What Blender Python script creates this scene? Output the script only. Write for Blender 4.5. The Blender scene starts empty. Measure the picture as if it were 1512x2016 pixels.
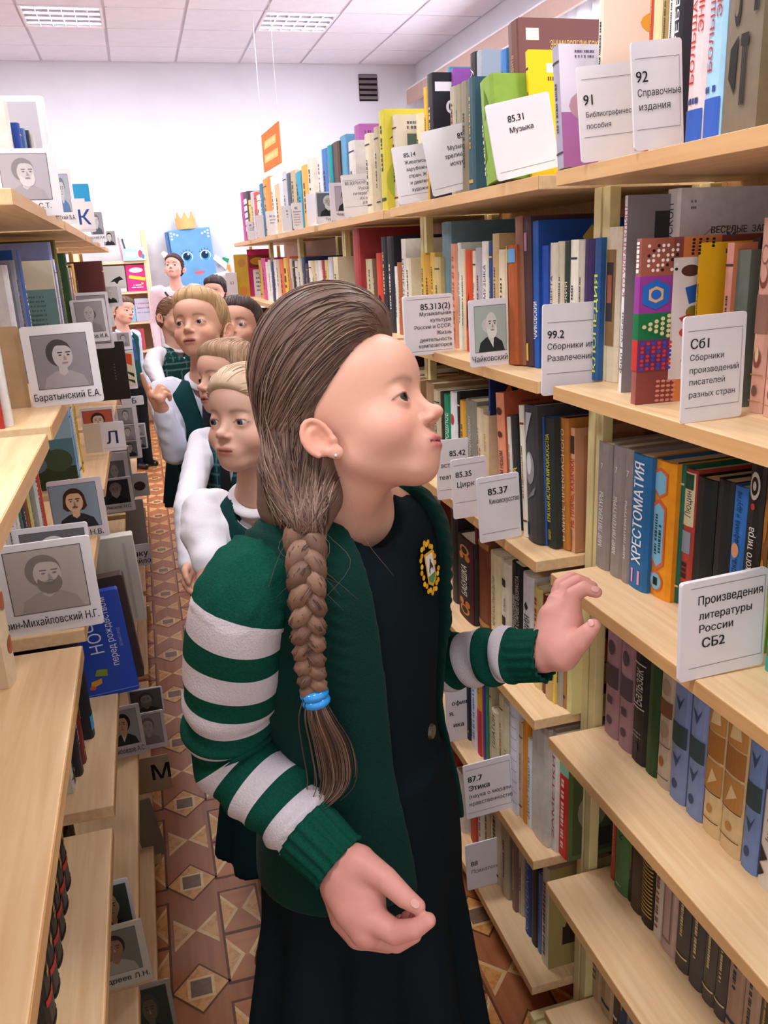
import bpy, bmesh, math, random
import numpy as np
from mathutils import Vector, Matrix

random.seed(7)
SC = bpy.context.scene
COL = SC.collection

# ---------------------------------------------------------------- camera
F = 1650.0                       # focal length in pixels of the 1512 x 2016 frame
CX, CY = 756.0, 1008.0
CZ = 1.54                        # eye height above the floor
M = np.array([[0.96079895, 0.1223822, 0.24877292],
              [-0.27349412, 0.27125695, 0.92283294],
              [-0.04545694, 0.95469485, -0.29409421]])   # camera (right, up, forward) -> world
cam_d = bpy.data.cameras.new('camera')
cam = bpy.data.objects.new('camera', cam_d)
COL.objects.link(cam)
cam_d.sensor_fit = 'VERTICAL'
cam_d.sensor_height = 36.0
cam_d.lens = F / 2016.0 * 36.0
cam_d.clip_start = 0.02
R3 = Matrix(((M[0, 0], M[0, 1], -M[0, 2]), (M[1, 0], M[1, 1], -M[1, 2]), (M[2, 0], M[2, 1], -M[2, 2])))
cam.matrix_world = Matrix.Translation((0, 0, CZ)) @ R3.to_4x4()
SC.camera = cam

# ---------------------------------------------------------------- world, light, exposure
SC.view_settings.view_transform = 'Standard'
SC.view_settings.look = 'None'
SC.view_settings.exposure = 0.36
SC.view_settings.gamma = 1.0
SC.view_settings.use_curve_mapping = False
W = bpy.data.worlds.new('world')
SC.world = W
W.use_nodes = True
W.node_tree.nodes['Background'].inputs[0].default_value = (0.95, 0.97, 1.0, 1)
W.node_tree.nodes['Background'].inputs[1].default_value = 0.82
CEIL = 3.38
WALL_Y = 9.07
WALL_R = 3.0
WALL_L = -3.6


def area_light(name, loc, rot, sx, sy, power, color=(1, 1, 1)):
    d = bpy.data.lights.new(name, 'AREA')
    d.shape = 'RECTANGLE'; d.size = sx; d.size_y = sy; d.energy = power; d.color = color
    o = bpy.data.objects.new(name, d)
    o.location = loc; o.rotation_euler = rot
    COL.objects.link(o)
    return o


# daylight coming in through the two windows of the right-hand wall
area_light('window_daylight', (WALL_R + 0.10, 6.3, 2.0), (0, math.radians(90), 0), 1.7, 2.6, 230, (0.97, 0.98, 1.0))
area_light('window_daylight', (WALL_R + 0.10, 2.6, 2.0), (0, math.radians(90), 0), 1.7, 2.6, 180, (0.97, 0.98, 1.0))


# ---------------------------------------------------------------- pixel <-> world
def ray(u, v):
    return M @ np.array([(u - CX), -(v - CY), F])


def onZ(u, v, z):
    r = ray(u, v); t = (z - CZ) / r[2]; return r * t + np.array([0, 0, CZ])


def onY(u, v, y):
    r = ray(u, v); t = y / r[1]; return r * t + np.array([0, 0, CZ])


def at(u, v, zc):
    """world point on the pixel's ray at camera depth zc"""
    return ray(u, v) / F * zc + np.array([0, 0, CZ])


def proj(P):
    q = M.T @ (np.array(P, float) - np.array([0, 0, CZ])); return CX + F * q[0] / q[2], CY - F * q[1] / q[2]


def solve(axis, px, val, P):
    """coordinate P[axis] such that the point projects to u (px='u') or v (px='v') = val"""
    k = (val - CX) / F if px == 'u' else -(val - CY) / F
    row = M.T[0 if px == 'u' else 1] - k * M.T[2]
    p = np.array(P, float) - np.array([0, 0, CZ])
    p[axis] = 0
    c = -(row @ p) / row[axis]
    return c + (CZ if axis == 2 else 0)


# ---------------------------------------------------------------- materials
def lin(c):
    if isinstance(c, str):
        c = c.lstrip('#'); c = [int(c[i:i + 2], 16) / 255 for i in (0, 2, 4)]
    return tuple((x / 12.92 if x <= 0.04045 else ((x + 0.055) / 1.055) ** 2.4) for x in c)


MATS = {}


def nn(nt, t, **kw):
    n = nt.nodes.new(t)
    for k, v in kw.items():
        setattr(n, k, v)
    return n


def mat(color, rough=0.6, spec=0.3, noise=0.10, scale=35.0, bump=0.0, name=None, metal=0.0, sheen=0.0):
    key = (color, rough, spec, noise, scale, bump, metal, sheen)
    if key in MATS:
        return MATS[key]
    m = bpy.data.materials.new(name or ('paint_' + str(color).lstrip('#')))
    m.use_nodes = True
    nt = m.node_tree
    b = nt.nodes['Principled BSDF']
    c = lin(color)
    b.inputs['Roughness'].default_value = rough
    b.inputs['Specular IOR Level'].default_value = spec
    b.inputs['Metallic'].default_value = metal
    if sheen:
        b.inputs['Sheen Weight'].default_value = sheen
    if noise:
        tc = nn(nt, 'ShaderNodeTexCoord')
        nz = nn(nt, 'ShaderNodeTexNoise'); nz.inputs['Scale'].default_value = scale; nz.inputs['Detail'].default_value = 4
        rp = nn(nt, 'ShaderNodeValToRGB')
        rp.color_ramp.elements[0].position = 0.3; rp.color_ramp.elements[1].position = 0.7
        rp.color_ramp.elements[0].color = (*[x * (1 - noise) for x in c], 1)
        rp.color_ramp.elements[1].color = (*[min(1, x * (1 + noise * 0.7)) for x in c], 1)
        nt.links.new(tc.outputs['Object'], nz.inputs['Vector'])
        nt.links.new(nz.outputs['Fac'], rp.inputs['Fac'])
        nt.links.new(rp.outputs['Color'], b.inputs['Base Color'])
        if bump:
            bp = nn(nt, 'ShaderNodeBump'); bp.inputs['Strength'].default_value = bump; bp.inputs['Distance'].default_value = 0.002
            nt.links.new(nz.outputs['Fac'], bp.inputs['Height']); nt.links.new(bp.outputs['Normal'], b.inputs['Normal'])
    else:
        b.inputs['Base Color'].default_value = (*c, 1)
    MATS[key] = m
    return m


def wood(name, c1, c2, axis=1, scale=1.0, rough=0.42):
    m = bpy.data.materials.new(name); m.use_nodes = True
    nt = m.node_tree; b = nt.nodes['Principled BSDF']
    tc = nn(nt, 'ShaderNodeTexCoord')
    mp = nn(nt, 'ShaderNodeMapping')
    s = [90 * scale] * 3; s[axis] = 5 * scale
    mp.inputs['Scale'].default_value = s
    n1 = nn(nt, 'ShaderNodeTexNoise'); n1.inputs['Scale'].default_value = 1.0; n1.inputs['Detail'].default_value = 5; n1.inputs['Distortion'].default_value = 0.4
    n2 = nn(nt, 'ShaderNodeTexNoise'); n2.inputs['Scale'].default_value = 3.0
    mx = nn(nt, 'ShaderNodeMath', operation='MULTIPLY_ADD'); mx.inputs[1].default_value = 0.82; 
    sc2 = nn(nt, 'ShaderNodeMath', operation='MULTIPLY'); sc2.inputs[1].default_value = 0.25
    rp = nn(nt, 'ShaderNodeValToRGB')
    rp.color_ramp.elements[0].position = 0.3; rp.color_ramp.elements[1].position = 0.72
    rp.color_ramp.elements[0].color = (*lin(c1), 1); rp.color_ramp.elements[1].color = (*lin(c2), 1)
    L = nt.links.new
    L(tc.outputs['Object'], mp.inputs['Vector']); L(mp.outputs['Vector'], n1.inputs['Vector']); L(tc.outputs['Object'], n2.inputs['Vector'])
    L(n2.outputs['Fac'], sc2.inputs[0]); L(n1.outputs['Fac'], mx.inputs[0]); L(sc2.outputs[0], mx.inputs[2])
    L(mx.outputs[0], rp.inputs['Fac']); L(rp.outputs['Color'], b.inputs['Base Color'])
    b.inputs['Roughness'].default_value = rough; b.inputs['Specular IOR Level'].default_value = 0.35
    return m


def emit(name, color, strength):
    m = bpy.data.materials.new(name); m.use_nodes = True
    b = m.node_tree.nodes['Principled BSDF']
    b.inputs['Base Color'].default_value = (*lin(color), 1)
    b.inputs['Emission Color'].default_value = (*lin(color), 1)
    b.inputs['Emission Strength'].default_value = strength
    return m


WOOD = wood('shelf_wood', '#e0b684', '#f2d2a6', axis=1)
WOOD_EDGE = wood('shelf_edge_wood', '#c9965e', '#dcae78', axis=1)
WOOD_LIGHT_STOP = wood('light_stop_wood', '#a77c4e', '#bf9361', axis=2)
CREAM = mat('#dccb92', 0.38, 0.4, 0.04, name='cream_enamel')
WHITE_CARD = mat('#e6e1e6', 0.7, 0.2, 0.04, 18, name='card_white')
PAPER = mat('#eeeaee', 0.75, 0.15, 0.03, 22, name='paper_white')
PAGES = mat('#e4d6bb', 0.85, 0.1, 0.12, 240, name='page_edges')
INK = mat('#2a2729', 0.7, 0.1, 0.0, name='black_ink')
LINE = mat('#8d878c', 0.7, 0.1, 0.0, name='grey_line')


# ---------------------------------------------------------------- object helpers
def link(name, me, m=None, parent=None):
    if isinstance(me, bmesh.types.BMesh):
        b = me; me = bpy.data.meshes.new(name); b.to_mesh(me); b.free()
    o = bpy.data.objects.new(name, me)
    COL.objects.link(o)
    if m is not None:
        for x in (m if isinstance(m, (list, tuple)) else [m]):
            me.materials.append(x)
    if parent is not None:
        o.parent = parent
    return o


def empty(name, loc=(0, 0, 0), rz=0.0):
    o = bpy.data.objects.new(name, None); COL.objects.link(o)
    o.location = loc; o.rotation_euler = (0, 0, rz); o.empty_display_size = 0.05
    return o


def tag(o, label, cat, group=None):
    o['label'] = label; o['category'] = cat
    if group:
        o['group'] = group
    return o


def struct(o, label=None):
    o['kind'] = 'structure'
    if label:
        o['label'] = label
    return o


def add_box(b, x0, x1, y0, y1, z0, z1, mi=0):
    vs = [b.verts.new((x, y, z)) for x in (x0, x1) for y in (y0, y1) for z in (z0, z1)]
    for f in ((0, 1, 3, 2), (4, 6, 7, 5), (0, 4, 5, 1), (2, 3, 7, 6), (0, 2, 6, 4), (1, 5, 7, 3)):
        fc = b.faces.new([vs[i] for i in f]); fc.material_index = mi
    return vs


def box(x0, x1, y0, y1, z0, z1, bevel=0.0):
    b = bmesh.new(); add_box(b, x0, x1, y0, y1, z0, z1)
    if bevel:
        bmesh.ops.bevel(b, geom=list(b.edges), offset=bevel, segments=2, affect='EDGES', profile=0.6)
    return b


def add_poly(b, pts, y, mi=0):
    """flat polygon in the local x-z plane facing -y"""
    vs = [b.verts.new((p[0], y, p[1])) for p in pts]
    a = sum(pts[i][0] * pts[(i + 1) % len(pts)][1] - pts[(i + 1) % len(pts)][0] * pts[i][1] for i in range(len(pts)))
    if a < 0:
        vs.reverse()
    f = b.faces.new(vs); f.material_index = mi
    return f


def add_tube(b, pts, rad, seg=8, mi=0, cap=True):
    rings = []
    n = len(pts)
    pts = [Vector(p) for p in pts]
    up = Vector((0.13, 0.31, 0.94))
    for i, p in enumerate(pts):
        t = (pts[min(i + 1, n - 1)] - pts[max(i - 1, 0)]).normalized()
        a = t.cross(up)
        if a.length < 1e-4:
            a = t.cross(Vector((1, 0, 0)))
        a.normalize(); c = t.cross(a)
        r = rad[i] if hasattr(rad, '__len__') else rad
        rings.append([b.verts.new(p + (a * math.cos(2 * math.pi * k / seg) + c * math.sin(2 * math.pi * k / seg)) * r) for k in range(seg)])
    for i in range(n - 1):
        for k in range(seg):
            f = b.faces.new((rings[i][k], rings[i][(k + 1) % seg], rings[i + 1][(k + 1) % seg], rings[i + 1][k]))
            f.material_index = mi; f.smooth = True
    if cap:
        for r, s in ((rings[0], 1), (rings[-1], -1)):
            f = b.faces.new(r[::-1] if s > 0 else r); f.material_index = mi
    return rings


def ell(cx, cz, rx, rz, n=20, a0=0.0, a1=2 * math.pi, rot=0.0):
    out = []
    full = abs(a1 - a0 - 2 * math.pi) < 1e-6
    for i in range(n):
        a = a0 + (a1 - a0) * i / (n if full else n - 1)
        x, z = rx * math.cos(a), rz * math.sin(a)
        out.append((cx + x * math.cos(rot) - z * math.sin(rot), cz + x * math.sin(rot) + z * math.cos(rot)))
    return out


TXT = {}


GLYPH = {}


def glyph_outlines(chars, res=3):
    """outlines and advance widths of the built-in font's letters, read once"""
    def read(txt):
        cu = bpy.data.curves.new('t', 'FONT'); cu.body = txt
        o = bpy.data.objects.new('t', cu); COL.objects.link(o)
        c2 = o.to_curve(bpy.context.evaluated_depsgraph_get())
        out = []
        for sp in c2.splines:
            bp = sp.bezier_points; n = len(bp); pts = []
            for i in range(n):
                a, b = bp[i], bp[(i + 1) % n]
                p0, p1, p2, p3 = [np.array(q[:2]) for q in (a.co, a.handle_right, b.handle_left, b.co)]
                e, f_, h = p3 - p0, p1 - p0, p2 - p0
                line = abs(f_[0] * e[1] - f_[1] * e[0]) + abs(h[0] * e[1] - h[1] * e[0]) < 1e-5
                for k in range(1 if line else res):
                    t = k / res
                    pts.append(p0 * (1 - t) ** 3 + 3 * p1 * t * (1 - t) ** 2 + 3 * p2 * t * t * (1 - t) + p3 * t ** 3)
            if len(pts) > 2:
                out.append(np.array(pts))
        o.to_curve_clear(); bpy.data.objects.remove(o); bpy.data.curves.remove(cu)
        return out
    bar = read('|')[0][:, 0].min()
    for ch in chars:
        r = read(ch + '|'); P = max(r, key=lambda q: q[:, 0].min())
        GLYPH[ch] = ([q for q in r if q is not P], float(P[:, 0].min() - bar))


glyph_outlines('абвгдежзийклмнопрстуфхцчшщъыьэюяАБВГДЕЖЗИЙКЛМНОПРСТУФХЦЧШЩЪЫЬЭЮЯ0123456789.,()-=!?:IX')


def text_polys(s, bold=0.0, res=3):
    """triangulated outline of a line of lettering: verts (n,2), faces; cap height about 0.7.
    every contour is filled on its own (the font's contours overlap), counters are cut out of the contour that holds them"""
    key = (s, bold)
    if key in TXT:
        return TXT[key]
    cons = []; x_ = 0.0
    for ch in s:
        g = GLYPH.get(ch)
        if g is None:
            x_ += 0.28; continue
        cons += [(0, P + (x_, 0)) for P in g[0]]; x_ += g[1]
    V, Fc = [], []
    if cons:                                             # fill by the non-zero rule in thin horizontal bands
        E0 = np.concatenate([P for _, P in cons]); E1 = np.concatenate([np.roll(P, -1, 0) for _, P in cons])
        lo, hi = E0[:, 1].min(), E0[:, 1].max()
        nb = max(6, int((hi - lo) / 0.026)); hb = (hi - lo) / nb
        for k in range(nb):
            yb = lo + k * hb; yt = yb + hb; ym = yb + hb / 2
            up = (E0[:, 1] <= ym) & (E1[:, 1] > ym); dn = (E1[:, 1] <= ym) & (E0[:, 1] > ym)
            idx = np.nonzero(up | dn)[0]
            if not len(idx):
                continue
            a, b = E0[idx], E1[idx]; sl = (b[:, 0] - a[:, 0]) / (b[:, 1] - a[:, 1])
            cl = lambda y: a[:, 0] + (np.clip(y, np.minimum(a[:, 1], b[:, 1]) - hb * 0.4, np.maximum(a[:, 1], b[:, 1]) + hb * 0.4) - a[:, 1]) * np.clip(sl, -6, 6)
            xm = a[:, 0] + (ym - a[:, 1]) * sl; xb, xt = cl(yb), cl(yt)
            w = 0; st = None
            for q in np.argsort(xm):
                w0 = w; w += 1 if up[idx[q]] else -1
                if w0 == 0:
                    st = q
                elif w == 0:
                    n = len(V); h_ = bold * 0.5
                    V += [(xb[st] - h_, yb), (xb[q] + h_, yb), (xt[q] + h_, yt), (xt[st] - h_, yt)]; Fc.append((n, n + 1, n + 2, n + 3))
    V = np.array(V) if V else np.zeros((0, 2))
    TXT[key] = (V, Fc)
    return TXT[key]


def add_text(b, s, x, z, h, y, mi=0, align='L', width=None, bold=0.0, vert=False, maxw=None):
    """lettering of cap height h, baseline start (x, z), in the local x-z plane at depth y, facing -y.
    vert: reads bottom to top (start at (x, z), letters to the left)"""
    v, fs = text_polys(s, bold)
    if not len(v):
        return
    k = h / 0.70
    w = v[:, 0].max() * k
    kx = k
    if width:
        kx = k * width / w; w = width
    elif maxw and w > maxw:
        kx = k * maxw / w; w = maxw
    off = {'L': 0, 'C': -w / 2, 'R': -w}[align]
    P = []
    for a, c in v:
        tx, tz = a * kx + off, c * k
        P.append((x - tz, y, z + tx) if vert else (x + tx, y, z + tz))
    vs = [b.verts.new(p) for p in P]
    for f in fs:
        try:
            fc = b.faces.new([vs[i] for i in f]); fc.material_index = mi
            if fc.calc_area() > 0:
                fc.normal_update()
                if fc.normal.y > 0:
                    fc.normal_flip()
        except ValueError:
            pass


def add_scribble(b, rng, x0, x1, z, h, y, mi=0, vert=False):
    """a line too small to read: short dashes of varying length"""
    x = x0
    while x < x1 - h * 0.5:
        w = min(h * rng.uniform(0.3, 1.0), x1 - x)
        pts = [(x, z), (x + w, z), (x + w, z + h), (x, z + h)]
        if vert:
            pts = [(z + h, x), (z + h, x + w), (z, x + w), (z, x)]
        add_poly(b, pts, y, mi)
        x += w + h * (rng.uniform(0.2, 0.35) if rng.random() < 0.8 else 0.9)


ORD = ['first', 'second', 'third', 'fourth', 'fifth', 'sixth', 'seventh', 'eighth', 'ninth', 'tenth', 'eleventh', 'twelfth',
       'thirteenth', 'fourteenth', 'fifteenth', 'sixteenth', 'seventeenth', 'eighteenth', 'nineteenth', 'twentieth',
       'twenty-first', 'twenty-second', 'twenty-third', 'twenty-fourth', 'twenty-fifth', 'twenty-sixth', 'twenty-seventh',
       'twenty-eighth', 'twenty-ninth', 'thirtieth', 'thirty-first', 'thirty-second', 'thirty-third', 'thirty-fourth', 'thirty-fifth']
# ================================================================ the room
def burl(name, c1, c2, sc=60):
    m = bpy.data.materials.new(name); m.use_nodes = True
    nt = m.node_tree; b = nt.nodes['Principled BSDF']
    tc = nn(nt, 'ShaderNodeTexCoord'); n1 = nn(nt, 'ShaderNodeTexNoise'); n1.inputs['Scale'].default_value = sc; n1.inputs['Detail'].default_value = 3; n1.inputs['Distortion'].default_value = 1.0
    rp = nn(nt, 'ShaderNodeValToRGB'); rp.color_ramp.elements[0].position = 0.3; rp.color_ramp.elements[1].position = 0.55
    rp.color_ramp.elements[0].color = (*lin(c1), 1); rp.color_ramp.elements[1].color = (*lin(c2), 1)
    nt.links.new(tc.outputs['Object'], n1.inputs['Vector']); nt.links.new(n1.outputs['Fac'], rp.inputs['Fac']); nt.links.new(rp.outputs['Color'], b.inputs['Base Color'])
    b.inputs['Roughness'].default_value = 0.35
    return m


FL_BASE = wood('floor_base_wood', '#985936', '#b06f46', axis=1, scale=0.5, rough=0.35)
FL_PALE = wood('floor_pale_wood', '#d4aa72', '#e6c48e', axis=0, scale=0.6, rough=0.35)
FL_BURL = burl('floor_burl', '#bb7c3e', '#d99c58')
FL_DARK = mat('#6a4028', 0.4, 0.3, 0.2, 60, name='floor_dark_wood')
FL_RED = wood('floor_red_wood', '#a9653e', '#bf7a4e', axis=0, scale=0.5, rough=0.35)
FL_BROWN = mat('#7d6350', 0.4, 0.3, 0.15, 90, name='floor_square_brown')
FM = [FL_DARK, FL_PALE, FL_BURL, FL_BROWN, FL_RED]

floor = struct(link('floor', box(WALL_L, WALL_R, -1.6, WALL_Y, -0.06, 0.0), FL_BASE), 'brown linoleum floor with inlaid lozenge and triangle parquet pattern')


def flat(b, pts, z, mi):
    vs = [b.verts.new((p[0], p[1], z)) for p in pts]
    a = sum(pts[i][0] * pts[(i + 1) % len(pts)][1] - pts[(i + 1) % len(pts)][0] * pts[i][1] for i in range(len(pts)))
    if a < 0:
        vs.reverse()
    b.faces.new(vs).material_index = mi


def loz(b, hx, hy, z, mi):
    flat(b, [(-hx, 0), (0, -hy), (hx, 0), (0, hy)], z, mi)


def mesh_lozenge():
    b = bmesh.new()
    loz(b, 0.066, 0.072, 0.0006, 0); loz(b, 0.060, 0.065, 0.0010, 2)
    s = 0.030; flat(b, [(-s, -s), (s, -s), (s, s), (-s, s)], 0.0014, 1)
    s = 0.023; flat(b, [(-s, -s), (s, -s), (s, s), (-s, s)], 0.0018, 3)
    return b


def mesh_bowtie():
    b = bmesh.new()
    for s in (-1, 1):
        flat(b, [(0, 0), (s * 0.052, -0.052), (s * 0.052, 0.052)], 0.0006, 1)
        flat(b, [(s * 0.013, 0), (s * 0.052, -0.040), (s * 0.052, 0.040)], 0.0010, 2)
    return b


def mesh_panel():
    b = bmesh.new()
    flat(b, [(-0.050, -0.150), (0.050, -0.150), (0.050, 0.150), (-0.050, 0.150)], 0.0006, 0)
    for s in (-1, 1):
        flat(b, [(-0.044, s * 0.005), (-0.044, s * 0.143), (0.044, s * 0.143), (0.044, s * 0.005)], 0.0010, 4)
        for q in (-1, 1):
            flat(b, [(q * 0.044, s * 0.012), (q * 0.044, s * 0.136), (q * 0.004, s * 0.074)], 0.0014, 1)
            flat(b, [(q * 0.044, s * 0.026), (q * 0.044, s * 0.122), (q * 0.014, s * 0.074)], 0.0018, 2)
    return b


inlay = {}
PX, PY = 0.22, 0.346
for key, fn in (('lozenge_inlay', mesh_lozenge), ('bowtie_inlay', mesh_bowtie), ('panel_inlay', mesh_panel)):
    me = bpy.data.meshes.new(key); bb = fn(); bb.to_mesh(me); bb.free()
    for m_ in FM:
        me.materials.append(m_)
    inlay[key] = me
for i in range(-2, 5):
    for j in range(0, 24):
        y = 1.198 + j * PY
        if y > 8.8:
            continue
        x = -0.056 + i * PX
        for key, px, py in (('lozenge_inlay', x, y), ('bowtie_inlay', x, y + PY / 2), ('panel_inlay', x + PX / 2, y + PY * 0.4)):
            if -0.30 < px < 0.76:
                o = bpy.data.objects.new(key, inlay[key]); COL.objects.link(o); o.location = (px, py, 0); o.parent = floor

# ---- walls
PLASTER = mat('#e2e4ec', 0.9, 0.1, 0.03, 3, name='wall_plaster')
back = struct(link('wall_back', box(WALL_L - 0.1, WALL_R + 0.1, WALL_Y, WALL_Y + 0.12, 0, CEIL + 0.05), PLASTER), 'plain white plaster end wall')
left = struct(link('wall_left', box(WALL_L - 0.12, WALL_L, -1.6, WALL_Y, 0, CEIL + 0.05), PLASTER), 'plain white side wall behind the left bookcases')
b = bmesh.new()
WIN = [(1.3, 3.9), (5.0, 7.6)]
ys = [-1.6] + [q for w in WIN for q in w] + [WALL_Y]
for i in range(0, len(ys), 2):
    add_box(b, WALL_R, WALL_R + 0.25, ys[i], ys[i + 1], 0, CEIL + 0.05)
for w in WIN:
    add_box(b, WALL_R, WALL_R + 0.25, w[0], w[1], 0, 1.15)
    add_box(b, WALL_R, WALL_R + 0.25, w[0], w[1], 2.86, CEIL + 0.05)
struct(link('wall_right', b, PLASTER), 'white side wall with windows behind the right bookcases')
GLASS = mat('#ffffff', 0.02, 0.5, 0.0, name='window_glass')
g = GLASS.node_tree.nodes['Principled BSDF']; g.inputs['Transmission Weight'].default_value = 1.0; g.inputs['IOR'].default_value = 1.05
WINFR = mat('#eceaf0', 0.4, 0.4, 0.02, name='window_frame_white')
for k, w in enumerate(WIN):
    b = bmesh.new()
    for yy in (w[0], w[0] + (w[1] - w[0]) / 3, w[0] + 2 * (w[1] - w[0]) / 3, w[1] - 0.05):
        add_box(b, WALL_R + 0.14, WALL_R + 0.20, yy, yy + 0.05, 1.15, 2.86)
    add_box(b, WALL_R + 0.14, WALL_R + 0.20, w[0], w[1], 1.15, 1.20); add_box(b, WALL_R + 0.14, WALL_R + 0.20, w[0], w[1], 2.81, 2.86)
    wo = struct(link('window_%d' % (k + 1), b, WINFR), 'white framed window behind the right bookcases, %s one' % ('nearer' if k == 0 else 'farther'))
    for i in range(3):
        y0 = w[0] + (w[1] - w[0]) / 3 * i + 0.03
        link('pane', box(WALL_R + 0.165, WALL_R + 0.17, y0, y0 + (w[1] - w[0]) / 3 - 0.03, 1.2, 2.81), GLASS, wo)
# roller blind rail under the ceiling along the window wall
RAIL = mat('#c4a79c', 0.5, 0.3, 0.05, name='rail_pinkish_brown')
rail = empty('curtain_rail', (WALL_R, 4, 3.0)); tag(rail, 'long pinkish brown curtain rail high along the window wall', 'curtain rail')
link('rail_board', box(-0.16, -0.13, -3.0, 4.9, -0.03, 0.10, 0.004), RAIL, rail)
link('rail_top', box(-0.16, 0.0, -3.0, 4.9, 0.10, 0.115), WINFR, rail)
# sheer white curtain drops behind the rail
CURT = mat('#f4f3f8', 0.9, 0.05, 0.03, 6, name='sheer_curtain')
gb = CURT.node_tree.nodes['Principled BSDF']; gb.inputs['Transmission Weight'].default_value = 0.35; gb.inputs['IOR'].default_value = 1.02
for y0, y1, lb in ((4.8, 8.0, 'white sheer curtain hanging at the farther window'), (1.1, 4.1, 'white sheer curtain hanging at the nearer window')):
    b = bmesh.new(); n = 160; prev = None
    for i in range(n + 1):
        y = y0 + (y1 - y0) * i / n; x = WALL_R - 0.08 + 0.022 * math.sin(i * 0.75) + 0.01 * math.sin(i * 0.31)
        cur = (b.verts.new((x, y, 0.45)), b.verts.new((x, y, 3.08)))
        if prev:
            f = b.faces.new((prev[0], cur[0], cur[1], prev[1])); f.smooth = True
        prev = cur
    o = link('curtain', b, CURT); o.modifiers.new('s', 'SOLIDIFY').thickness = 0.002
    tag(o, lb, 'curtain')

# ---- ceiling of square tiles in a grid
GRID = mat('#d8d8e6', 0.7, 0.2, 0.02, name='ceiling_grid')
TILE = mat('#eef0fb', 0.9, 0.1, 0.03, 9, bump=0.15, name='ceiling_tile_white')
ceil = struct(link('ceiling', box(WALL_L - 0.1, WALL_R + 0.1, -1.6, WALL_Y + 0.1, CEIL, CEIL + 0.06), GRID), 'suspended ceiling of white square tiles')
tb = box(-0.288, 0.288, -0.288, 0.288, -0.010, 0.0, 0.003)
tme = bpy.data.meshes.new('ceiling_tile'); tb.to_mesh(tme); tb.free(); tme.materials.append(TILE)
gb_ = bmesh.new()
LIGHTS = [(-0.3, 0), (1.5, 0), (-2.1, 0), (-0.3, -4), (1.5, -4), (-2.1, -4), (-0.3, -8), (1.5, -8), (-2.1, -8), (-0.3, -12), (1.5, -12), (-2.1, -12)]
LPOS = [(x, WALL_Y - 1.5 + 0.6 * j) for x, j in LIGHTS]
lock = {(round(x, 2), round(y, 2)) for x, y in LPOS}
for i in range(-6, 5):
    for j in range(18):
        x, y = 0.3 + 0.6 * i, WALL_Y - 0.3 - 0.6 * j
        if x < WALL_L + 0.2 or x > WALL_R - 0.2 or (round(x, 2), round(y, 2)) in lock or y < -1.3:
            continue
        o = bpy.data.objects.new('ceiling_tile', tme); COL.objects.link(o); o.location = (x, y, CEIL); o.parent = ceil
TBAR = mat('#dcd9e4', 0.5, 0.3, 0.0, name='t_bar_white')
HOUSE = mat('#f0eff4', 0.35, 0.4, 0.0, name='luminaire_white')
REFL = mat('#c9c4cc', 0.15, 0.6, 0.0, metal=0.9, name='louvre_metal')
TUBE = emit('tube_glow', '#fbf8ff', 3.0)
for n_, (x, y) in enumerate(LPOS):
    root = empty('ceiling_light', (x, y, CEIL))
    where = ['first', 'second', 'third', 'fourth'][n_ // 3]
    side = ['above the left bookcases', 'above the right bookcases', 'near the left wall'][n_ % 3]
    tag(root, 'square louvred ceiling light %s, %s row from the end wall' % (side, where), 'ceiling light', 'louvred lights in the ceiling')
    b = bmesh.new()
    for a0, a1, c0, c1 in ((-0.295, -0.275, -0.295, 0.295), (0.275, 0.295, -0.295, 0.295), (-0.275, 0.275, -0.295, -0.275), (-0.275, 0.275, 0.275, 0.295)):
        add_box(b, a0, a1, c0, c1, -0.014, 0.0)
    link('frame', b, HOUSE, root)
    for k in range(3):
        c = -0.1375 + 0.1375 * k
        link('louvre_blade', box(-0.275, 0.275, c - 0.002, c + 0.002, -0.0175, -0.001), REFL, root)
    for k in range(5):
        c = -0.275 + 0.55 * (k + 1) / 6
        link('cross_blade', box(c - 0.003, c + 0.003, -0.275, 0.275, -0.0175, -0.002), HOUSE, root)
    for k in range(4):
        c = -0.206 + 0.1375 * k
        b = bmesh.new(); add_tube(b, [(-0.27, c, -0.002), (0.27, c, -0.002)], 0.0075, 8)
        link('tube', b, TUBE, root)
    d = bpy.data.lights.new('ceiling_light_lamp', 'AREA'); d.shape = 'SQUARE'; d.size = 0.5; d.energy = 27; d.color = (0.97, 0.975, 1.0)
    lo = bpy.data.objects.new('ceiling_light_lamp', d); COL.objects.link(lo); lo.parent = root; lo.location = (0, 0, -0.0155)

# ---- air vent on the end wall
VENT = mat('#8b8086', 0.6, 0.3, 0.05, name='vent_grey'); VDARK = mat('#251f22', 0.8, 0.1, 0.0, name='vent_dark')
p0 = onY(706, 146, WALL_Y - 0.01); p1 = onY(744, 199, WALL_Y - 0.01)
vx0, vx1, vz0, vz1 = p0[0], p1[0], p1[2], p0[2]
vent = empty('air_vent', ((vx0 + vx1) / 2, WALL_Y, vz0)); tag(vent, 'dark slatted air vent high on the end wall', 'air vent')
hw = (vx1 - vx0) / 2; hh = vz1 - vz0
link('backing', box(-hw, hw, -0.012, 0, 0, hh), VDARK, vent)
for k in range(5):
    b = bmesh.new(); z = hh * (k + 0.30) / 5
    vs = [b.verts.new(q) for q in ((-hw, -0.035, z), (hw, -0.035, z), (hw, -0.012, z + hh * 0.12), (-hw, -0.012, z + hh * 0.12))]
    b.faces.new(vs); o = link('slat', b, VENT, vent); o.modifiers.new('s', 'SOLIDIFY').thickness = 0.004

# ================================================================ bookcases
RX, LX = 0.585, -0.138           # front edges of the shelf boards either side of the aisle
PITCH = 0.835


def lev(k, side='R'):            # top of shelf board k, counted from the top
    return 1.640 - 0.3025 * (k - 1)


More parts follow.
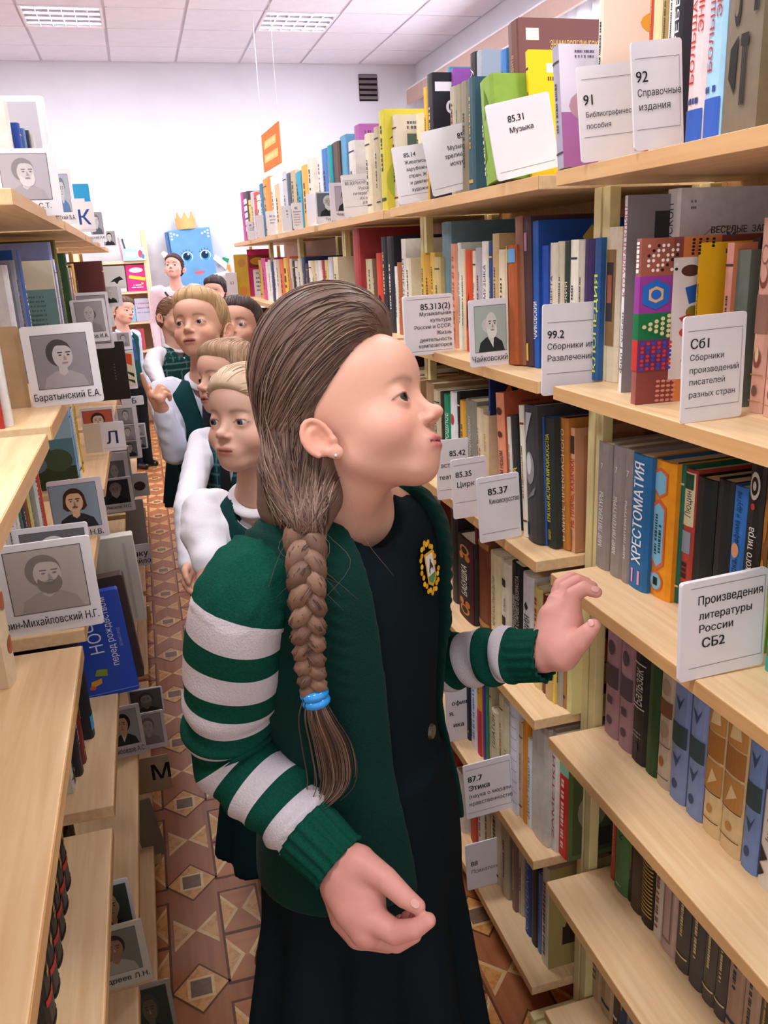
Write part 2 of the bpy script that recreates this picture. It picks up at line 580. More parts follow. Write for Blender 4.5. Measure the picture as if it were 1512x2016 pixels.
def bookcase(name, label, y0, y1, xf, sgn, near_trim=False):
    """cantilever case: cream posts and feet, pale boards; sgn +1 extends to +x from the front edge"""
    root = empty(name, (xf + sgn * 0.15, (y0 + y1) / 2, 0)); tag(root, label, 'bookcase', 'rows of library bookcases')
    ox, oy = root.location.x, root.location.y

    def bx(nm, x0, x1, a0, a1, z0, z1, m, bev=0.0015):
        xa, xb = sorted((xf + sgn * x0 - ox, xf + sgn * x1 - ox))
        return link(nm, box(xa, xb, a0 - oy, a1 - oy, z0, z1, bev), m, root)
    for k in range(1 if not near_trim else 2, 7):
        z = lev(k)
        sh_ = bx('shelf', 0.0, 0.30, y0 + 0.028, y1 - 0.028, z - 0.020, z, WOOD)
        bx('shelf_edge', -0.0012, 0.0, y0 + 0.0285, y1 - 0.0285, z - 0.0195, z - 0.0008, WOOD_EDGE, 0).parent = sh_
    zt = lev(2 if near_trim else 1) - 0.0205
    for a in (y0 + 0.003, y1 - 0.023):
        po = 0.088 if sgn > 0 else 0.150
        bx('post', po, po + 0.018, a, a + 0.020, 0.0, zt, CREAM)
        bx('post', 0.255, 0.275, a, a + 0.020, 0.0, zt, CREAM)
        bx('foot', -0.01, 0.29, a - 0.002, a + 0.022, 0.0, 0.075, CREAM, 0.008)
    bx('back_panel', 0.302, 0.310, y0 + 0.0005, y1 - 0.0005, 0.02, zt + 0.02, WOOD_LIGHT_STOP, 0)  # added panel, not part of the open case; stops light leaking from behind
    return root


YR = [0.343 + PITCH * i for i in range(0, 7)]        # unit boundaries
NTH = ['nearest', 'second', 'third', 'fourth', 'fifth', 'farthest']
for i in range(6):
    bookcase('bookcase', '%s pale wood bookcase on the right of the aisle' % NTH[i], YR[i], YR[i + 1], RX, 1)
    bookcase('bookcase', '%s pale wood bookcase on the left of the aisle' % NTH[i], YR[i], YR[i + 1], LX, -1, near_trim=(i == 0))
# ================================================================ books and divider cards
RNG = random.Random(11)
CNAME = {}
USED = {}


def cname(c):
    r, g, b_ = [int(c[i:i + 2], 16) / 255 for i in (1, 3, 5)]
    import colorsys
    h, l, s = colorsys.rgb_to_hls(r, g, b_); h *= 360
    if l < 0.16:
        return 'black'
    if s < 0.13:
        return 'dark grey' if l < 0.35 else ('grey' if l < 0.72 else 'white')
    dk = 'dark ' if l < 0.32 else ('pale ' if l > 0.72 else '')
    for a, n in ((14, 'red'), (40, 'brown' if l < 0.45 else ('tan' if s < 0.62 else 'orange')), (66, 'olive' if l < 0.4 else ('cream' if l > 0.72 else 'yellow')), (165, 'green'), (200, 'teal'),
                 (250, 'blue'), (290, 'violet'), (335, 'mauve' if s < 0.4 else 'magenta'), (361, 'red')):
        if h < a:
            if n in ('cream',):
                return n
            if n == 'tan' and l > 0.78:
                return 'cream'
            return dk + n
    return 'coloured'


def cover_mesh(w, d, h, t, bulge):
    """a cloth or paper cover: two boards and a rounded spine wrapped round an open box"""
    n = 5
    outer = [(-w / 2, d)]
    inner = [(-w / 2 + t, d)]
    for i in range(n):
        a = math.pi * i / (n - 1)
        outer.append((-w / 2 * math.cos(a), 0.004 - bulge * math.sin(a) - (0.0 if 0 < i < n - 1 else 0)))
        inner.append(((-w / 2 + t) * math.cos(a), 0.004 + t - bulge * math.sin(a) * 0.5))
    outer.append((w / 2, d)); inner.append((w / 2 - t, d))
    b = bmesh.new()
    lo = [[b.verts.new((x, y, z)) for x, y in outer] for z in (0, h)]
    li = [[b.verts.new((x, y, z)) for x, y in inner] for z in (0, h)]
    m = len(outer)
    for i in range(m - 1):
        b.faces.new((lo[0][i], lo[0][i + 1], lo[1][i + 1], lo[1][i]))
        b.faces.new((li[0][i + 1], li[0][i], li[1][i], li[1][i + 1]))
        b.faces.new((lo[1][i], lo[1][i + 1], li[1][i + 1], li[1][i]))
        b.faces.new((lo[0][i + 1], lo[0][i], li[0][i], li[0][i + 1]))
    for i in (0, m - 1):
        q = (lo[0][i], lo[1][i], li[1][i], li[0][i])
        b.faces.new(q if i == 0 else q[::-1])
    bmesh.ops.recalc_face_normals(b, faces=b.faces)
    return b


def draw(b, mats, cmds, W_, H_, y, rng):
    """paint commands in fractions of a W_ x H_ field whose origin is the lower left corner"""
    def mi(c):
        m = c if not isinstance(c, str) else mat(c, 0.6, 0.2, 0.0)
        if m not in mats:
            mats.append(m)
        return mats.index(m)
    k = 0
    for cmd in cmds:
        k += 1
        yy = y - 0.00012 * k
        op = cmd[0]
        if op == 'r':                                   # rectangle x0 x1 z0 z1 colour
            x0, x1, z0, z1 = cmd[1] * W_, cmd[2] * W_, cmd[3] * H_, cmd[4] * H_
            add_poly(b, [(x0, z0), (x1, z0), (x1, z1), (x0, z1)], yy, mi(cmd[5]))
        elif op == 'e':                                 # ellipse cx cz rx rz colour
            add_poly(b, ell(cmd[1] * W_, cmd[2] * H_, cmd[3] * W_, cmd[4] * H_, cmd[6] if len(cmd) > 6 else 16), yy, mi(cmd[5]))
        elif op == 'p':                                 # polygon
            add_poly(b, [(p[0] * W_, p[1] * H_) for p in cmd[1]], yy, mi(cmd[2]))
        elif op == 't':                                 # text x z cap-height(frac of H) string colour [align bold maxw]
            add_text(b, cmd[4], cmd[1] * W_, cmd[2] * H_, cmd[3] * H_, yy, mi(cmd[5]), cmd[6] if len(cmd) > 6 else 'L', None, cmd[7] if len(cmd) > 7 else 0.0, False, (cmd[8] * W_) if len(cmd) > 8 else None)
        elif op == 'v':                                 # vertical text: xcentre z0 z1 cap(frac of W) string colour [bold]
            cap = cmd[4] * W_
            add_text(b, cmd[5], cmd[1] * W_ + cap / 2, cmd[2] * H_, cap, yy, mi(cmd[6]), 'L', (cmd[3] - cmd[2]) * H_, cmd[7] if len(cmd) > 7 else 0.0, True)
        elif op == 's':                                 # unreadable vertical line: xcentre z0 z1 height(frac W) colour
            hh = cmd[4] * W_
            add_scribble(b, rng, cmd[2] * H_, cmd[3] * H_, cmd[1] * W_ - hh / 2, hh, yy, mi(cmd[5]), vert=True)
        elif op == 'h':                                 # unreadable horizontal line: x0 x1 z height(frac H) colour
            add_scribble(b, rng, cmd[1] * W_, cmd[2] * W_, cmd[3] * H_, cmd[4] * H_, yy, mi(cmd[5]))


def auto_deco(rng, c):
    r, g, b_ = [int(c[i:i + 2], 16) for i in (1, 3, 5)]
    dark = (r + g + b_) / 3 < 120
    ink = rng.choice(['#d9c48a', '#e8e2d8', '#c9a24d']) if dark else rng.choice(['#4a4038', '#7a3226', '#2f3a55', '#3c3c3c'])
    k = rng.random()
    if k < 0.35:
        return [('s', 0.5, 0.25, 0.75, 0.20, ink)]
    if k < 0.6:
        return [('s', 0.5, 0.40, 0.85, 0.22, ink), ('r', 0.12, 0.88, 0.10, 0.13, ink)]
    if k < 0.8:
        return [('r', 0.0, 1.0, 0.86, 0.875, ink), ('s', 0.5, 0.3, 0.7, 0.2, ink), ('r', 0.0, 1.0, 0.12, 0.135, ink)]
    if k < 0.9:
        return [('s', 0.35, 0.2, 0.8, 0.16, ink), ('s', 0.7, 0.3, 0.6, 0.12, ink)]
    return []


def book(loc, side, w, h, d, color, label, group, lean=0.0, deco=None, cover=None, soft=None, tilt=0.0, name='book', rough=0.5, yaw=0.0):
    """side 'R': spine looks to -x; 'L': spine looks to +x; 'F': front cover looks to -y (towards the aisle's near end)"""
    soft = (w < 0.014) if soft is None else soft
    t = 0.0008 if soft else 0.0025
    t = min(t, w * 0.25)
    bulge = 0.001 if soft else min(0.006, w * 0.16)
    m = mat(color, rough, 0.35, 0.09, 60)
    rz = {'R': -math.pi / 2, 'L': math.pi / 2, 'F': 0.0}[side] + yaw
    if side == 'F':                                     # stands edge-on to the aisle: spine to the left, front cover to the viewer
        rz = -math.pi / 2 + yaw
    root = link(name, cover_mesh(w, d, h, t, bulge), m)
    root.location = loc
    root.rotation_euler = (0, 0, 0)
    root.matrix_world = Matrix.Translation(loc) @ Matrix.Rotation(rz, 4, 'Z') @ Matrix.Rotation(math.radians(tilt), 4, 'X') @ Matrix.Rotation(-math.radians(lean), 4, 'Y')
    if side == 'R':
        pass
    tag(root, label, 'book', group)
    pt = 0.0004 if soft else 0.0035
    link('pages', box(-w / 2 + t, w / 2 - t, 0.006, d - pt, pt, h - pt), PAGES, root)
    rng = random.Random(int(round(loc[1] * 1000)) * 31 + int(color[1:], 16))
    if deco is None:
        deco = auto_deco(rng, color) if w > 0.006 else []
    if deco:
        b = bmesh.new(); ms = []
        draw(b, ms, deco, w * 0.92, h, 0.0, rng)
        if bulge > 0.002:
            for q in (0.10, 0.22, 0.38, 0.54, 0.70, 0.82):
                bmesh.ops.bisect_plane(b, geom=b.verts[:] + b.edges[:] + b.faces[:], plane_co=(q * w, 0, 0), plane_no=(1, 0, 0))
        o = link('spine_print', b, ms, root); o['kind'] = 'stuff'; o.location = (-w * 0.46, 0.004 - bulge - 0.0005, 0)
        if bulge > 0.002:                                # wrap the print round the spine
            for v in o.data.vertices:
                x = min(1, abs((v.co.x - w * 0.46) / (w / 2)))
                v.co.y += bulge * (1 - math.sqrt(max(0, 1 - x * x)))
    if cover:
        b = bmesh.new(); ms = []
        draw(b, ms, cover, d, h, 0.0, rng)
        o = link('cover_art', b, ms, root)
        if side == 'L':
            o.location = (-w / 2 - 0.0004, d, 0); o.rotation_euler = (0, 0, -math.pi / 2)
        else:
            o.location = (w / 2 + 0.0004, 0, 0); o.rotation_euler = (0, 0, math.pi / 2)
    return root


COUNT = {}


def blabel(side, lvl, u, w, h, color, place):
    size = 'slim' if w < 0.013 else ('thick' if w > 0.034 else '')
    tall = 'tall' if h > 0.255 else ('small' if h < 0.19 else '')
    key = place
    COUNT[key] = COUNT.get(key, 0) + 1
    n = COUNT[key]
    adj = ' '.join(x for x in (size, tall, cname(color)) if x)
    return '%s book, %s from the left, %s' % (adj, ORD[n - 1], place)


ROWPLACE = ['top', 'second', 'third', 'fourth', 'fifth', 'bottom']


def row(unit, lvl, X, items, lean=0.0, depth=0.17, dz=0.0):
    """right-hand shelf row. items: (u_left, u_right, v_top or height<1, colour, dict) with u measured at the foot of the spine"""
    z = lev(lvl) + 0.0004 + dz
    place = '%s shelf, %s right bookcase' % (ROWPLACE[lvl - 1], NTH[unit - 1])
    grp = 'books on the %s shelf of the %s right bookcase' % (ROWPLACE[lvl - 1], NTH[unit - 1])
    for it in items:
        u0, u1, vt, col = it[:4]
        o = it[4] if len(it) > 4 else {}
        x = o.get('x', X)
        y0 = solve(1, 'u', u0, (x, 0, z)); y1 = solve(1, 'u', u1, (x, 0, z))
        w = max(0.003, y0 - y1 - 0.0008); yc = (y0 + y1) / 2
        h = vt if 0 < vt < 1 else solve(2, 'v', vt, (x, yc, 0)) - z
        d = o.get('d', min(depth, max(0.10, h * 0.70)))
        d = min(d, 0.880 - x)
        w = o.get('w', w)
        lb = o.get('label') or blabel('R', lvl, u0, w, h, col, place)
        le = o.get('lean', lean)
        loc = (x, yc, z)
        if le:
            loc = (x, yc, z + abs(math.sin(math.radians(le))) * w / 2)
        book(loc, 'R', w, h, d, col, lb, grp, lean=-le if False else le, deco=o.get('deco'), cover=o.get('cover'), soft=o.get('soft'), rough=o.get('rough', 0.5))


def lrow(unit, lvl, X, items, lean=0.0, depth=0.16, dz=0.0):
    """left-hand shelf row. items: (y_near, width, height, colour, dict); spines look to +x"""
    z = lev(lvl) + 0.0004 + dz
    place = '%s shelf, %s left bookcase' % (ROWPLACE[lvl - 1], NTH[unit - 1])
    grp = 'books on the %s shelf of the %s left bookcase' % (ROWPLACE[lvl - 1], NTH[unit - 1])
    for it in items:
        y, w, h, col = it[:4]
        o = it[4] if len(it) > 4 else {}
        x = o.get('x', X)
        lb = o.get('label') or blabel('L', lvl, 0, w, h, col, place)
        book((x, y + w / 2, z), 'L', w - 0.0008, h, o.get('d', min(depth, h * 0.7)), col, lb, grp, lean=o.get('lean', lean), deco=o.get('deco'), cover=o.get('cover'), soft=o.get('soft'))


# ---------------------------------------------------------------- cards
def rounded(w, h, r=0.004, n=4):
    out = []
    for cx, cz, a0 in ((w - r, r, -90), (w - r, h - r, 0), (r, h - r, 90), (r, r, 180)):
        for i in range(n):
            a = math.radians(a0 + 90 * i / (n - 1))
            out.append((cx + r * math.cos(a), cz + r * math.sin(a)))
    return out


def card(loc, w, h, label, group, cmds=None, portrait=None, thick=0.003, m=None, yaw=0.0, tilt=0.0, roll=0.0, name='divider_card', cat='card'):
    """a stiff card whose printed face looks to -y; origin at its lower left corner"""
    b = bmesh.new()
    pts = rounded(w, h)
    f = [b.verts.new((p[0], 0, p[1])) for p in pts]; g = [b.verts.new((p[0], thick, p[1])) for p in pts]
    b.faces.new(f); b.faces.new(g[::-1])
    for i in range(len(pts)):
        j = (i + 1) % len(pts); b.faces.new((f[i], g[i], g[j], f[j]))
    bmesh.ops.recalc_face_normals(b, faces=b.faces)
    root = link(name, b, m or WHITE_CARD)
    root.matrix_world = Matrix.Translation(loc) @ Matrix.Rotation(yaw, 4, 'Z') @ Matrix.Rotation(math.radians(tilt), 4, 'X') @ Matrix.Rotation(math.radians(roll), 4, 'Y')
    tag(root, label, cat, group)
    rng = random.Random(int(round(loc[0] * 9770 + loc[1] * 3310)))
    if cmds:
        b = bmesh.new(); ms = []; draw(b, ms, cmds, w, h, -0.0003, rng)
        link('lettering', b, ms, root)
    if portrait:
        b = bmesh.new(); ms = []; draw(b, ms, portrait, w, h, -0.0003, rng)
        link('portrait_print', b, ms, root)
    return root


def rcard(lvl, Xl, uBL, uBR, vTL, label, cmds=None, portrait=None, z=None, roll=0.0, group='shelf divider cards on the right', **kw):
    """card standing across a right-hand shelf: left edge at Xl, seen from pixel uBL to uBR at its foot, top left at vTL"""
    z = lev(lvl) + 0.001 if z is None else z
    y = solve(1, 'u', uBL, (Xl, 0, z))
    xr = solve(0, 'u', uBR, (0, y, z))
    zt = solve(2, 'v', vTL, (Xl, y, 0))
    return card((Xl, y, z), xr - Xl, zt - z, label, group, cmds, portrait, roll=roll, **kw)


def lines(rows, ink=None):
    """text card: rows of (x, z, cap, string, align, bold, maxw); a ruled frame line above and below"""
    out = []
    for r in rows:
        out.append(('t', r[0], r[1], r[2], r[3], ink or INK, r[4] if len(r) > 4 else 'L', r[5] if len(r) > 5 else 0.0, r[6] if len(r) > 6 else 0.92))
    return out


def rule(z0=0.14, z1=0.90, x0=0.06, x1=0.94, c=None):
    c = c or LINE
    return [('r', x0, x1, z0, z0 + 0.006, c), ('r', x0, x1, z1, z1 + 0.006, c), ('r', x1 - 0.006, x1, z0, z1, c)]


def portrait(bg='#9a9499', skin='#cfc6c4', hair='#3a3436', coat='#2c2a2d', shirt=None, beard=None, bald=False, box_=(0.16, 0.84, 0.24, 0.90), turn=0.0, caption=None, cap=0.06, long_hair=False, frame='#5a5458', capx=0.5, capalign='C', moust=None, sketch=False):
    """a generic head-and-shoulders picture on a card, with the written caption under it"""
    x0, x1, z0, z1 = box_
    W_, H_ = x1 - x0, z1 - z0
    def X(a): return x0 + a * W_
    def Z(a): return z0 + a * H_
    out = [('r', x0 - 0.008, x1 + 0.008, z0 - 0.008, z1 + 0.008, frame), ('r', x0, x1, z0, z1, bg)]
    dark = '#3d3537' if not sketch else '#7c7476'
    t = turn
    out.append(('p', [(X(0.10), Z(0.0)), (X(0.16), Z(0.20)), (X(0.34), Z(0.31)), (X(0.5), Z(0.34)), (X(0.66), Z(0.31)), (X(0.86), Z(0.20)), (X(0.94), Z(0.0))], coat))
    if shirt:
        out.append(('p', [(X(0.40), Z(0.33)), (X(0.5 + t * 0.1), Z(0.08)), (X(0.60), Z(0.33))], shirt))
    out.append(('p', [(X(0.42), Z(0.46)), (X(0.42), Z(0.28)), (X(0.50), Z(0.22)), (X(0.58), Z(0.28)), (X(0.58), Z(0.46))], skin))
    if hair and not bald:
        out.append(('e', X(0.5) - t * 0.05 * W_, Z(0.66), 0.235 * W_, 0.255 * H_, hair, 22))
        if long_hair:
            out.append(('p', [(X(0.27), Z(0.70)), (X(0.24), Z(0.48)), (X(0.32), Z(0.40)), (X(0.68), Z(0.40)), (X(0.76), Z(0.48)), (X(0.73), Z(0.70))], hair))
    elif hair:
        out.append(('e', X(0.5) - t * 0.10 * W_, Z(0.58), 0.215 * W_, 0.17 * H_, hair, 20))
    out.append(('e', X(0.5) + t * 0.03 * W_, Z(0.60), 0.185 * W_, (0.235 if not bald else 0.26) * H_, skin, 22))
    if hair and not bald:
        out.append(('p', [(X(0.31), Z(0.74)), (X(0.36), Z(0.84)), (X(0.5), Z(0.89)), (X(0.64), Z(0.84)), (X(0.69), Z(0.74)), (X(0.60) , Z(0.79)), (X(0.45), Z(0.80))], hair))
    cx = 0.5 + t * 0.07
    if beard:
        out.append(('e', X(cx - 0.01), Z(0.455), 0.165 * W_, 0.175 * H_, beard, 20))
        out.append(('e', X(0.5 + t * 0.03), Z(0.635), 0.155 * W_, 0.165 * H_, skin, 20))
    for s in (-1, 1):
        ex = cx + s * 0.075
        out.append(('r', X(ex - 0.045), X(ex + 0.045), Z(0.655), Z(0.675), dark))
        out.append(('e', X(ex), Z(0.615), 0.028 * W_, 0.014 * H_, dark, 8))
    out.append(('p', [(X(cx - 0.005), Z(0.62)), (X(cx + 0.03 + t * 0.02), Z(0.53)), (X(cx - 0.02), Z(0.525))], '#a98f86' if not sketch else '#a39b9b'))
    out.append(('r', X(cx - 0.055), X(cx + 0.055), Z(0.462), Z(0.478), moust or ('#9b6258' if not sketch else '#857a7b')))
    if moust or beard:
        out.append(('p', [(X(cx - 0.085), Z(0.485)), (X(cx), Z(0.515)), (X(cx + 0.085), Z(0.485)), (X(cx), Z(0.497))], moust or beard))
    if caption:
        out.append(('t', capx, z0 - 0.06 - cap, cap, caption, INK, capalign, 0.012, 0.94))
    return out
# ================================================================ right-hand rows, nearest bookcase
WHT = '#efecec'
GOLD = '#d8b45c'


def ycard(Y, uBL, vBL, uBR, vTL, label, cmds=None, portrait=None, group=None, **kw):
    P = onY(uBL, vBL, Y); Q = onY(uBR, vBL, Y); T = onY(uBL, vTL, Y)
    xr = solve(0, 'u', uBR, (0, Y, P[2])); zt = solve(2, 'v', vTL, (P[0], Y, 0))
    return card(tuple(P), xr - P[0], zt - P[2], label, group, cmds, portrait, **kw)


icon = lambda c: [('p', [(0.10, 0.62), (0.30, 0.58), (0.26, 0.78), (0.12, 0.74)], c), ('e', 0.62, 0.60, 0.13, 0.07, c), ('e', 0.62, 0.60, 0.07, 0.035, '#7b6c58'),
                  ('r', 0.55, 0.75, 0.70, 0.73, c), ('r', 0.58, 0.62, 0.73, 0.86, c), ('r', 0.68, 0.72, 0.73, 0.86, c), ('p', [(0.12, 0.20), (0.34, 0.14), (0.38, 0.34), (0.14, 0.30)], c),
                  ('e', 0.30, 0.44, 0.10, 0.07, c), ('e', 0.27, 0.45, 0.07, 0.045, '#7b6c58'), ('r', 0.52, 0.56, 0.10, 0.30, c), ('r', 0.58, 0.62, 0.10, 0.30, c), ('r', 0.64, 0.68, 0.10, 0.30, c), ('r', 0.48, 0.72, 0.30, 0.34, c),
                  ('e', 0.88, 0.68, 0.09, 0.06, c), ('r', 0.82, 0.94, 0.40, 0.50, c)]
def xs(cmds, k):
    """squeeze a cover's artwork towards the spine"""
    out = []
    for c in cmds:
        c = list(c)
        if c[0] == 'r':
            c[1] *= k; c[2] *= k
        elif c[0] == 'e':
            c[1] *= k; c[3] *= k
        elif c[0] == 'p':
            c[1] = [(p[0] * k, p[1]) for p in c[1]]
        elif c[0] == 't':
            c[1] *= k
        elif c[0] == 'h':
            c[1] *= k; c[2] *= k
        out.append(tuple(c))
    return out


# top shelf
row(1, 1, 0.600, [
    (1167, 1180, -12, '#e9dfc9', dict(d=0.20, x=0.640, cover=[('r', 0, 1, 0, 1, '#eadfc8'), ('e', 0.46, 0.84, 0.18, 0.07, '#d9a93a'), ('e', 0.56, 0.76, 0.20, 0.06, '#c89430'), ('p', [(0.3, 0.70), (0.40, 0.72), (0.46, 0.60), (0.40, 0.58)], '#e2b93f'), ('p', [(0.52, 0.82), (0.70, 0.88), (0.62, 0.80)], '#3a3026'),
        ('t', 0.34, 0.54, 0.060, 'КАК РА', '#3b2f26', 'L', 0.02), ('t', 0.34, 0.44, 0.060, 'ВН', '#3b2f26', 'L', 0.02), ('t', 0.34, 0.34, 0.060, 'И', '#3b2f26', 'L', 0.02), ('t', 0.34, 0.24, 0.060, 'ВА', '#3b2f26', 'L', 0.02)], label='cream hardback with a golden bird on its cover behind white card 91')),
    (1262, 1270, 0.27, '#c8452f', dict(x=0.66)), (1270, 1286, 0.28, '#e6d6a2', dict(x=0.66)), (1286, 1298, 0.28, '#a98a46', dict(x=0.66)), (1298, 1310, 0.26, '#efe9e2', dict(x=0.66)),
    (1310, 1326, 0.24, '#26222a', dict(x=0.655, deco=[('v', 0.5, 0.5, 0.92, 0.5, 'РЕБЕНКУ', WHT)])),
    (1344, 1378, 0.275, '#f0d9d8', dict(x=0.612, deco=[('r', 0, 1, 0, 0.13, '#3b62bd'), ('h', 0.1, 0.9, 0.15, 0.022, '#3b4c8a'), ('v', 0.33, 0.22, 0.98, 0.30, 'БОЛЬШАЯ ШКОЛЬНАЯ', '#c5342d', 0.02), ('v', 0.74, 0.40, 0.98, 0.26, 'ЭНЦИКЛОПЕДИЯ', '#c5342d', 0.02)], label='pink-spined school encyclopedia volume beside card 92, left of the pair')),
    (1378, 1412, 0.275, '#a8d6ee', dict(x=0.607, deco=[('r', 0, 1, 0, 0.15, '#3b62bd'), ('h', 0.1, 0.9, 0.17, 0.022, '#3b4c8a'), ('v', 0.33, 0.24, 0.98, 0.30, 'БОЛЬШАЯ ШКОЛЬНАЯ', '#c5342d', 0.02), ('v', 0.74, 0.42, 0.98, 0.26, 'ЭНЦИКЛОПЕДИЯ', '#c5342d', 0.02)], label='pale blue school encyclopedia volume, right of the pair')),
    (1413, 1480, 0.27, '#7b6c58', dict(x=0.605, d=0.20, soft=True, deco=icon('#2d2a28'), cover=xs(icon('#2d2a28'), 0.6), label='large grey-brown book with dark antique emblems at the right frame edge')),
])
rcard(1, 0.575, 1146, 1262, 131, 'white divider card 91 leaning beside card 92, top right shelf', rule(0.26, 0.86) + lines([(0.07, 0.60, 0.105, '91', 'L', 0.02), (0.10, 0.47, 0.055, 'Библиографические'), (0.10, 0.35, 0.055, 'пособия')]), roll=-5.5)
rcard(1, 0.577, 1250, 1346, 82, 'white divider card 92 touching the pink school encyclopedia volume', rule(0.19, 0.84) + lines([(0.06, 0.63, 0.10, '92', 'L', 0.02), (0.08, 0.50, 0.065, 'Справочные', 'L', 0, 0.88), (0.10, 0.37, 0.065, 'издания')]), roll=-5.3)

# second shelf
games = [('r', 0, 1, 0, 1, '#8e4a44'), ('r', 0.0, 0.40, 0.78, 1.0, '#a8614f'), ('r', 0.52, 1.0, 0.88, 1.0, '#d9854e'), ('r', 0, 0.40, 0.56, 0.78, '#9b3f9a'), ('r', 0, 0.40, 0.40, 0.56, '#1f7a49'), ('r', 0, 0.40, 0.21, 0.40, '#7a3c78'), ('r', 0.48, 1.0, 0.0, 0.14, '#d9854e'),
         ('p', [(0.20, 0.76), (0.37, 0.72), (0.37, 0.62), (0.20, 0.58), (0.03, 0.62), (0.03, 0.72)], '#2a6fc9'), ('p', [(0.20, 0.72), (0.29, 0.70), (0.29, 0.64), (0.20, 0.62), (0.11, 0.64), (0.11, 0.70)], '#e8b98a'), ('e', 0.20, 0.67, 0.065, 0.03, '#2a6fc9'),
         ('r', 0.40, 1.0, 0.14, 0.88, '#e7e0e2'), ('e', 0.62, 0.80, 0.12, 0.035, '#5b3a33'), ('p', [(0.56, 0.70), (0.72, 0.72), (0.76, 0.62), (0.62, 0.60)], '#2a62b8'), ('p', [(0.70, 0.80), (0.80, 0.76), (0.80, 0.66), (0.72, 0.68)], '#dd7a3c'), ('e', 0.68, 0.55, 0.10, 0.04, '#8a7a34'), ('p', [(0.50, 0.52), (0.62, 0.54), (0.84, 0.44), (0.66, 0.42)], '#c8402f'), ('e', 0.80, 0.50, 0.08, 0.05, '#e0a53a'), ('e', 0.56, 0.43, 0.05, 0.024, '#d8483a'), ('p', [(0.58, 0.38), (0.72, 0.36), (0.70, 0.26), (0.60, 0.30)], '#8fb4d8'), ('p', [(0.55, 0.26), (0.66, 0.27), (0.70, 0.18), (0.60, 0.17)], '#2c7a4a'), ('e', 0.70, 0.20, 0.06, 0.03, '#7b5fa0')]
for i in range(5):
    for j in range(i + 1):
        games.append(('e', 0.06 + 0.075 * i, 0.48 + (j - i / 2) * 0.030, 0.028, 0.013, '#e7d7a2', 8))
for i in range(6):
    for j in range(7):
        games.append(('e', 0.035 + 0.065 * i, 0.225 + 0.026 * j, 0.024, 0.0105, '#cf3d36' if (i * 3 + j * 5) % 7 > 2 else '#3c4fb0', 8))
for i in range(7):
    for j in range(6):
        if (i * 5 + j * 3) % 4:
            games.append(('e', 0.04 + 0.055 * i, 0.815 + 0.028 * j, 0.020, 0.010, '#f0ece6' if (i + j * 2) % 3 else '#241d1d', 8))
for i in range(4):
    for j in range(5):
        games.append(('e', 0.56 + 0.075 * i, 0.90 + 0.02 * j, 0.022, 0.009, '#2d2220', 6)); 
        games.append(('e', 0.20 + 0.06 * i, 0.03 + 0.03 * j, 0.03, 0.009, '#d48c78', 6))
kal = [('e', 0.62, 0.40, 0.56, 0.42, '#d9a79f', 30), ('e', 0.62, 0.40, 0.55, 0.41, '#e9e3e4', 30), ('h', 0.17, 0.25, 0.93, 0.012, '#8d8588'), ('h', 0.17, 0.25, 0.90, 0.012, '#8d8588'),
       ('t', 0.46, 0.78, 0.032, 'ВЕСЕЛЫЕ  ЗАГАДКИ', '#3a3236', 'L', 0.02), ('t', 0.12, 0.56, 0.075, 'А', '#c9b83a', 'L', 0.06), ('t', 0.30, 0.60, 0.10, 'Л', '#3f8a46', 'L', 0.06), ('t', 0.46, 0.62, 0.11, 'Е', '#b0453a', 'L', 0.06), ('t', 0.60, 0.62, 0.12, 'Й', '#2f74b0', 'L', 0.06), ('t', 0.78, 0.62, 0.12, 'Д', '#a8453c', 'L', 0.06)]
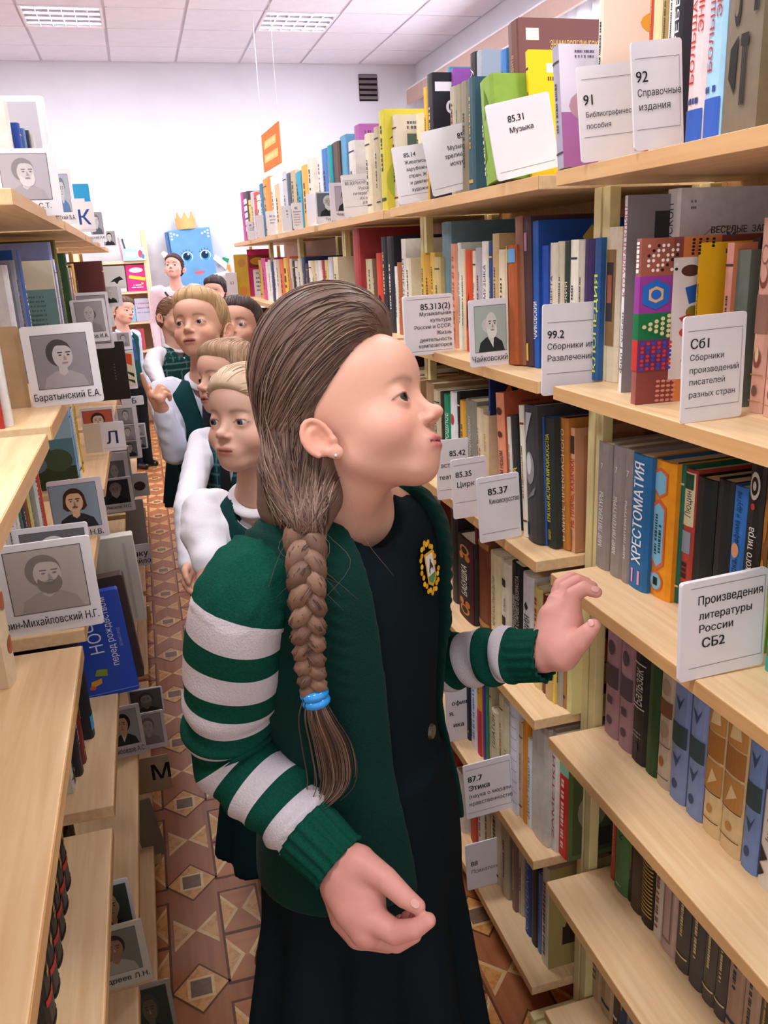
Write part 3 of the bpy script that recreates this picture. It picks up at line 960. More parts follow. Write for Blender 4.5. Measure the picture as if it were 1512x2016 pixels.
row(1, 2, 0.655, [
    (1181, 1211, 447, '#d9cbb2', dict(x=0.675, deco=[('r', 0.2, 0.85, 0.24, 0.86, '#8a6a42'), ('r', 0.3, 0.75, 0.40, 0.78, '#3c3436'), ('r', 0.38, 0.68, 0.52, 0.70, '#a5604a')], label='cream book with a dark pictured spine above card 99.2')),
    (1212, 1222, 385, '#eceaee', dict(x=0.635, d=0.19, cover=[('r', 0, 1, 0, 1, '#8f8a8f'), ('r', 0.22, 1.0, 0.05, 0.92, '#3a383b'), ('e', 0.7, 0.6, 0.2, 0.2, '#5b5759')], deco=[('v', 0.5, 0.50, 0.95, 0.55, 'КТО УКРАЛ КЛИП?', '#b8485c'), ('v', 0.5, 0.10, 0.42, 0.5, 'Фил Гуссен', '#4a4650')], label='tall slim white hardback standing right of card 99.2')),
    (1236, 1250, 470, '#a5645c', dict(x=0.600, d=0.215, cover=[('r', 0, 1, 0, 1, '#8e4a44')] + xs(games, 0.53), deco=[('r', 0, 1, 0.56, 0.78, '#9b3f9a'), ('r', 0, 1, 0.40, 0.56, '#1f7a49'), ('r', 0, 1, 0.21, 0.40, '#cf3d36'), ('s', 0.5, 0.80, 0.98, 0.4, '#f0ece6')], soft=False, label='colourful board games book with game patterns on its cover, second shelf')),
    (1292, 1316, 372, '#e9e4e6', dict(x=0.70, d=0.20, cover=xs(kal, 0.62), deco=[('v', 0.5, 0.70, 0.93, 0.4, 'ДОСКОП', '#3a3236')], label='large white riddle book with coloured lettering, second shelf')),
    (1352, 1361, 478, '#edb820', dict(x=0.672, d=0.15, cover=[('r', 0, 1, 0, 1, '#efbd22'), ('h', 0.24, 0.66, 0.93, 0.028, '#6a4a26'), ('h', 0.26, 0.60, 0.885, 0.028, '#6a4a26'), ('t', 0.62, 0.62, 0.17, 'К', '#2c2420', 'L', 0.05), ('t', 0.78, 0.26, 0.10, 'Ч', '#2c2420', 'L', 0.05), ('h', 0.5, 1.0, 0.10, 0.016, '#b0482c')], label='bright yellow book above card marked Сб1')),
    (1405, 1423, 478, '#e0a090', dict(x=0.69, cover=[('r', 0, 1, 0, 1, '#d98663')])),
    (1423, 1450, 492, '#6a7468', dict(x=0.695, deco=[('v', 0.5, 0.30, 0.62, 0.42, 'СУРКОВ-2', '#efe9e2', 0.03)], label='grey-green book above card marked Сб1')),
    (1452, 1466, 0.20, '#2a2628', dict(x=0.72)),
    (1468, 1495, 428, '#dca894', dict(x=0.690, deco=[('r', 0, 1, 0.42, 0.62, '#9a7263'), ('e', 0.5, 0.82, 0.28, 0.05, '#8f5f50'), ('e', 0.5, 0.82, 0.22, 0.04, '#dca894'), ('e', 0.5, 0.70, 0.28, 0.05, '#8a4f42'), ('e', 0.5, 0.725, 0.24, 0.045, '#dca894'), ('e', 0.5, 0.29, 0.28, 0.05, '#8a4f42'), ('e', 0.5, 0.31, 0.14, 0.04, '#d9c49a'), ('e', 0.5, 0.12, 0.2, 0.03, '#7c5a4c'), ('r', 0, 1, 0.20, 0.207, '#b58a55'), ('r', 0, 1, 0.06, 0.066, '#b58a55')], label='pinkish ornamented volume right of card Сб1, left of two')),
    (1496, 1540, 424, '#dca894', dict(x=0.686, deco=[('r', 0, 1, 0.42, 0.62, '#9a7263'), ('e', 0.5, 0.82, 0.28, 0.05, '#8f5f50'), ('e', 0.5, 0.82, 0.22, 0.04, '#dca894'), ('e', 0.5, 0.70, 0.28, 0.05, '#8a4f42'), ('e', 0.5, 0.725, 0.24, 0.045, '#dca894'), ('e', 0.5, 0.29, 0.28, 0.05, '#8a4f42'), ('e', 0.5, 0.31, 0.14, 0.04, '#d9c49a'), ('e', 0.5, 0.12, 0.2, 0.03, '#7c5a4c'), ('r', 0, 1, 0.20, 0.207, '#b58a55'), ('r', 0, 1, 0.06, 0.066, '#b58a55')], label='pinkish ornamented volume at the right frame edge, second shelf')),
])
ycard(1.177, 1067, 780, 1206, 600, 'white divider card numbered 99.2 between the two nearest right bookcases', rule(0.24, 0.80) + lines([(0.06, 0.63, 0.085, '99.2', 'L', 0.025), (0.06, 0.51, 0.065, 'Сборники игр,'), (0.06, 0.38, 0.065, 'Развлечений')]), group='shelf divider cards on the right')
ycard(0.824, 1340, 835, 1459, 624, 'white divider card marked Сб1 on the second right shelf', rule(0.14, 0.86) + lines([(0.10, 0.70, 0.088, 'Сб1', 'L', 0.03), (0.10, 0.59, 0.055, 'Сборники'), (0.10, 0.47, 0.055, 'произведений'), (0.10, 0.36, 0.055, 'писателей'), (0.10, 0.24, 0.055, 'разных стран')]), group='shelf divider cards on the right', roll=-1.5)

# third shelf
mir = lambda a: [('t', 0.36, 0.80, 0.045, '7', '#f0ecec'), ('v', 0.5, 0.18, 0.62, 0.30, 'МИР ЛИТЕРАТУРЫ', '#f0ecec')]
row(1, 3, 0.668, [
    (1169, 1195, 872, '#958a86', dict(deco=mir(0), label='grey literature volume numbered 7, leftmost of the three, third shelf')),
    (1197, 1219, 878, '#958a86', dict(deco=mir(0), label='grey literature volume numbered 7, middle of the three, third shelf')),
    (1219, 1233, 884, '#958a86', dict(deco=mir(0), label='grey literature volume numbered 7 touching the blue textbook, third shelf')),
    (1233, 1268, 896, '#2a6ea6', dict(x=0.672, deco=[('v', 0.52, 0.20, 0.95, 0.50, 'ХРЕСТОМАТИЯ', '#f4f6fa', 0.04), ('t', 0.16, 0.045, 0.11, '11', '#f2a3c8', 'L', 0.04)], label='blue school reader with bold white lettering and pink number 11')),
    (1270, 1314, 907, '#f09a1e', dict(x=0.684, deco=[('p', [(0.2, 0.92), (0.5, 0.95), (0.8, 0.92), (0.8, 0.78), (0.5, 0.73), (0.2, 0.78)], '#d8684a'), ('p', [(0.26, 0.90), (0.5, 0.93), (0.74, 0.90), (0.74, 0.79), (0.5, 0.75), (0.26, 0.79)], '#7fc0d8'), ('p', [(0.2, 0.68), (0.5, 0.73), (0.8, 0.68), (0.8, 0.26), (0.5, 0.20), (0.2, 0.26)], '#d8684a'), ('p', [(0.27, 0.66), (0.5, 0.70), (0.73, 0.66), (0.73, 0.28), (0.5, 0.23), (0.27, 0.28)], '#7fc0d8'), ('e', 0.5, 0.12, 0.30, 0.075, '#d8684a'), ('e', 0.5, 0.12, 0.24, 0.062, '#7fc0d8'), ('s', 0.42, 0.32, 0.62, 0.10, '#2c4a5a'), ('s', 0.60, 0.34, 0.58, 0.10, '#2c4a5a'), ('r', 0.40, 0.60, 0.09, 0.15, '#222222')], label='orange hardback with pale blue panels on the spine, third shelf')),
    (1315, 1331, 914, '#226a58', dict(x=0.694)),
    (1331, 1353, 924, '#b8453c', dict(x=0.698, deco=[('r', 0, 1, 0.60, 0.98, '#d8cba4'), ('r', 0.1, 0.9, 0.86, 0.97, '#2f4a34'), ('v', 0.55, 0.66, 0.85, 0.5, 'Люцин', '#3a342e'), ('r', 0.1, 0.9, 0.40, 0.56, '#8d99a6'), ('s', 0.5, 0.05, 0.35, 0.4, '#3a2a2a')])),
    (1354, 1390, 942, '#1d2324', dict(x=0.70, deco=[])), (1391, 1421, 946, '#232728', dict(x=0.70, deco=[])),
    (1421, 1446, 958, '#3478c8', dict(x=0.70, deco=[('v', 0.5, 0.34, 0.78, 0.42, 'ошибка, Серафима', '#22355c'), ('v', 0.5, 0.80, 0.97, 0.40, 'и другие', '#22355c'), ('e', 0.5, 0.58, 0.3, 0.05, '#d8a07c')], label='bright blue slim book behind card СБ2, third shelf')),
    (1446, 1475, 912, '#2b2624', dict(x=0.698, deco=[('e', 0.5, 0.88, 0.34, 0.075, '#d8d4cf'), ('e', 0.5, 0.88, 0.24, 0.05, '#2b2624'), ('e', 0.5, 0.88, 0.12, 0.025, '#d8d4cf'), ('e', 0.5, 0.77, 0.14, 0.018, '#b5404a'), ('v', 0.5, 0.20, 0.66, 0.44, 'королевского тигра', '#ece6dc', 0.02)], label='dark book about a tiger with a pale seal, behind card СБ2')),
    (1475, 1488, 912, '#8a5a2c', dict(x=0.70, deco=[('e', 0.5, 0.7, 0.3, 0.12, '#b8752f'), ('e', 0.5, 0.4, 0.3, 0.10, '#c98a3c')])),
    (1489, 1499, 976, '#a8cc50', dict(x=0.70, deco=[('v', 0.5, 0.3, 0.7, 0.55, 'ВЫПУСК 1', '#3c5a2c')])),
    (1500, 1530, 962, '#2fa8a0', dict(x=0.675, deco=[('r', 0, 1, 0.86, 0.87, '#c9a24d'), ('r', 0, 1, 0.34, 0.46, '#9a8a55'), ('e', 0.3, 0.12, 0.2, 0.03, '#6a7a4a')], label='teal hardback at the right frame edge, third shelf')),
])
ycard(0.771, 1337, 1345, 1501, 1150, 'white divider card marked СБ2 on the third right shelf', rule(0.12, 0.93, 0.10, 0.97) + lines([(0.18, 0.76, 0.085, 'Произведения', 'L', 0.02, 0.76), (0.20, 0.61, 0.075, 'литературы', 'L', 0.02, 0.62), (0.20, 0.48, 0.075, 'России', 'L', 0.02), (0.24, 0.32, 0.095, 'СБ2', 'L', 0.04)]), thick=0.006, group='shelf divider cards on the right', roll=-2)

# fourth shelf
ornA = lambda c, d_: [('r', 0, 1, 0.42, 0.60, d_), ('e', 0.5, 0.74, 0.25, 0.06, d_), ('r', 0.3, 0.7, 0.28, 0.34, d_), ('e', 0.5, 0.14, 0.22, 0.035, d_)]
ornB = [('r', 0, 1, 0.42, 0.58, '#3a4a4c'), ('p', [(0.2, 0.78), (0.5, 0.68), (0.8, 0.80), (0.55, 0.74)], '#3c4a6a'), ('p', [(0.2, 0.36), (0.5, 0.26), (0.8, 0.38), (0.55, 0.32)], '#3c4a6a'), ('e', 0.45, 0.13, 0.18, 0.035, '#3c4a6a')]
ornC = [('r', 0, 1, 0.70, 0.93, '#b98246'), ('r', 0, 1, 0.52, 0.69, '#a06a34'), ('r', 0, 1, 0.30, 0.50, '#b98246'), ('p', [(0.2, 0.74), (0.4, 0.88), (0.7, 0.86), (0.8, 0.76)], '#dcc08c'), ('p', [(0.25, 0.33), (0.5, 0.46), (0.8, 0.40)], '#dcc08c'), ('r', 0, 1, 0.29, 0.297, '#5a3c20'), ('e', 0.5, 0.18, 0.16, 0.03, '#b98246'), ('r', 0, 1, 0.10, 0.107, '#5a3c20')]
row(1, 4, 0.684, [
    (1187, 1213, 0.225, '#a87f88', dict(deco=ornA('', '#5a4a50'), label='mauve volume with dark emblems, leftmost of the pair, fourth shelf')), (1214, 1240, 0.225, '#a87f88', dict(deco=ornA('', '#5a4a50'), label='mauve volume with dark emblems beside a black book, fourth shelf')),
    (1240, 1267, 0.225, '#262323', dict(deco=[('v', 0.45, 0.46, 0.75, 0.6, 'Бальзак', '#cfc9c4'), ('r', 0.1, 0.9, 0.44, 0.45, '#cfc9c4'), ('r', 0.1, 0.9, 0.78, 0.79, '#cfc9c4'), ('h', 0.2, 0.8, 0.24, 0.01, '#b5aea8'), ('h', 0.2, 0.8, 0.21, 0.01, '#b5aea8'), ('r', 0.35, 0.6, 0.10, 0.16, '#4a4644')], label='black hardback with silver script on the spine, fourth shelf')),
    (1267, 1288, 0.225, '#274a26', dict(deco=[])),
    (1289, 1314, 0.22, '#c0ad96', dict(deco=[('r', 0, 1, 0.56, 0.68, '#7a5238'), ('e', 0.5, 0.45, 0.35, 0.06, '#a8917a'), ('e', 0.5, 0.78, 0.35, 0.06, '#a8917a'), ('e', 0.45, 0.2, 0.2, 0.04, '#a5602f'), ('r', 0, 1, 0.33, 0.337, '#6a5644'), ('r', 0, 1, 0.08, 0.087, '#6a5644')])),
    (1314, 1344, 0.225, '#7c8ab4', dict(deco=ornB, label='dusty blue volume with bird figures, fourth shelf, left of two')), (1346, 1377, 0.225, '#7c8ab4', dict(deco=ornB, label='dusty blue volume with bird figures beside tan volumes, fourth shelf')),
    (1378, 1412, 0.235, '#d8b887', dict(deco=ornC, label='tan banded volume beside dusty blue volumes, fourth shelf')), (1412, 1452, 0.235, '#d8b887', dict(deco=ornC, label='tan banded volume beside a blue one, fourth shelf')),
    (1453, 1484, 0.23, '#6f86b4', dict(deco=ornB)),
    (1486, 1530, 0.235, '#e0d4c6', dict(deco=[('p', [(0.1, 0.6), (0.4, 0.66), (0.1, 0.70), (0.5, 0.78), (0.1, 0.80), (0.5, 0.95), (0.1, 0.95)], '#2b2524'), ('v', 0.5, 0.30, 0.60, 0.40, 'Аман брод мат', '#2b2524'), ('p', [(0.1, 0.05), (0.4, 0.10), (0.1, 0.14), (0.5, 0.20), (0.1, 0.26)], '#2b2524')], label='cream volume with black ornaments at right frame edge, fourth shelf')),
])
# fifth shelf
row(1, 5, 0.696, [
    (1198, 1205, 0.20, '#b8442c'), (1206, 1232, 0.22, '#4a7444', dict(deco=[('h', 0.3, 0.7, 0.06, 0.012, '#cfe0c0'), ('v', 0.5, 0.5, 0.85, 0.3, 'Юлиан', '#1f3320')])), (1232, 1238, 0.23, '#2a2624'), (1238, 1259, 0.22, '#4a3426'),
    (1259, 1281, 0.22, '#2a1f1a', dict(deco=[('r', 0, 1, 0.1 + 0.035 * i, 0.112 + 0.035 * i, '#c9a24d') for i in range(22)])), (1282, 1297, 0.21, '#d8c8b4', dict(deco=[('s', 0.5, 0.1, 0.9, 0.4, '#8a5a50')])),
    (1297, 1325, 0.22, '#bfa294', dict(deco=[('r', 0.2, 0.8, 0.10, 0.9, '#8c7468'), ('r', 0.28, 0.72, 0.13, 0.87, '#bfa294')])),
    (1325, 1350, 0.22, '#4f4642'), (1351, 1377, 0.22, '#4a4444'), (1377, 1400, 0.22, '#544a44'), (1400, 1422, 0.22, '#4a4440'), (1422, 1452, 0.21, '#a5836c'), (1452, 1482, 0.21, '#b08d76'), (1482, 1502, 0.22, '#4f463c'), (1502, 1530, 0.22, '#5a4c40'),
])
row(1, 6, 0.690, [(1160, 1180, 0.22, '#b59a78', dict(deco=[('v', 0.5, 0.2, 0.8, 0.3, 'ШКОЛ', '#6a5038')])), (1180, 1203, 0.22, '#b89c78'), (1203, 1214, 0.22, '#4a3a2e'), (1214, 1228, 0.22, '#2c3a5a'), (1228, 1242, 0.22, '#5a6a8a'), (1243, 1262, 0.22, '#8a7a68'), (1262, 1286, 0.22, '#6a4a3c'), (1286, 1310, 0.22, '#3c4a3c')])
# ================================================================ right-hand rows, second bookcase
row(2, 1, 0.612, [
    (1094, 1110, 85, '#a9a3b4', dict(d=0.12, x=0.588, lean=8, cover=[('r', 0, 1, 0, 1, '#d9d4e2'), ('r', 0.0, 1, 0.0, 0.45, '#a86aa0'), ('e', 0.5, 0.50, 0.4, 0.16, '#b58f9c'), ('p', [(0.2, 0.2), (0.6, 0.3), (0.5, 0.05)], '#c8705c'), ('h', 0.2, 0.45, 0.93, 0.02, '#6a5a78'), ('h', 0.2, 0.45, 0.89, 0.02, '#6a5a78')], label='silvery pink glossy book leaning right of card 85.31')),
    (1040, 1048, 94, '#f2c81c', dict(d=0.085, x=0.645, lean=6, cover=[('r', 0, 1, 0, 1, '#f4cc1e'), ('r', 0.38, 0.82, 0.83, 0.90, '#efeadf'), ('p', [(0.6, 0.22), (0.9, 0.30), (1.0, 0.16), (0.8, 0.12)], '#2c3a5c'), ('h', 0.40, 0.80, 0.77, 0.03, '#6a4a2a')], label='yellow book above card 85.31 on the top shelf')),
    (1008, 1030, 38, '#6f4238', dict(d=0.17, x=0.665, lean=5, deco=[('v', 0.5, 0.2, 0.8, 0.3, 'словарь юного музыканта', '#c49a70')], cover=[('r', 0, 1, 0, 1, '#7d5352'), ('r', 0.08, 0.22, 0.87, 0.94, '#e6dfd8'), ('t', 0.34, 0.82, 0.05, 'ЭНЦИКЛОПЕДИЧЕСКИЙ', '#e0c070', 'L', 0.02, 0.6), ('t', 0.62, 0.73, 0.05, 'СЛОВАРЬ', '#e0c070', 'L', 0.02)], label='tall brown encyclopedic dictionary on the top shelf')),
    (1010, 1021, 0.17, '#3a3436', dict(x=0.66)), (999, 1009, 0.18, '#c9a27c', dict(x=0.66)), (984, 998, 98, '#3f7fc4', dict(x=0.67, d=0.12, cover=[('r', 0, 1, 0, 1, '#4a8acc')])),
    (982, 990, 0.155, '#c9bda4', dict(x=0.64)),
    (955, 980, 152, '#86a83c', dict(x=0.588, lean=9, d=0.10, deco=[('p', [(0.1, 0.2), (0.4, 0.25), (0.2, 0.5)], '#6a8a2c'), ('p', [(0.4, 0.6), (0.8, 0.7), (0.5, 0.9)], '#5f8028'), ('s', 0.12, 0.1, 0.6, 0.14, '#efe8d0')], label='worn green book between cards 85.3 and 85.31')),
    (940, 952, 100, '#aab2bf', dict(x=0.70, d=0.13, cover=[('r', 0, 1, 0, 1, '#9aa6b8'), ('r', 0.3, 0.8, 0.84, 0.92, '#e6e0d4'), ('r', 0.15, 0.9, 0.2, 0.75, '#7f8ca2')])),
    (928, 940, 104, '#2a282c', dict(x=0.70, deco=[('v', 0.5, 0.6, 0.9, 0.5, 'Я УЧУ', WHT)])),
    (922, 934, 0.20, '#3a5a66', dict(x=0.63)), (910, 922, 0.20, '#8a806c', dict(x=0.63)), (898, 910, 0.20, '#9a8f78', dict(x=0.63)), (888, 898, 0.20, '#b5aa94', dict(x=0.625)),
    (890, 896, 135, '#9a56b0', dict(x=0.68)), (884, 890, 133, '#1f9ab0', dict(x=0.68)),
    (846, 858, 146, '#2b2830', dict(x=0.64, d=0.09, cover=[('r', 0, 1, 0, 1, '#2b2830'), ('r', 0.05, 0.9, 0.86, 0.93, '#efeaf0'), ('t', 0.30, 0.68, 0.12, 'Ф.И', '#efeaf0', 'L', 0.05), ('r', 0.1, 0.9, 0.1, 0.52, '#d9c8ae'), ('p', [(0.3, 0.1), (0.5, 0.45), (0.8, 0.1)], '#2f2c32')], label='black book with large white initials behind card 85.3')),
    (838, 845, 172, '#e8b426', dict(x=0.64, d=0.06)),
])
rcard(1, 0.570, 981, 1104, 205, 'white divider card 85.31 right of the worn green book', rule(0.10, 2.0) [:1] + lines([(0.30, 0.72, 0.085, '85.31', 'L', 0.03), (0.30, 0.58, 0.07, 'Музыка', 'L', 0.02)]), roll=-11)
rcard(1, 0.572, 854, 950, 258, 'white divider card 85.3 left of the worn green book', rule(0.10, 2.0)[:1] + lines([(0.92, 0.78, 0.085, '85.3', 'R', 0.03), (0.94, 0.64, 0.065, 'Музыка и', 'R', 0.01), (0.96, 0.52, 0.065, 'зрелищные', 'R', 0.01), (0.97, 0.40, 0.065, 'искусства', 'R', 0.01)]), roll=-11)
rcard(1, 0.574, 787, 856, 290, 'white divider card 85.14 in front of the yellow-green art book', rule(0.14, 2.0)[:1] + lines([(0.30, 0.80, 0.075, '85.14', 'L', 0.03), (0.30, 0.68, 0.06, 'Живопись', 'L', 0.01, 0.8), (0.32, 0.56, 0.06, 'зарубежн.', 'L', 0.01, 0.8), (0.36, 0.44, 0.06, 'стран. Ж', 'L', 0.01, 0.8), (0.38, 0.32, 0.06, 'и деятел', 'L', 0.01, 0.8), (0.40, 0.20, 0.06, 'художни', 'L', 0.01, 0.8)]), roll=-7)

# second shelf
row(2, 2, 0.645, [
    (832, 840, 0.20, '#d9b24a'), (840, 850, 0.195, '#d29a36'), (850, 858, 0.20, '#e0bb58'), (858, 868, 0.19, '#c9b27a'),
    (873, 890, 437, '#6f8f98', dict(x=0.66, deco=[])), (890, 901, 480, '#e09a7a', dict(deco=[('s', 0.5, 0.05, 0.9, 0.3, '#b86a50')])), (902, 908, 478, '#dfe6da'), (908, 916, 490, '#e6d6b4'),
    (917, 929, 493, '#d8502c', dict(deco=[('p', [(0.3, 0.2), (0.7, 0.3), (0.4, 0.45), (0.8, 0.6)], '#2b1f1c')])), (930, 936, 0.20, '#e6d6ba'), (937, 948, 0.205, '#b4acb8'), (949, 960, 475, '#ece6dc', dict(deco=[('v', 0.6, 0.15, 0.8, 0.4, 'ДЕТСКАЯ МУЗЫКА', '#4a4450')])), (961, 968, 475, '#2c4a80'),
    (969, 980, 460, '#c9a878'), (981, 996, 0.20, '#e0cfae'),
    (1000, 1018, 484, '#a8572c', dict(x=0.632, lean=3, deco=[('r', 0, 0.45, 0.86, 0.97, '#8a9a3c'), ('r', 0.45, 1, 0.86, 0.97, '#6a9ad0'), ('r', 0, 0.25, 0, 1, '#d9c49a')], label='orange-brown book right of the composer portrait card, second shelf')),
    (1019, 1032, 426, '#8a5a44', dict(lean=4, x=0.640)), (1033, 1047, 427, '#4a3236', dict(lean=3.5, x=0.645, deco=[('r', 0.3, 0.7, 0.78, 0.9, '#b07a94'), ('r', 0.35, 0.65, 0.04, 0.16, '#e0b84a')])),
    (1048, 1062, 435, '#2458a8', dict(lean=2, x=0.65, d=0.18, cover=[('r', 0, 1, 0, 1, '#1f4a96'), ('p', [(0.45, 0.88), (0.55, 0.96), (0.65, 0.88), (0.60, 0.84), (0.5, 0.84)], '#d9b45c')], deco=[('v', 0.5, 0.2, 0.46, 0.5, 'ЧАЙКОВСКИЙ', WHT, 0.02)], label='tall blue book with white lettering on the spine, second shelf')),
    (1063, 1076, 484, '#2a52b0', dict(x=0.655, lean=2, deco=[('v', 0.4, 0.1, 0.5, 0.3, 'ЧАЙКОВСКИЙ', '#c43a4a'), ('r', 0, 0.3, 0.5, 0.98, '#c43a4a')], label='blue book with a red spine line left of card 99.2')),
    (1078, 1092, 478, '#e6dac4', dict(x=0.66, deco=[('v', 0.4, 0.2, 0.75, 0.3, 'ДЛЯ КОНЦЕРТА', '#5a4a44')])), (1092, 1104, 475, '#d9cbb0', dict(x=0.66)), (1105, 1115, 475, '#2f3c34', dict(x=0.66, deco=[('v', 0.5, 0.1, 0.7, 0.5, 'П.И. ЧАЙКОВСКИЙ', '#e6dcc0')])), (1116, 1130, 472, '#ece4d2', dict(x=0.66)), (1131, 1142, 474, '#cfc4b4', dict(x=0.66)),
    (1143, 1160, 470, '#3c2a5c', dict(x=0.66, deco=[])), (1161, 1172, 468, '#2c5a94', dict(x=0.66, deco=[('v', 0.5, 0.05, 0.75, 0.6, 'КЛОПЕДИЯ', '#d8e03a', 0.03)], label='dark blue book with yellow lettering beside the post, second shelf')),
])
ycard(1.70, 800, 702, 895, 585, 'white divider card numbered 85.313(2) left of the composer portrait', rule(0.06, 0.94, 0.06, 0.96)[:2] + lines([(0.94, 0.76, 0.10, '85.313(2)', 'R', 0.025), (0.95, 0.66, 0.062, 'Музыкальная', 'R', 0.01), (0.95, 0.55, 0.062, 'культура', 'R', 0.01), (0.95, 0.44, 0.062, 'России и СССР.', 'R', 0.01), (0.95, 0.33, 0.062, 'Жизнь', 'R', 0.01), (0.95, 0.22, 0.062, 'деятельность', 'R', 0.01), (0.95, 0.12, 0.062, 'композиторов', 'R', 0.01)]), thick=0.012, group='shelf divider cards on the right', roll=-1)
ycard(1.418, 927, 724, 1001, 592, 'portrait card of an old man with white beard, captioned Чайковский', None, portrait(bg='#a9b5ae', skin='#d3d0ca', hair='#c9c7c2', coat='#2c3032', shirt='#dcdad6', beard='#e0ded9', bald=True, caption='Чайковский', cap=0.085, box_=(0.14, 0.96, 0.22, 0.90), turn=0.7), group='portrait cards on the right', roll=-1.5)

# third shelf
row(2, 3, 0.628, [
    (842, 856, 0.21, '#b58f68'), (857, 868, 0.20, '#d9c8a8'), (869, 876, 0.20, '#33332f'), (877, 888, 0.20, '#1f8a60', dict(deco=[('v', 0.6, 0.1, 0.8, 0.5, 'ПАННО ПРОШЛОЕ', '#e6efe0')])), (889, 900, 0.21, '#ece8ea', dict(deco=[('v', 0.5, 0.1, 0.5, 0.6, 'С О ЛИК', '#a8305a', 0.03), ('e', 0.5, 0.72, 0.3, 0.06, '#b8403a')])), (901, 906, 0.215, '#2c2626'),
    (907, 917, 0.20, '#dda43a'), (918, 938, 788, '#8c887a', dict(deco=[('v', 0.5, 0.35, 0.85, 0.3, 'Дивертисмент', '#d9d4c4')])), (939, 950, 0.20, '#dcc8a4'), (951, 960, 0.19, '#d9c09a', dict(deco=[('v', 0.5, 0.1, 0.8, 0.4, 'МУЗЫКАЛЬНЫЕ МИНИ', '#b88a3c')])),
    (961, 967, 742, '#23409a', dict(d=0.19, x=0.64, cover=[('r', 0, 1, 0, 1, '#1f2a5c'), ('p', [(0.1, 0.80), (0.22, 0.95), (0.26, 0.85), (0.36, 0.94), (0.34, 0.80), (0.22, 0.78)], '#e0703a'), ('t', 0.25, 0.74, 0.06, 'СЕЛЕГИНА', '#d9a23c', 'L', 0.05)], label='dark blue book with an orange butterfly on its cover, third shelf')),
    (985, 1003, 778, '#e0906c', dict(lean=6, x=0.628, d=0.18, deco=[('v', 0.5, 0.1, 0.55, 0.4, 'БРЕЗЕНТОВЫМ НЕБОМ', '#4a3028', 0.02), ('e', 0.5, 0.86, 0.3, 0.03, '#5a3028'), ('e', 0.5, 0.68, 0.25, 0.025, '#5a3028')], cover=[('r', 0, 1, 0, 1, '#b5583c'), ('h', 0.2, 0.4, 0.92, 0.015, '#5a3028')], label='orange-pink book left of card 85.37, third shelf')),
    (1004, 1011, 0.205, '#ddd4c6', dict(lean=6, x=0.628)), (1012, 1024, 822, '#2a2a2c', dict(lean=6, deco=[('v', 0.6, 0.15, 0.55, 0.6, 'ПУГАЧЕВА', '#d9c03c', 0.03)], label='black book with yellow lettering behind card 85.37')),
    (1028, 1037, 802, '#e0d8c4', dict(lean=5.5, x=0.620)), (1038, 1062, 803, '#3c3a3e', dict(lean=5, x=0.622, deco=[('e', 0.5, 0.55, 0.35, 0.12, '#8a8688'), ('e', 0.45, 0.58, 0.2, 0.08, '#c9c6c6'), ('p', [(0.1, 0.7), (0.8, 0.95), (0.3, 0.95)], '#b5b2b2'), ('p', [(0.1, 0.3), (0.9, 0.42), (0.8, 0.36)], '#77747a'), ('r', 0, 0.2, 0.04, 0.14, '#4a6a8a')], label='black and white photo book right of card 85.37')),
    (1063, 1073, 825, '#2f5cae', dict(lean=5, x=0.632, deco=[])), (1074, 1092, 827, '#2c3230', dict(lean=4.5, x=0.638, deco=[('v', 0.6, 0.06, 0.14, 0.30, 'РАБИНОВИЧ', '#c9b83c'), ('v', 0.55, 0.20, 0.88, 0.38, 'КРАТКАЯ ИСТОРИЯ КИНОИСКУССТВА', '#d9d03c', 0.02)], label='dark film history book with yellow lettering, third shelf')),
    (1093, 1101, 830, '#e9e4dc', dict(lean=4, x=0.648, deco=[])), (1102, 1118, 826, '#b8752f', dict(lean=3.5, x=0.655, deco=[('v', 0.55, 0.06, 0.92, 0.36, 'В МИРЕ ПРЕКРАСНОГО', '#f0dfc0')], label='ochre art book with pale lettering, third shelf')),
    (1119, 1132, 845, '#dba37e', dict(lean=2.5, x=0.662, d=0.13, deco=[('r', 0.15, 0.85, 0.80, 0.94, '#4a342c'), ('v', 0.6, 0.20, 0.76, 0.48, 'НЕ ПЛАЧЬ, КАЗАЧКА!', '#c0303a', 0.03), ('v', 0.5, 0.02, 0.18, 0.28, 'Галина Мерджанова', '#4a342c')],
        cover=[('r', 0, 1, 0, 1, '#c08660'), ('r', 0.12, 0.9, 0.08, 0.94, '#b5764f'), ('t', 0.36, 0.62, 0.10, 'НЕ', '#efe0d0', 'L', 0.01), ('t', 0.36, 0.48, 0.10, 'КАЗ', '#efe0d0', 'L', 0.01), ('p', [(0.25, 0.0), (0.55, 0.22), (0.85, 0.22), (1.0, 0.0)], '#4a2c24'), ('e', 0.28, 0.86, 0.1, 0.05, '#3a2c28')], label='brick-coloured novel against the post, third shelf')),
])
ycard(1.62, 862, 985, 925, 868, 'white divider card numbered 85.42, farthest of three overlapping cards', rule(0.16, 2.0)[:1] + lines([(0.88, 0.72, 0.09, '85.42', 'R', 0.02, 0.7), (0.95, 0.54, 0.075, 'эстетный', 'R'), (0.55, 0.34, 0.075, 'театр', 'R')]), group='shelf divider cards on the right')
ycard(1.478, 894, 1023, 962, 906, 'white divider card numbered 85.35, middle of three overlapping cards', rule(0.27, 0.90)[:2] + lines([(0.10, 0.70, 0.09, '85.35', 'L', 0.03), (0.12, 0.53, 0.09, 'Цирк')]), group='shelf divider cards on the right', roll=-2)
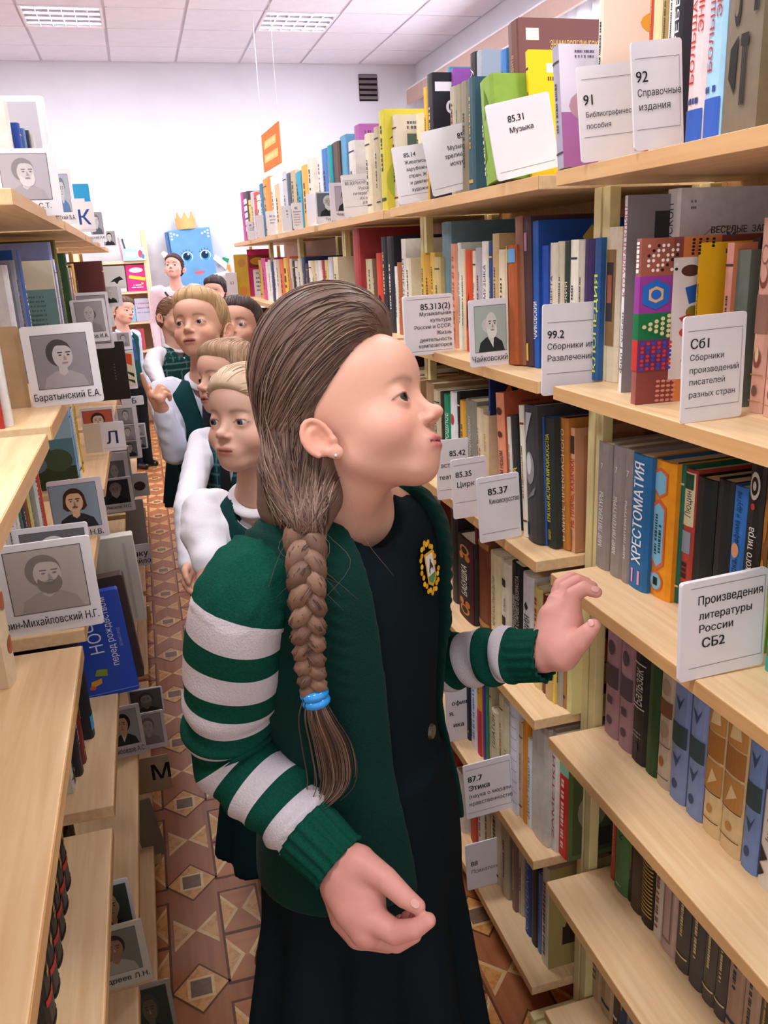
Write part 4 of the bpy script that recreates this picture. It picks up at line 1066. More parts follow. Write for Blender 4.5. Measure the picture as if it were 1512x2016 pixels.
ycard(1.327, 946, 1070, 1027, 942, 'white dog-eared divider card numbered 85.37 before the cinema books', rule(0.13, 0.92)[:2] + lines([(0.24, 0.72, 0.10, '85.37', 'L', 0.04), (0.26, 0.58, 0.075, 'Киноискусство', 'L', 0.02, 0.72)]), group='shelf divider cards on the right', roll=-3)

# fourth shelf
orn = [('e', 0.5, 0.86, 0.3, 0.06, '#d9823c'), ('e', 0.5, 0.86, 0.2, 0.04, '#33302c'), ('e', 0.3, 0.78, 0.15, 0.04, '#d9823c'), ('e', 0.7, 0.78, 0.15, 0.04, '#c9702c'), ('e', 0.5, 0.12, 0.3, 0.06, '#d9823c'), ('e', 0.5, 0.12, 0.2, 0.04, '#33302c'), ('e', 0.3, 0.21, 0.15, 0.04, '#d9823c'), ('e', 0.7, 0.21, 0.15, 0.04, '#c9702c')]
row(2, 4, 0.640, [
    (890, 902, 0.24, '#3a3230'),
    (903, 934, 1060, '#37322f', dict(x=0.630, deco=[('r', 0, 1, 0, 1, '#5a2030'), ('r', 0.06, 0.86, 0.03, 0.97, '#37322f')] + orn + [('v', 0.5, 0.30, 0.68, 0.36, 'БАБУШКА', '#e6ddd0', 0.03)], label='dark ornate book with orange floral spine beside the girl, fourth shelf')),
    (935, 941, 0.235, '#6a2030'), (942, 964, 0.225, '#7a4028', dict(deco=[('r', 0, 1, 0.06, 0.12, '#b07a44'), ('r', 0, 1, 0.88, 0.94, '#b07a44')])),
    (965, 985, 0.205, '#e0cfa4', dict(deco=[('v', 0.45, 0.2, 0.75, 0.28, 'ЧЕРЕЗ КОСТРЫ И ПЫТКИ', '#5a4a34')])), (986, 1005, 0.205, '#e6dcc4', dict(deco=[('r', 0.2, 0.6, 0.74, 0.82, '#3a3430'), ('r', 0.2, 0.6, 0.32, 0.42, '#3a3430'), ('v', 0.5, 0.48, 0.62, 0.24, 'Вл. Милютин', '#5a5048')])),
    (1006, 1026, 0.22, '#262424', dict(deco=[('v', 0.35, 0.3, 0.7, 0.24, 'ПРАВОСЛАВИЕ', '#d9d2c8'), ('v', 0.7, 0.25, 0.9, 0.26, 'ДЕТЯМ СТАРШЕГО ВОЗРАСТА', '#d9d2c8')])),
    (1027, 1047, 0.215, '#ddd6da', dict(deco=[('v', 0.55, 0.28, 0.62, 0.5, 'БИБЛИЯ', '#2c2628', 0.03), ('p', [(0.3, 0.7), (0.5, 0.75), (0.7, 0.7), (0.5, 0.66)], '#2c2628')], label='white book with black lettering left of the reaching hand, fourth shelf')),
    (1048, 1063, 0.205, '#d9c27a', dict(deco=[('s', 0.4, 0.1, 0.9, 0.3, '#a5482c')])), (1064, 1070, 0.20, '#7a3030'), (1071, 1084, 0.19, '#c9a470', dict(deco=[('v', 0.5, 0.3, 0.8, 0.35, 'ЗАКОН БОЖИЙ', '#8a6a3c')])), (1084, 1089, 0.19, '#e0c050'),
    (1090, 1104, 0.18, '#a59a8a', dict(x=0.648)), (1105, 1110, 0.20, '#b5783c', dict(x=0.65)),
    (1111, 1126, 1142, '#d9cf8c', dict(x=0.655, d=0.13, deco=[], cover=[('r', 0, 1, 0, 1, '#ddd294'), ('r', 0.22, 0.95, 0.12, 0.62, '#5a2420'), ('e', 0.6, 0.46, 0.25, 0.10, '#e0702c'), ('e', 0.5, 0.28, 0.2, 0.08, '#e89a3c'), ('e', 0.75, 0.25, 0.12, 0.08, '#c0402c'), ('r', 0.2, 0.95, 0.64, 0.66, '#5a2420'), ('t', 0.25, 0.78, 0.07, 'ОЧЕРКИ', '#a5582c'), ('t', 0.25, 0.70, 0.07, 'ИСТОРИИ', '#a5582c'), ('r', 0.2, 0.95, 0.86, 1, '#7a3a30')], label='yellow hardback with a red and orange cover under the reaching hand')),
])
# fifth shelf
row(2, 5, 0.622, [
    (914, 926, 0.20, '#2a2a30'), (927, 938, 0.25, '#e6e8f2', dict(deco=[('s', 0.3, 0.1, 0.95, 0.2, '#5a7ab8'), ('s', 0.7, 0.1, 0.95, 0.2, '#5a7ab8')])), (939, 948, 0.26, '#e0a030', dict(deco=[('r', 0, 1, 0, 0.45, '#c83050'), ('v', 0.5, 0.6, 0.9, 0.4, 'ЛИДЕР', '#3a3a3a')])), (949, 954, 0.26, '#5a3aa0', dict(deco=[])), (955, 960, 0.25, '#2c8a5c', dict(deco=[])), (961, 966, 0.21, '#c9b890'),
    (967, 980, 1400, '#ddd0b0', dict(deco=[('v', 0.5, 0.45, 0.95, 0.45, 'ПЛАТОН', '#4a4034', 0.01)], label='cream book of an ancient thinker above card 87.7')), (981, 989, 0.215, '#d9c89c'), (990, 1000, 0.21, '#e0d4b4', dict(deco=[('v', 0.5, 0.2, 0.5, 0.4, 'СОКРАТ', '#5a4a3c')])),
    (1004, 1018, 1388, '#e4e2ec', dict(x=0.612, lean=1, deco=[('r', 0, 1, 0.10 + 0.1 * i, 0.104 + 0.1 * i, '#6a7aa0') for i in range(9)], cover=[('r', 0, 1, 0, 1, '#dcdae4'), ('t', 0.3, 0.86, 0.04, 'С чем уже', '#3a3a44')])),
    (1019, 1026, 0.215, '#d9b48c', dict(x=0.615)), (1027, 1034, 1418, '#e08a24', dict(x=0.615, deco=[])), (1035, 1042, 0.20, '#dfe2e0', dict(x=0.617, deco=[('v', 0.5, 0.1, 0.8, 0.5, 'ДНО Ладоги', '#3a5a7a')])),
    (1043, 1074, 1420, '#c9c0b8', dict(x=0.622, deco=[], label='thick grey-white book right of card 87.7, fifth shelf')), (1075, 1081, 0.22, '#5a8a3c', dict(x=0.63)), (1082, 1091, 1440, '#dcd6cc', dict(x=0.632, deco=[('v', 0.5, 0.1, 0.8, 0.5, 'ЗАМЕТКИ', '#b0406a')])),
    (1092, 1116, 1498, '#d0352e', dict(x=0.643, d=0.10, deco=[('r', 0, 1, 0.88, 1, '#8fc0a0'), ('s', 0.65, 0.1, 0.84, 0.2, '#f0d0c0'), ('v', 0.3, 0.5, 0.84, 0.2, 'Коммуника', '#f0d0c0')], cover=[('r', 0, 1, 0, 1, '#5c6a3c'), ('r', 0.1, 1, 0.05, 0.9, '#48502f'), ('e', 0.5, 0.5, 0.3, 0.2, '#8a8468'), ('r', 0.4, 0.9, 0.1, 0.3, '#35302a')], label='red book with pale green top band at the end of the fifth shelf')),
])
ycard(1.639, 880, 1462, 931, 1355, 'white divider card half hidden behind the girl, fifth shelf', lines([(0.86, 0.66, 0.08, 'офия.', 'R', 0.03), (0.3, 0.48, 0.08, 'я.', 'R', 0.03), (0.66, 0.26, 0.08, 'ика', 'R', 0.03)]), group='shelf divider cards on the right')
ycard(1.361, 919, 1614, 1011, 1508, 'white divider card numbered 87.7 on the fifth right shelf', rule(0.10, 0.90, 0.04, 0.97) + lines([(0.08, 0.68, 0.10, '87.7', 'L', 0.04), (0.08, 0.52, 0.09, 'Этика', 'L', 0.04), (0.08, 0.38, 0.07, '(наука о морали,'), (0.07, 0.24, 0.07, 'нравственности)')]), group='shelf divider cards on the right', roll=-3)
# bottom shelf
row(2, 6, 0.634, [
    (925, 940, 0.16, '#b8402c'), (941, 952, 0.18, '#e0d8cc'), (953, 964, 0.2, '#c9b48c'), (965, 985, 0.21, '#cfc4a4'), (986, 1000, 0.2, '#b5a58a'),
    (1006, 1014, 0.22, '#8a6a5a'), (1015, 1030, 1640, '#d4c4b0', dict(x=0.645)), (1032, 1043, 1668, '#2c4a94', dict(deco=[('v', 0.5, 0.05, 0.85, 0.5, 'СЛОВАРЬ', '#9ab0d8')])), (1044, 1055, 1684, '#2a2c34', dict(deco=[])), (1056, 1063, 0.2, '#5a78b0'),
    (1064, 1079, 1703, '#d6cdb8', dict(d=0.14, deco=[('s', 0.5, 0.1, 0.85, 0.3, '#6a5f50')], cover=[('r', 0, 1, 0, 1, '#a8975c'), ('r', 0.22, 1.0, 0.22, 0.40, '#3a2c22'), ('e', 0.62, 0.40, 0.36, 0.16, '#3a2c22'), ('e', 0.62, 0.36, 0.2, 0.08, '#6a4a34')], label='pale book with an arched dark picture on its cover, bottom shelf')),
])
ycard(1.495, 921, 1754, 1003, 1665, 'white divider card numbered 88 on the bottom right shelf', lines([(0.10, 0.52, 0.10, '88', 'L', 0.03), (0.10, 0.36, 0.075, 'Психология')], '#4a464c'), group='shelf divider cards on the right', roll=-2)

# ================================================================ right-hand rows farther down the aisle
row(3, 1, 0.612, [
    (823, 831, 224, '#e6d9b4', dict(x=0.66)), (776, 786, 228, '#d8cfc0', dict(x=0.62, d=0.13, cover=[('r', 0, 1, 0, 1, '#d6ccba'), ('r', 0.2, 0.85, 0.3, 0.8, '#5a6a62'), ('e', 0.5, 0.55, 0.25, 0.16, '#d9c8b8'), ('p', [(0.2, 0.3), (0.5, 0.45), (0.8, 0.3)], '#6a4aa0'), ('h', 0.2, 0.8, 0.85, 0.03, '#6a6a6a'), ('h', 0.2, 0.8, 0.90, 0.03, '#6a6a6a')], label='pale book with a painted portrait cover, third bookcase top')),
    (752, 764, 218, '#c9bc3c', dict(x=0.600, d=0.17, cover=[('r', 0, 1, 0, 1, '#d0c244'), ('p', [(0.05, 0.7), (0.4, 0.95), (0.6, 0.9), (0.2, 0.75)], '#6a4a24'), ('e', 0.2, 0.3, 0.2, 0.2, '#a8b03a')], label='tall yellow-green art book, third right bookcase top')),
    (742, 750, 0.2, '#b5a88c'), (735, 741, 272, '#7a8238', dict(x=0.64, d=0.06, cover=[('r', 0, 1, 0, 1, '#87903f')])), (724, 733, 0.2, '#d9cdb4', dict(x=0.62)), (705, 716, 247, '#a0559a', dict(x=0.64, d=0.15, cover=[('r', 0, 1, 0, 1, '#a85fa2'), ('h', 0.1, 0.5, 0.9, 0.03, '#5a2a5a')], label='purple book standing behind card 83.3')),
    (692, 703, 0.2, '#d9d0cc'), (676, 690, 268, '#5a9ac0', dict(x=0.63, d=0.1, cover=[('r', 0, 1, 0, 1, '#6aa6c8')])), (660, 674, 281, '#5a463e', dict(x=0.62, d=0.07)), (652, 659, 287, '#1f98a8'), (640, 651, 294, '#3f78c0', dict(x=0.62)), (632, 639, 0.25, '#e0e6f0'),
])
rcard(1, 0.575, 679, 744, 345, 'white divider card 83.3 in front of the purple book', rule(0.24, 0.86, 0.04, 0.97) + lines([(0.94, 0.76, 0.075, '83.3(2Рос=Рус)6', 'R', 0, 0.84), (0.94, 0.63, 0.07, 'Русская', 'R'), (0.94, 0.51, 0.07, 'литература', 'R'), (0.94, 0.39, 0.07, 'XX века', 'R'), (0.94, 0.28, 0.07, '(1917- )', 'R')], '#55505a'), roll=-3)
rcard(1, 0.575, 652, 712, 360, 'white portrait card captioned Че, partly behind card 83.3', None, portrait(bg='#b5b0b4', caption='Чехов', cap=0.075, beard='#4a4446', capx=0.36, box_=(0.18, 0.9, 0.26, 0.90)), group='portrait cards on the right')
rcard(1, 0.575, 624, 676, 378, 'portrait card of a white-bearded man captioned Турге', None, portrait(bg='#6e6c70', skin='#c9b8a8', hair='#d8d6d6', beard='#dedcdc', caption='Тургенев', cap=0.075, capx=0.6, box_=(0.06, 0.9, 0.24, 0.95)), group='portrait cards on the right')
rcard(1, 0.577, 606, 650, 382, 'grey-white blank divider card behind the bearded portrait', None, None)
row(4, 1, 0.612, [(612, 622, 0.22, '#e6dccc'), (600, 611, 0.21, '#e8b04a'), (588, 599, 0.2, '#3aa0c0', dict(d=0.1, cover=[('r', 0, 1, 0, 1, '#4aacca')])), (579, 587, 0.215, '#c9b48c'), (571, 578, 0.215, '#4a5a6a'), (563, 570, 0.23, '#d0ccd4'), (556, 562, 0.2, '#e6e2e6')])
rcard(1, 0.575, 578, 608, 400, 'white divider card 82 with many small lines of text, far top shelf', lines([(0.2, 0.76, 0.09, '82', 'L', 0.03), (0.08, 0.64, 0.06, 'Фолькл', 'L', 0.02), (0.08, 0.54, 0.05, 'собира', 'L'), (0.08, 0.44, 0.05, 'научны', 'L'), (0.08, 0.34, 0.05, 'произв', 'L'), (0.08, 0.24, 0.05, 'устного', 'L'), (0.08, 0.14, 0.05, 'творч', 'L')]), roll=-2)
rcard(1, 0.575, 558, 590, 406, 'white divider card half hidden behind card 82', lines([(0.3, 0.76, 0.08, '8', 'L', 0.03), (0.3, 0.64, 0.06, 'Ф', 'L', 0.02), (0.3, 0.54, 0.05, 'ж', 'L')]), roll=-2)
rcard(1, 0.575, 528, 560, 416, 'white divider card 81.2 for a foreign language, far top shelf', lines([(0.2, 0.74, 0.09, '81.2Ан', 'L', 0.03), (0.2, 0.60, 0.06, 'Английский', 'L', 0.02, 0.7), (0.2, 0.48, 0.06, 'язык', 'L', 0.02)]), roll=-2)
row(5, 1, 0.612, [(547, 555, 0.2, '#e6c49a'), (540, 546, 0.24, '#f0eee8'), (533, 539, 0.25, '#e89030'), (525, 532, 0.25, '#e8a24a'), (518, 524, 0.24, '#2c7aa0'), (511, 517, 0.2, '#e8e2de')])
rcard(1, 0.575, 507, 532, 424, 'plain white divider card right of card 68', None)
rcard(1, 0.575, 488, 510, 436, 'small white divider card numbered 68 at the far end', lines([(0.2, 0.74, 0.10, '68', 'L', 0.03), (0.2, 0.60, 0.06, 'Приклад', 'L'), (0.2, 0.50, 0.06, 'знания', 'L')]))
row(6, 1, 0.612, [(506, 510, 0.22, '#d85a50'), (500, 505, 0.23, '#cfcad6'), (495, 499, 0.2, '#e0c850'), (486, 494, 0.25, '#4a3a44', dict(d=0.09, deco=[('r', 0.1, 0.9, 0.2 + 0.14 * i, 0.3 + 0.14 * i, '#e6e0e6') for i in range(5)])), (481, 485, 0.26, '#c04a98')])

# second shelf of the farther cases
row(3, 2, 0.640, [
    (803, 811, 0.19, '#e6dcc4'), (795, 802, 0.235, '#e8e2da', dict(deco=[('v', 0.5, 0.1, 0.8, 0.5, 'МИР МУЗЫКИ', '#55505a')])), (786, 794, 0.18, '#b0643c'), (780, 785, 0.17, '#ece8e2'), (768, 779, 0.245, '#2c2e38'), (757, 767, 0.245, '#2a2c34', dict(d=0.05)),
    (746, 756, 0.205, '#d84530', dict(deco=[('e', 0.6, 0.3, 0.35, 0.16, '#2c2024')])), (738, 745, 0.19, '#6a4a38'), (730, 737, 0.19, '#cdbf9c'), (722, 729, 0.19, '#d8cba8'), (715, 721, 0.19, '#3c4a5c'),
    (702, 714, 0.275, '#a83c3c', dict(x=0.62, d=0.2, deco=[])),
])
row(4, 2, 0.640, [
    (662, 672, 0.20, '#d8c8a4', dict(x=0.60, d=0.16, cover=[('r', 0, 1, 0, 1, '#d9c9a6')], label='large beige book, cover to the aisle, fourth bookcase second shelf')), (652, 659, 0.2, '#cfcad0'), (645, 651, 0.19, '#d0c27c'), (639, 644, 0.19, '#b03a4a'), (632, 638, 0.19, '#e6ded4'), (626, 631, 0.19, '#dcd2c8'), (619, 625, 0.19, '#d8c088'), (613, 618, 0.19, '#e6e2dc'), (607, 612, 0.18, '#4a3a3c'), (600, 606, 0.205, '#2c4068', dict(d=0.19)),
])
row(5, 2, 0.640, [(592, 598, 0.2, '#dcd2be'), (586, 591, 0.19, '#d9d0c4'), (581, 585, 0.19, '#36383e'), (576, 580, 0.2, '#c9bca8'), (571, 575, 0.21, '#e07c4c'), (564, 570, 0.205, '#e0cc40', dict(deco=[('s', 0.5, 0.1, 0.9, 0.5, '#5a3a2c')])), (555, 563, 0.2, '#e8703c'), (549, 554, 0.2, '#d8c8b0'), (544, 548, 0.2, '#ece8e4')])
row(6, 2, 0.640, [(538, 542, 0.19, '#3a4a70'), (533, 537, 0.2, '#e6e0dc'), (528, 532, 0.19, '#e8e0d8'), (520, 527, 0.21, '#d84a94'), (514, 519, 0.2, '#c9a24d')])
P_ = onY(483, 600, 5.3)
card((P_[0], 5.0, lev(2) + 0.001), 0.14, 0.26, 'magenta magazine with food photos standing at the far right end', 'magazines on the right', [('r', 0.05, 0.95, 0.62, 0.88, '#8a4a2c'), ('e', 0.4, 0.75, 0.3, 0.08, '#e0a04a'), ('e', 0.7, 0.68, 0.2, 0.06, '#e8c8b8')], m=mat('#d8388c', 0.3, 0.4, 0.03), name='magazine', cat='magazine')
card((P_[0] + 0.02, 4.95, lev(2) + 0.001), 0.13, 0.15, 'white divider card numbered 74.1 in front of a magenta magazine', 'shelf divider cards on the right', lines([(0.1, 0.82, 0.08, '74.1', 'L', 0.02)]) + [('h', 0.1, 0.9, 0.66 - 0.15 * i, 0.06, '#6a6468') for i in range(4)])
card((P_[0] - 0.085, 4.92, lev(2) + 0.001), 0.075, 0.235, 'ochre folder with two orange seals at the far right end', None, [('e', 0.55, 0.80, 0.3, 0.10, '#c08a4a'), ('e', 0.55, 0.16, 0.3, 0.10, '#d88a3c')], m=mat('#c9a53c', 0.6, 0.2, 0.06), name='folder', cat='folder', thick=0.012)
card((P_[0] - 0.14, 4.90, lev(2) + 0.001), 0.06, 0.14, 'small white divider card numbered 63 at the far right end', 'shelf divider cards on the right', lines([(0.3, 0.55, 0.12, '63', 'L', 0.02)], '#8a868e'))
card((0.575, 2.60, lev(2) + 0.001), 0.14, 0.12, 'white divider card above the girl\'s hair, second shelf', 'shelf divider cards on the right', None)
# third and lower shelves seen past the girl
row(3, 3, 0.64, [(820, 830, 0.2, '#c9a878'), (806, 819, 0.2, '#8a4a34'), (790, 805, 0.21, '#d9cbb0'), (776, 789, 0.2, '#4a5a6a')])
row(3, 5, 0.64, [(862, 874, 0.21, '#e6dcc8'), (875, 886, 0.2, '#c0402f'), (887, 897, 0.2, '#3c4a6a')])
row(3, 6, 0.62, [(870, 885, 0.2, '#d8c8a8'), (886, 899, 0.2, '#b8452f'), (900, 911, 0.17, '#e6e0d8')])
# ================================================================ left-hand rows
def lbook(unit, lvl, Y, uv, vtop, w, color, X=None, **o):
    """left-hand book whose near face stands at Y; uv is a pixel on the near edge of its spine"""
    z = lev(lvl) + 0.0004
    P = onY(uv[0], uv[1], Y)
    x = P[0] if X is None else X
    h = vtop if vtop < 1 else solve(2, 'v', vtop, (x, Y, 0)) - z
    lrow(unit, lvl, x, [(Y, w, h, color, o)])


# nearest case
lbook(2, 2, 1.60, (28, 640), 522, 0.040, '#dcd8de', d=0.12)
lbook(2, 2, 1.70, (44, 640), 512, 0.040, '#8d8f9c', d=0.12)
lbook(2, 2, 1.80, (56, 638), 492, 0.055, '#2c55a8', d=0.12, cover=[('r', 0, 1, 0, 1, '#2f5cae'), ('r', 0.93, 1.0, 0, 1, '#8a9ac0')])
lbook(1, 3, 1.05, (14, 1300), 0.20, 0.05, '#dcc3a0', d=0.14, deco=[('e', 0.5, 0.25, 0.3, 0.06, '#a85c3c'), ('e', 0.5, 0.55, 0.3, 0.06, '#a85c3c'), ('e', 0.5, 0.85, 0.3, 0.06, '#a85c3c')])
for i in range(6):
    lrow(1, 4, -0.192, [(0.80 + 0.045 * i, 0.042, 0.21, ['#24201f', '#2a2424', '#262020'][i % 3], dict(deco=[('r', 0, 1, 0.0, 0.02, '#24201f'), ('r', 0, 1, 0.16, 0.20, '#b8352c'), ('s', 0.5, 0.3, 0.8, 0.3, '#b08a50')]))])
# second case, second shelf
lbook(2, 2, 1.215, (6, 800), 0.16, 0.010, '#b5302c', d=0.06)
lbook(2, 2, 1.227, (22, 800), 0.15, 0.016, '#e0dcd6', d=0.06)
lbook(3, 2, 2.085, (118, 630), 512, 0.030, '#d6ccb8', d=0.125, cover=[('r', 0, 1, 0.0, 1, '#d9cfba'), ('r', 0, 1, 0.2, 0.72, '#6f9292'), ('h', 0.02, 0.3, 0.84, 0.012, '#6a625a')] + [('h', 0.08, 0.8, 0.64 - 0.045 * i, 0.018, '#4a6a6c') for i in range(9)], label='beige and teal hardback above the large portrait card, left')
xx = onY(118, 630, 2.085)[0]
yy = 2.117
for w, c, h in ((0.030, '#8e9ad6', 0.262), (0.022, '#cfc8bc', 0.225), (0.014, '#a8472e', 0.22), (0.018, '#eceaf0', 0.225), (0.014, '#e6e4ec', 0.22), (0.012, '#d9c85c', 0.20), (0.020, '#2a4a8c', 0.215), (0.03, '#6e6a1c', 0.27), (0.016, '#3c5a3c', 0.24)):
    lrow(3, 2, xx, [(yy, w, h, c)]); yy += w + 0.001
# second case, top shelf
lbook(2, 1, 1.82, (96, 285), 188, 0.05, '#f0eef0', d=0.17, soft=False, cover=[('r', 0, 0.93, 0.0, 0.95, '#c9c3ca')], label='large white-edged album standing on the top left shelf')
lbook(2, 1, 1.66, (24, 285), 198, 0.03, '#e4e0d6', d=0.06)
lbook(2, 1, 1.70, (44, 285), 241, 0.022, '#27459a', d=0.035)
lbook(2, 1, 1.725, (54, 285), 252, 0.018, '#5a7ab0', d=0.05)
lbook(2, 1, 1.745, (64, 285), 256, 0.014, '#3a3c4c', d=0.05)
lbook(2, 1, 1.76, (72, 285), 262, 0.016, '#d9d4cc', d=0.05)
# second case, third shelf
yy = 1.235
xx = onY(113, 1040, 1.60)[0]
for w, c, h in ((0.020, '#e4ded2', 0.2), (0.030, '#c9bcb4', 0.205), (0.024, '#e0dce0', 0.2), (0.02, '#d6d0d8', 0.2), (0.022, '#dcd4cc', 0.205), (0.016, '#2c6a54', 0.2), (0.022, '#26344c', 0.195), (0.03, '#7a4a30', 0.205), (0.026, '#cdbd7c', 0.215), (0.036, '#8a8a80', 0.225), (0.034, '#d8d4cc', 0.225), (0.026, '#c43a30', 0.23)):
    lrow(2, 3, xx - 0.025 + (yy - 1.235) * 0.06, [(yy, w, h, c)], lean=2); yy += w + 0.001
# second case, fourth shelf
lbook(2, 4, 1.26, (146, 1540), 0.19, 0.02, '#d9d0c0'); lbook(2, 4, 1.285, (150, 1530), 0.2, 0.014, '#262424'); lbook(2, 4, 1.305, (162, 1520), 0.21, 0.03, '#332c30'); lbook(2, 4, 1.34, (157, 1430), 0.2, 0.03, '#7a2a2c')
lbook(2, 4, 1.42, (175, 1395), 0.2, 0.035, '#2a272c', deco=[('r', 0, 1, 0.08, 0.22, '#3aa0c8')], d=0.11)
for i, (w, c, h) in enumerate(((0.03, '#8a7a24', 0.2), (0.03, '#4a3a2a', 0.2), (0.03, '#d9c8a0', 0.21), (0.03, '#3c4a38', 0.2), (0.03, '#6a6a40', 0.2))):
    lrow(2, 4, -0.185, [(1.69 + 0.034 * i, w, h, c)])
for i, c in enumerate(('#3a3430', '#2c2a2a', '#4a3a30')):
    lrow(2, 5, -0.23, [(1.25 + 0.05 * i, 0.045, 0.2, c)])
# third case
lbook(3, 3, 2.085, (153, 930), 800, 0.03, '#8fb0c8', d=0.13, cover=[('r', 0, 1, 0, 1, '#9fc0d6'), ('r', 0, 1, 0, 0.62, '#5f8a9a'), ('r', 0, 1, 0, 0.28, '#3a4632'), ('e', 0.45, 0.52, 0.14, 0.22, '#2c4238'), ('e', 0.7, 0.36, 0.25, 0.14, '#4a5a44'), ('e', 0.3, 0.32, 0.2, 0.1, '#6a7a84'), ('r', 0.1, 0.5, 0.80, 0.90, '#e0ddd6')], label='hardback with a forest landscape cover at left, third shelf')
yy = 2.118
xx = onY(153, 930, 2.085)[0]
for w, c, h in ((0.03, '#6f9ac4', 0.215), (0.03, '#b8c8d4', 0.21), (0.03, '#e6d3a8', 0.205), (0.024, '#ddc494', 0.2), (0.034, '#c99a1c', 0.21)):
    lrow(3, 3, xx, [(yy, w, h, c)]); yy += w + 0.001
yy = 2.325
for w, c, h in ((0.022, '#3a5a38', 0.24), (0.02, '#b8b4b0', 0.21), (0.02, '#c9a8a8', 0.205), (0.02, '#8a8a84', 0.2), (0.024, '#c8404c', 0.2), (0.022, '#f0eef4', 0.2), (0.022, '#e0bc2c', 0.205), (0.02, '#4a3020', 0.21), (0.06, '#e0b26a', 0.215), (0.02, '#e6e2de', 0.2), (0.03, '#262428', 0.2)):
    lrow(3, 2, -0.165, [(yy, w, h, c)]); yy += w + 0.001
lbook(3, 2, 2.64, (205, 560), 0.22, 0.05, '#5a2420', d=0.12)
for i, (w, c, h) in enumerate(((0.03, '#c9b48c', 0.2), (0.03, '#7a8a94', 0.2), (0.03, '#e0d8cc', 0.2), (0.03, '#a55a3c', 0.2))):
    lrow(4, 2, -0.165, [(2.95 + 0.1 * i, w, h, c)])

# ---------------------------------------------------------------- portrait and letter cards on the left
GL = 'portrait and letter cards on the left'
BW = dict(bg='#a39da3', skin='#c4bcbc', hair='#6a6266', coat='#8f888e', sketch=True)


def lcard(Y, uBL, vBL, uBR, vTL, label, cmds=None, por=None, **kw):
    return ycard(Y, uBL, vBL, uBR, vTL, label, cmds, por, group=GL, **kw)


lcard(1.388, 66, 803, 206, 645, 'large portrait card of a dark-haired man captioned Баратынский Е.А.', None, portrait(bg='#8d878e', skin='#bdb4b5', hair='#4a4347', coat='#a49ca1', caption='Баратынский Е.А.', cap=0.085, box_=(0.13, 0.88, 0.22, 0.88), turn=0.8), roll=-1)
lcard(1.394, -30, 812, 62, 648, 'plain brown cardboard sheet beside the large portrait card', None, None, m=mat('#b99b78', 0.8, 0.1, 0.1, 30))
lcard(1.63, -4, 428, 126, 293, 'large sketch portrait card of a bearded man, top left shelf', None, portrait(bg='#b4aeb8', skin='#c9c3c8', hair='#8d878d', coat='#a8a2aa', beard='#d4cfd3', caption='Аксаков С.Т.', cap=0.075, box_=(0.15, 0.86, 0.25, 0.92), turn=0.7, sketch=True))
lcard(2.2, 92, 442, 153, 333, 'half-hidden bluish portrait card beside the bearded one, top left shelf', None, portrait(bg='#a8b0bc', skin='#c0c4cc', hair='#7a7d86', coat='#5a7aa8', caption='Бахревский В.А.', cap=0.08, box_=(0.42, 0.88, 0.22, 0.90)))
lcard(2.72, 128, 452, 186, 363, 'bright blue card behind the letter К, top left shelf', [('r', 0.0, 0.80, 0.0, 0.68, '#e6e3ea')], None, m=mat('#2a9ad0', 0.5, 0.3, 0.03))
lcard(2.68, 138, 458, 190, 398, 'white letter card marked К on the top left shelf', [('t', 0.35, 0.25, 0.48, 'К', '#2c4a94', 'L', 0.03), ('r', 0.0, 1.0, 0.07, 0.075, LINE)], None)
lcard(3.3, 160, 478, 211, 416, 'dark grey portrait card right of letter card, top left shelf', None, portrait(bg='#8f9098', skin='#c0bcc2', hair='#6a686e', coat='#5a5c66', caption='Островский А.Н.', cap=0.09, box_=(0.45, 0.92, 0.26, 0.94)))
lcard(4.0, 186, 487, 231, 455, 'small grey portrait card farthest on the top left shelf', None, portrait(bg='#9a989c', box_=(0.45, 0.95, 0.1, 0.94)))
lcard(2.32, 150, 676, 218, 592, 'sketch portrait card captioned И.А. below the top left shelf', None, portrait(caption='Гончаров И.А.', cap=0.09, box_=(0.12, 0.9, 0.24, 0.94), turn=-0.3, bald=True, **BW), roll=-1)
lcard(2.42, 150, 690, 226, 578, 'white portrait card just behind the sketch captioned И.А.', None, portrait(box_=(0.2, 0.92, 0.1, 0.94), caption=None, **BW))
lcard(2.75, 198, 606, 243, 565, 'card with a bald man in black coat, second left shelf', None, portrait(bg='#c9c6c4', skin='#dcd8d2', hair='#b5b0aa', coat='#2c2c2e', bald=True, box_=(0.2, 0.82, 0.2, 0.95)), roll=-1)
lcard(3.05, 205, 570, 250, 525, 'card with a black rider silhouette, second left shelf', [('r', 0.1, 0.95, 0.08, 0.95, '#e2dfdc'), ('p', [(0.3, 0.3), (0.5, 0.45), (0.75, 0.55), (0.9, 0.4), (0.7, 0.35), (0.6, 0.2), (0.5, 0.32)], '#2a2726')], None)
lcard(3.6, 227, 690, 262, 655, 'small sketch portrait card beside the boy, second left shelf', None, portrait(box_=(0.2, 0.85, 0.2, 0.94), **BW))
lcard(2.95, 205, 645, 227, 602, 'narrow blank white card beside the boy\'s face', None, None)
lb_ = onY(258, 790, 3.1)
lcard(3.1, 195, 790, 258, 676, 'black book with small grey print facing out, left shelf', [('v', 0.62, 0.35, 0.62, 0.05, 'нннннннннн'[:0] or 'I I I I I I', '#8a8078')], None, m=mat('#2b2422', 0.45, 0.3, 0.08), name='book', cat='book', thick=0.03)
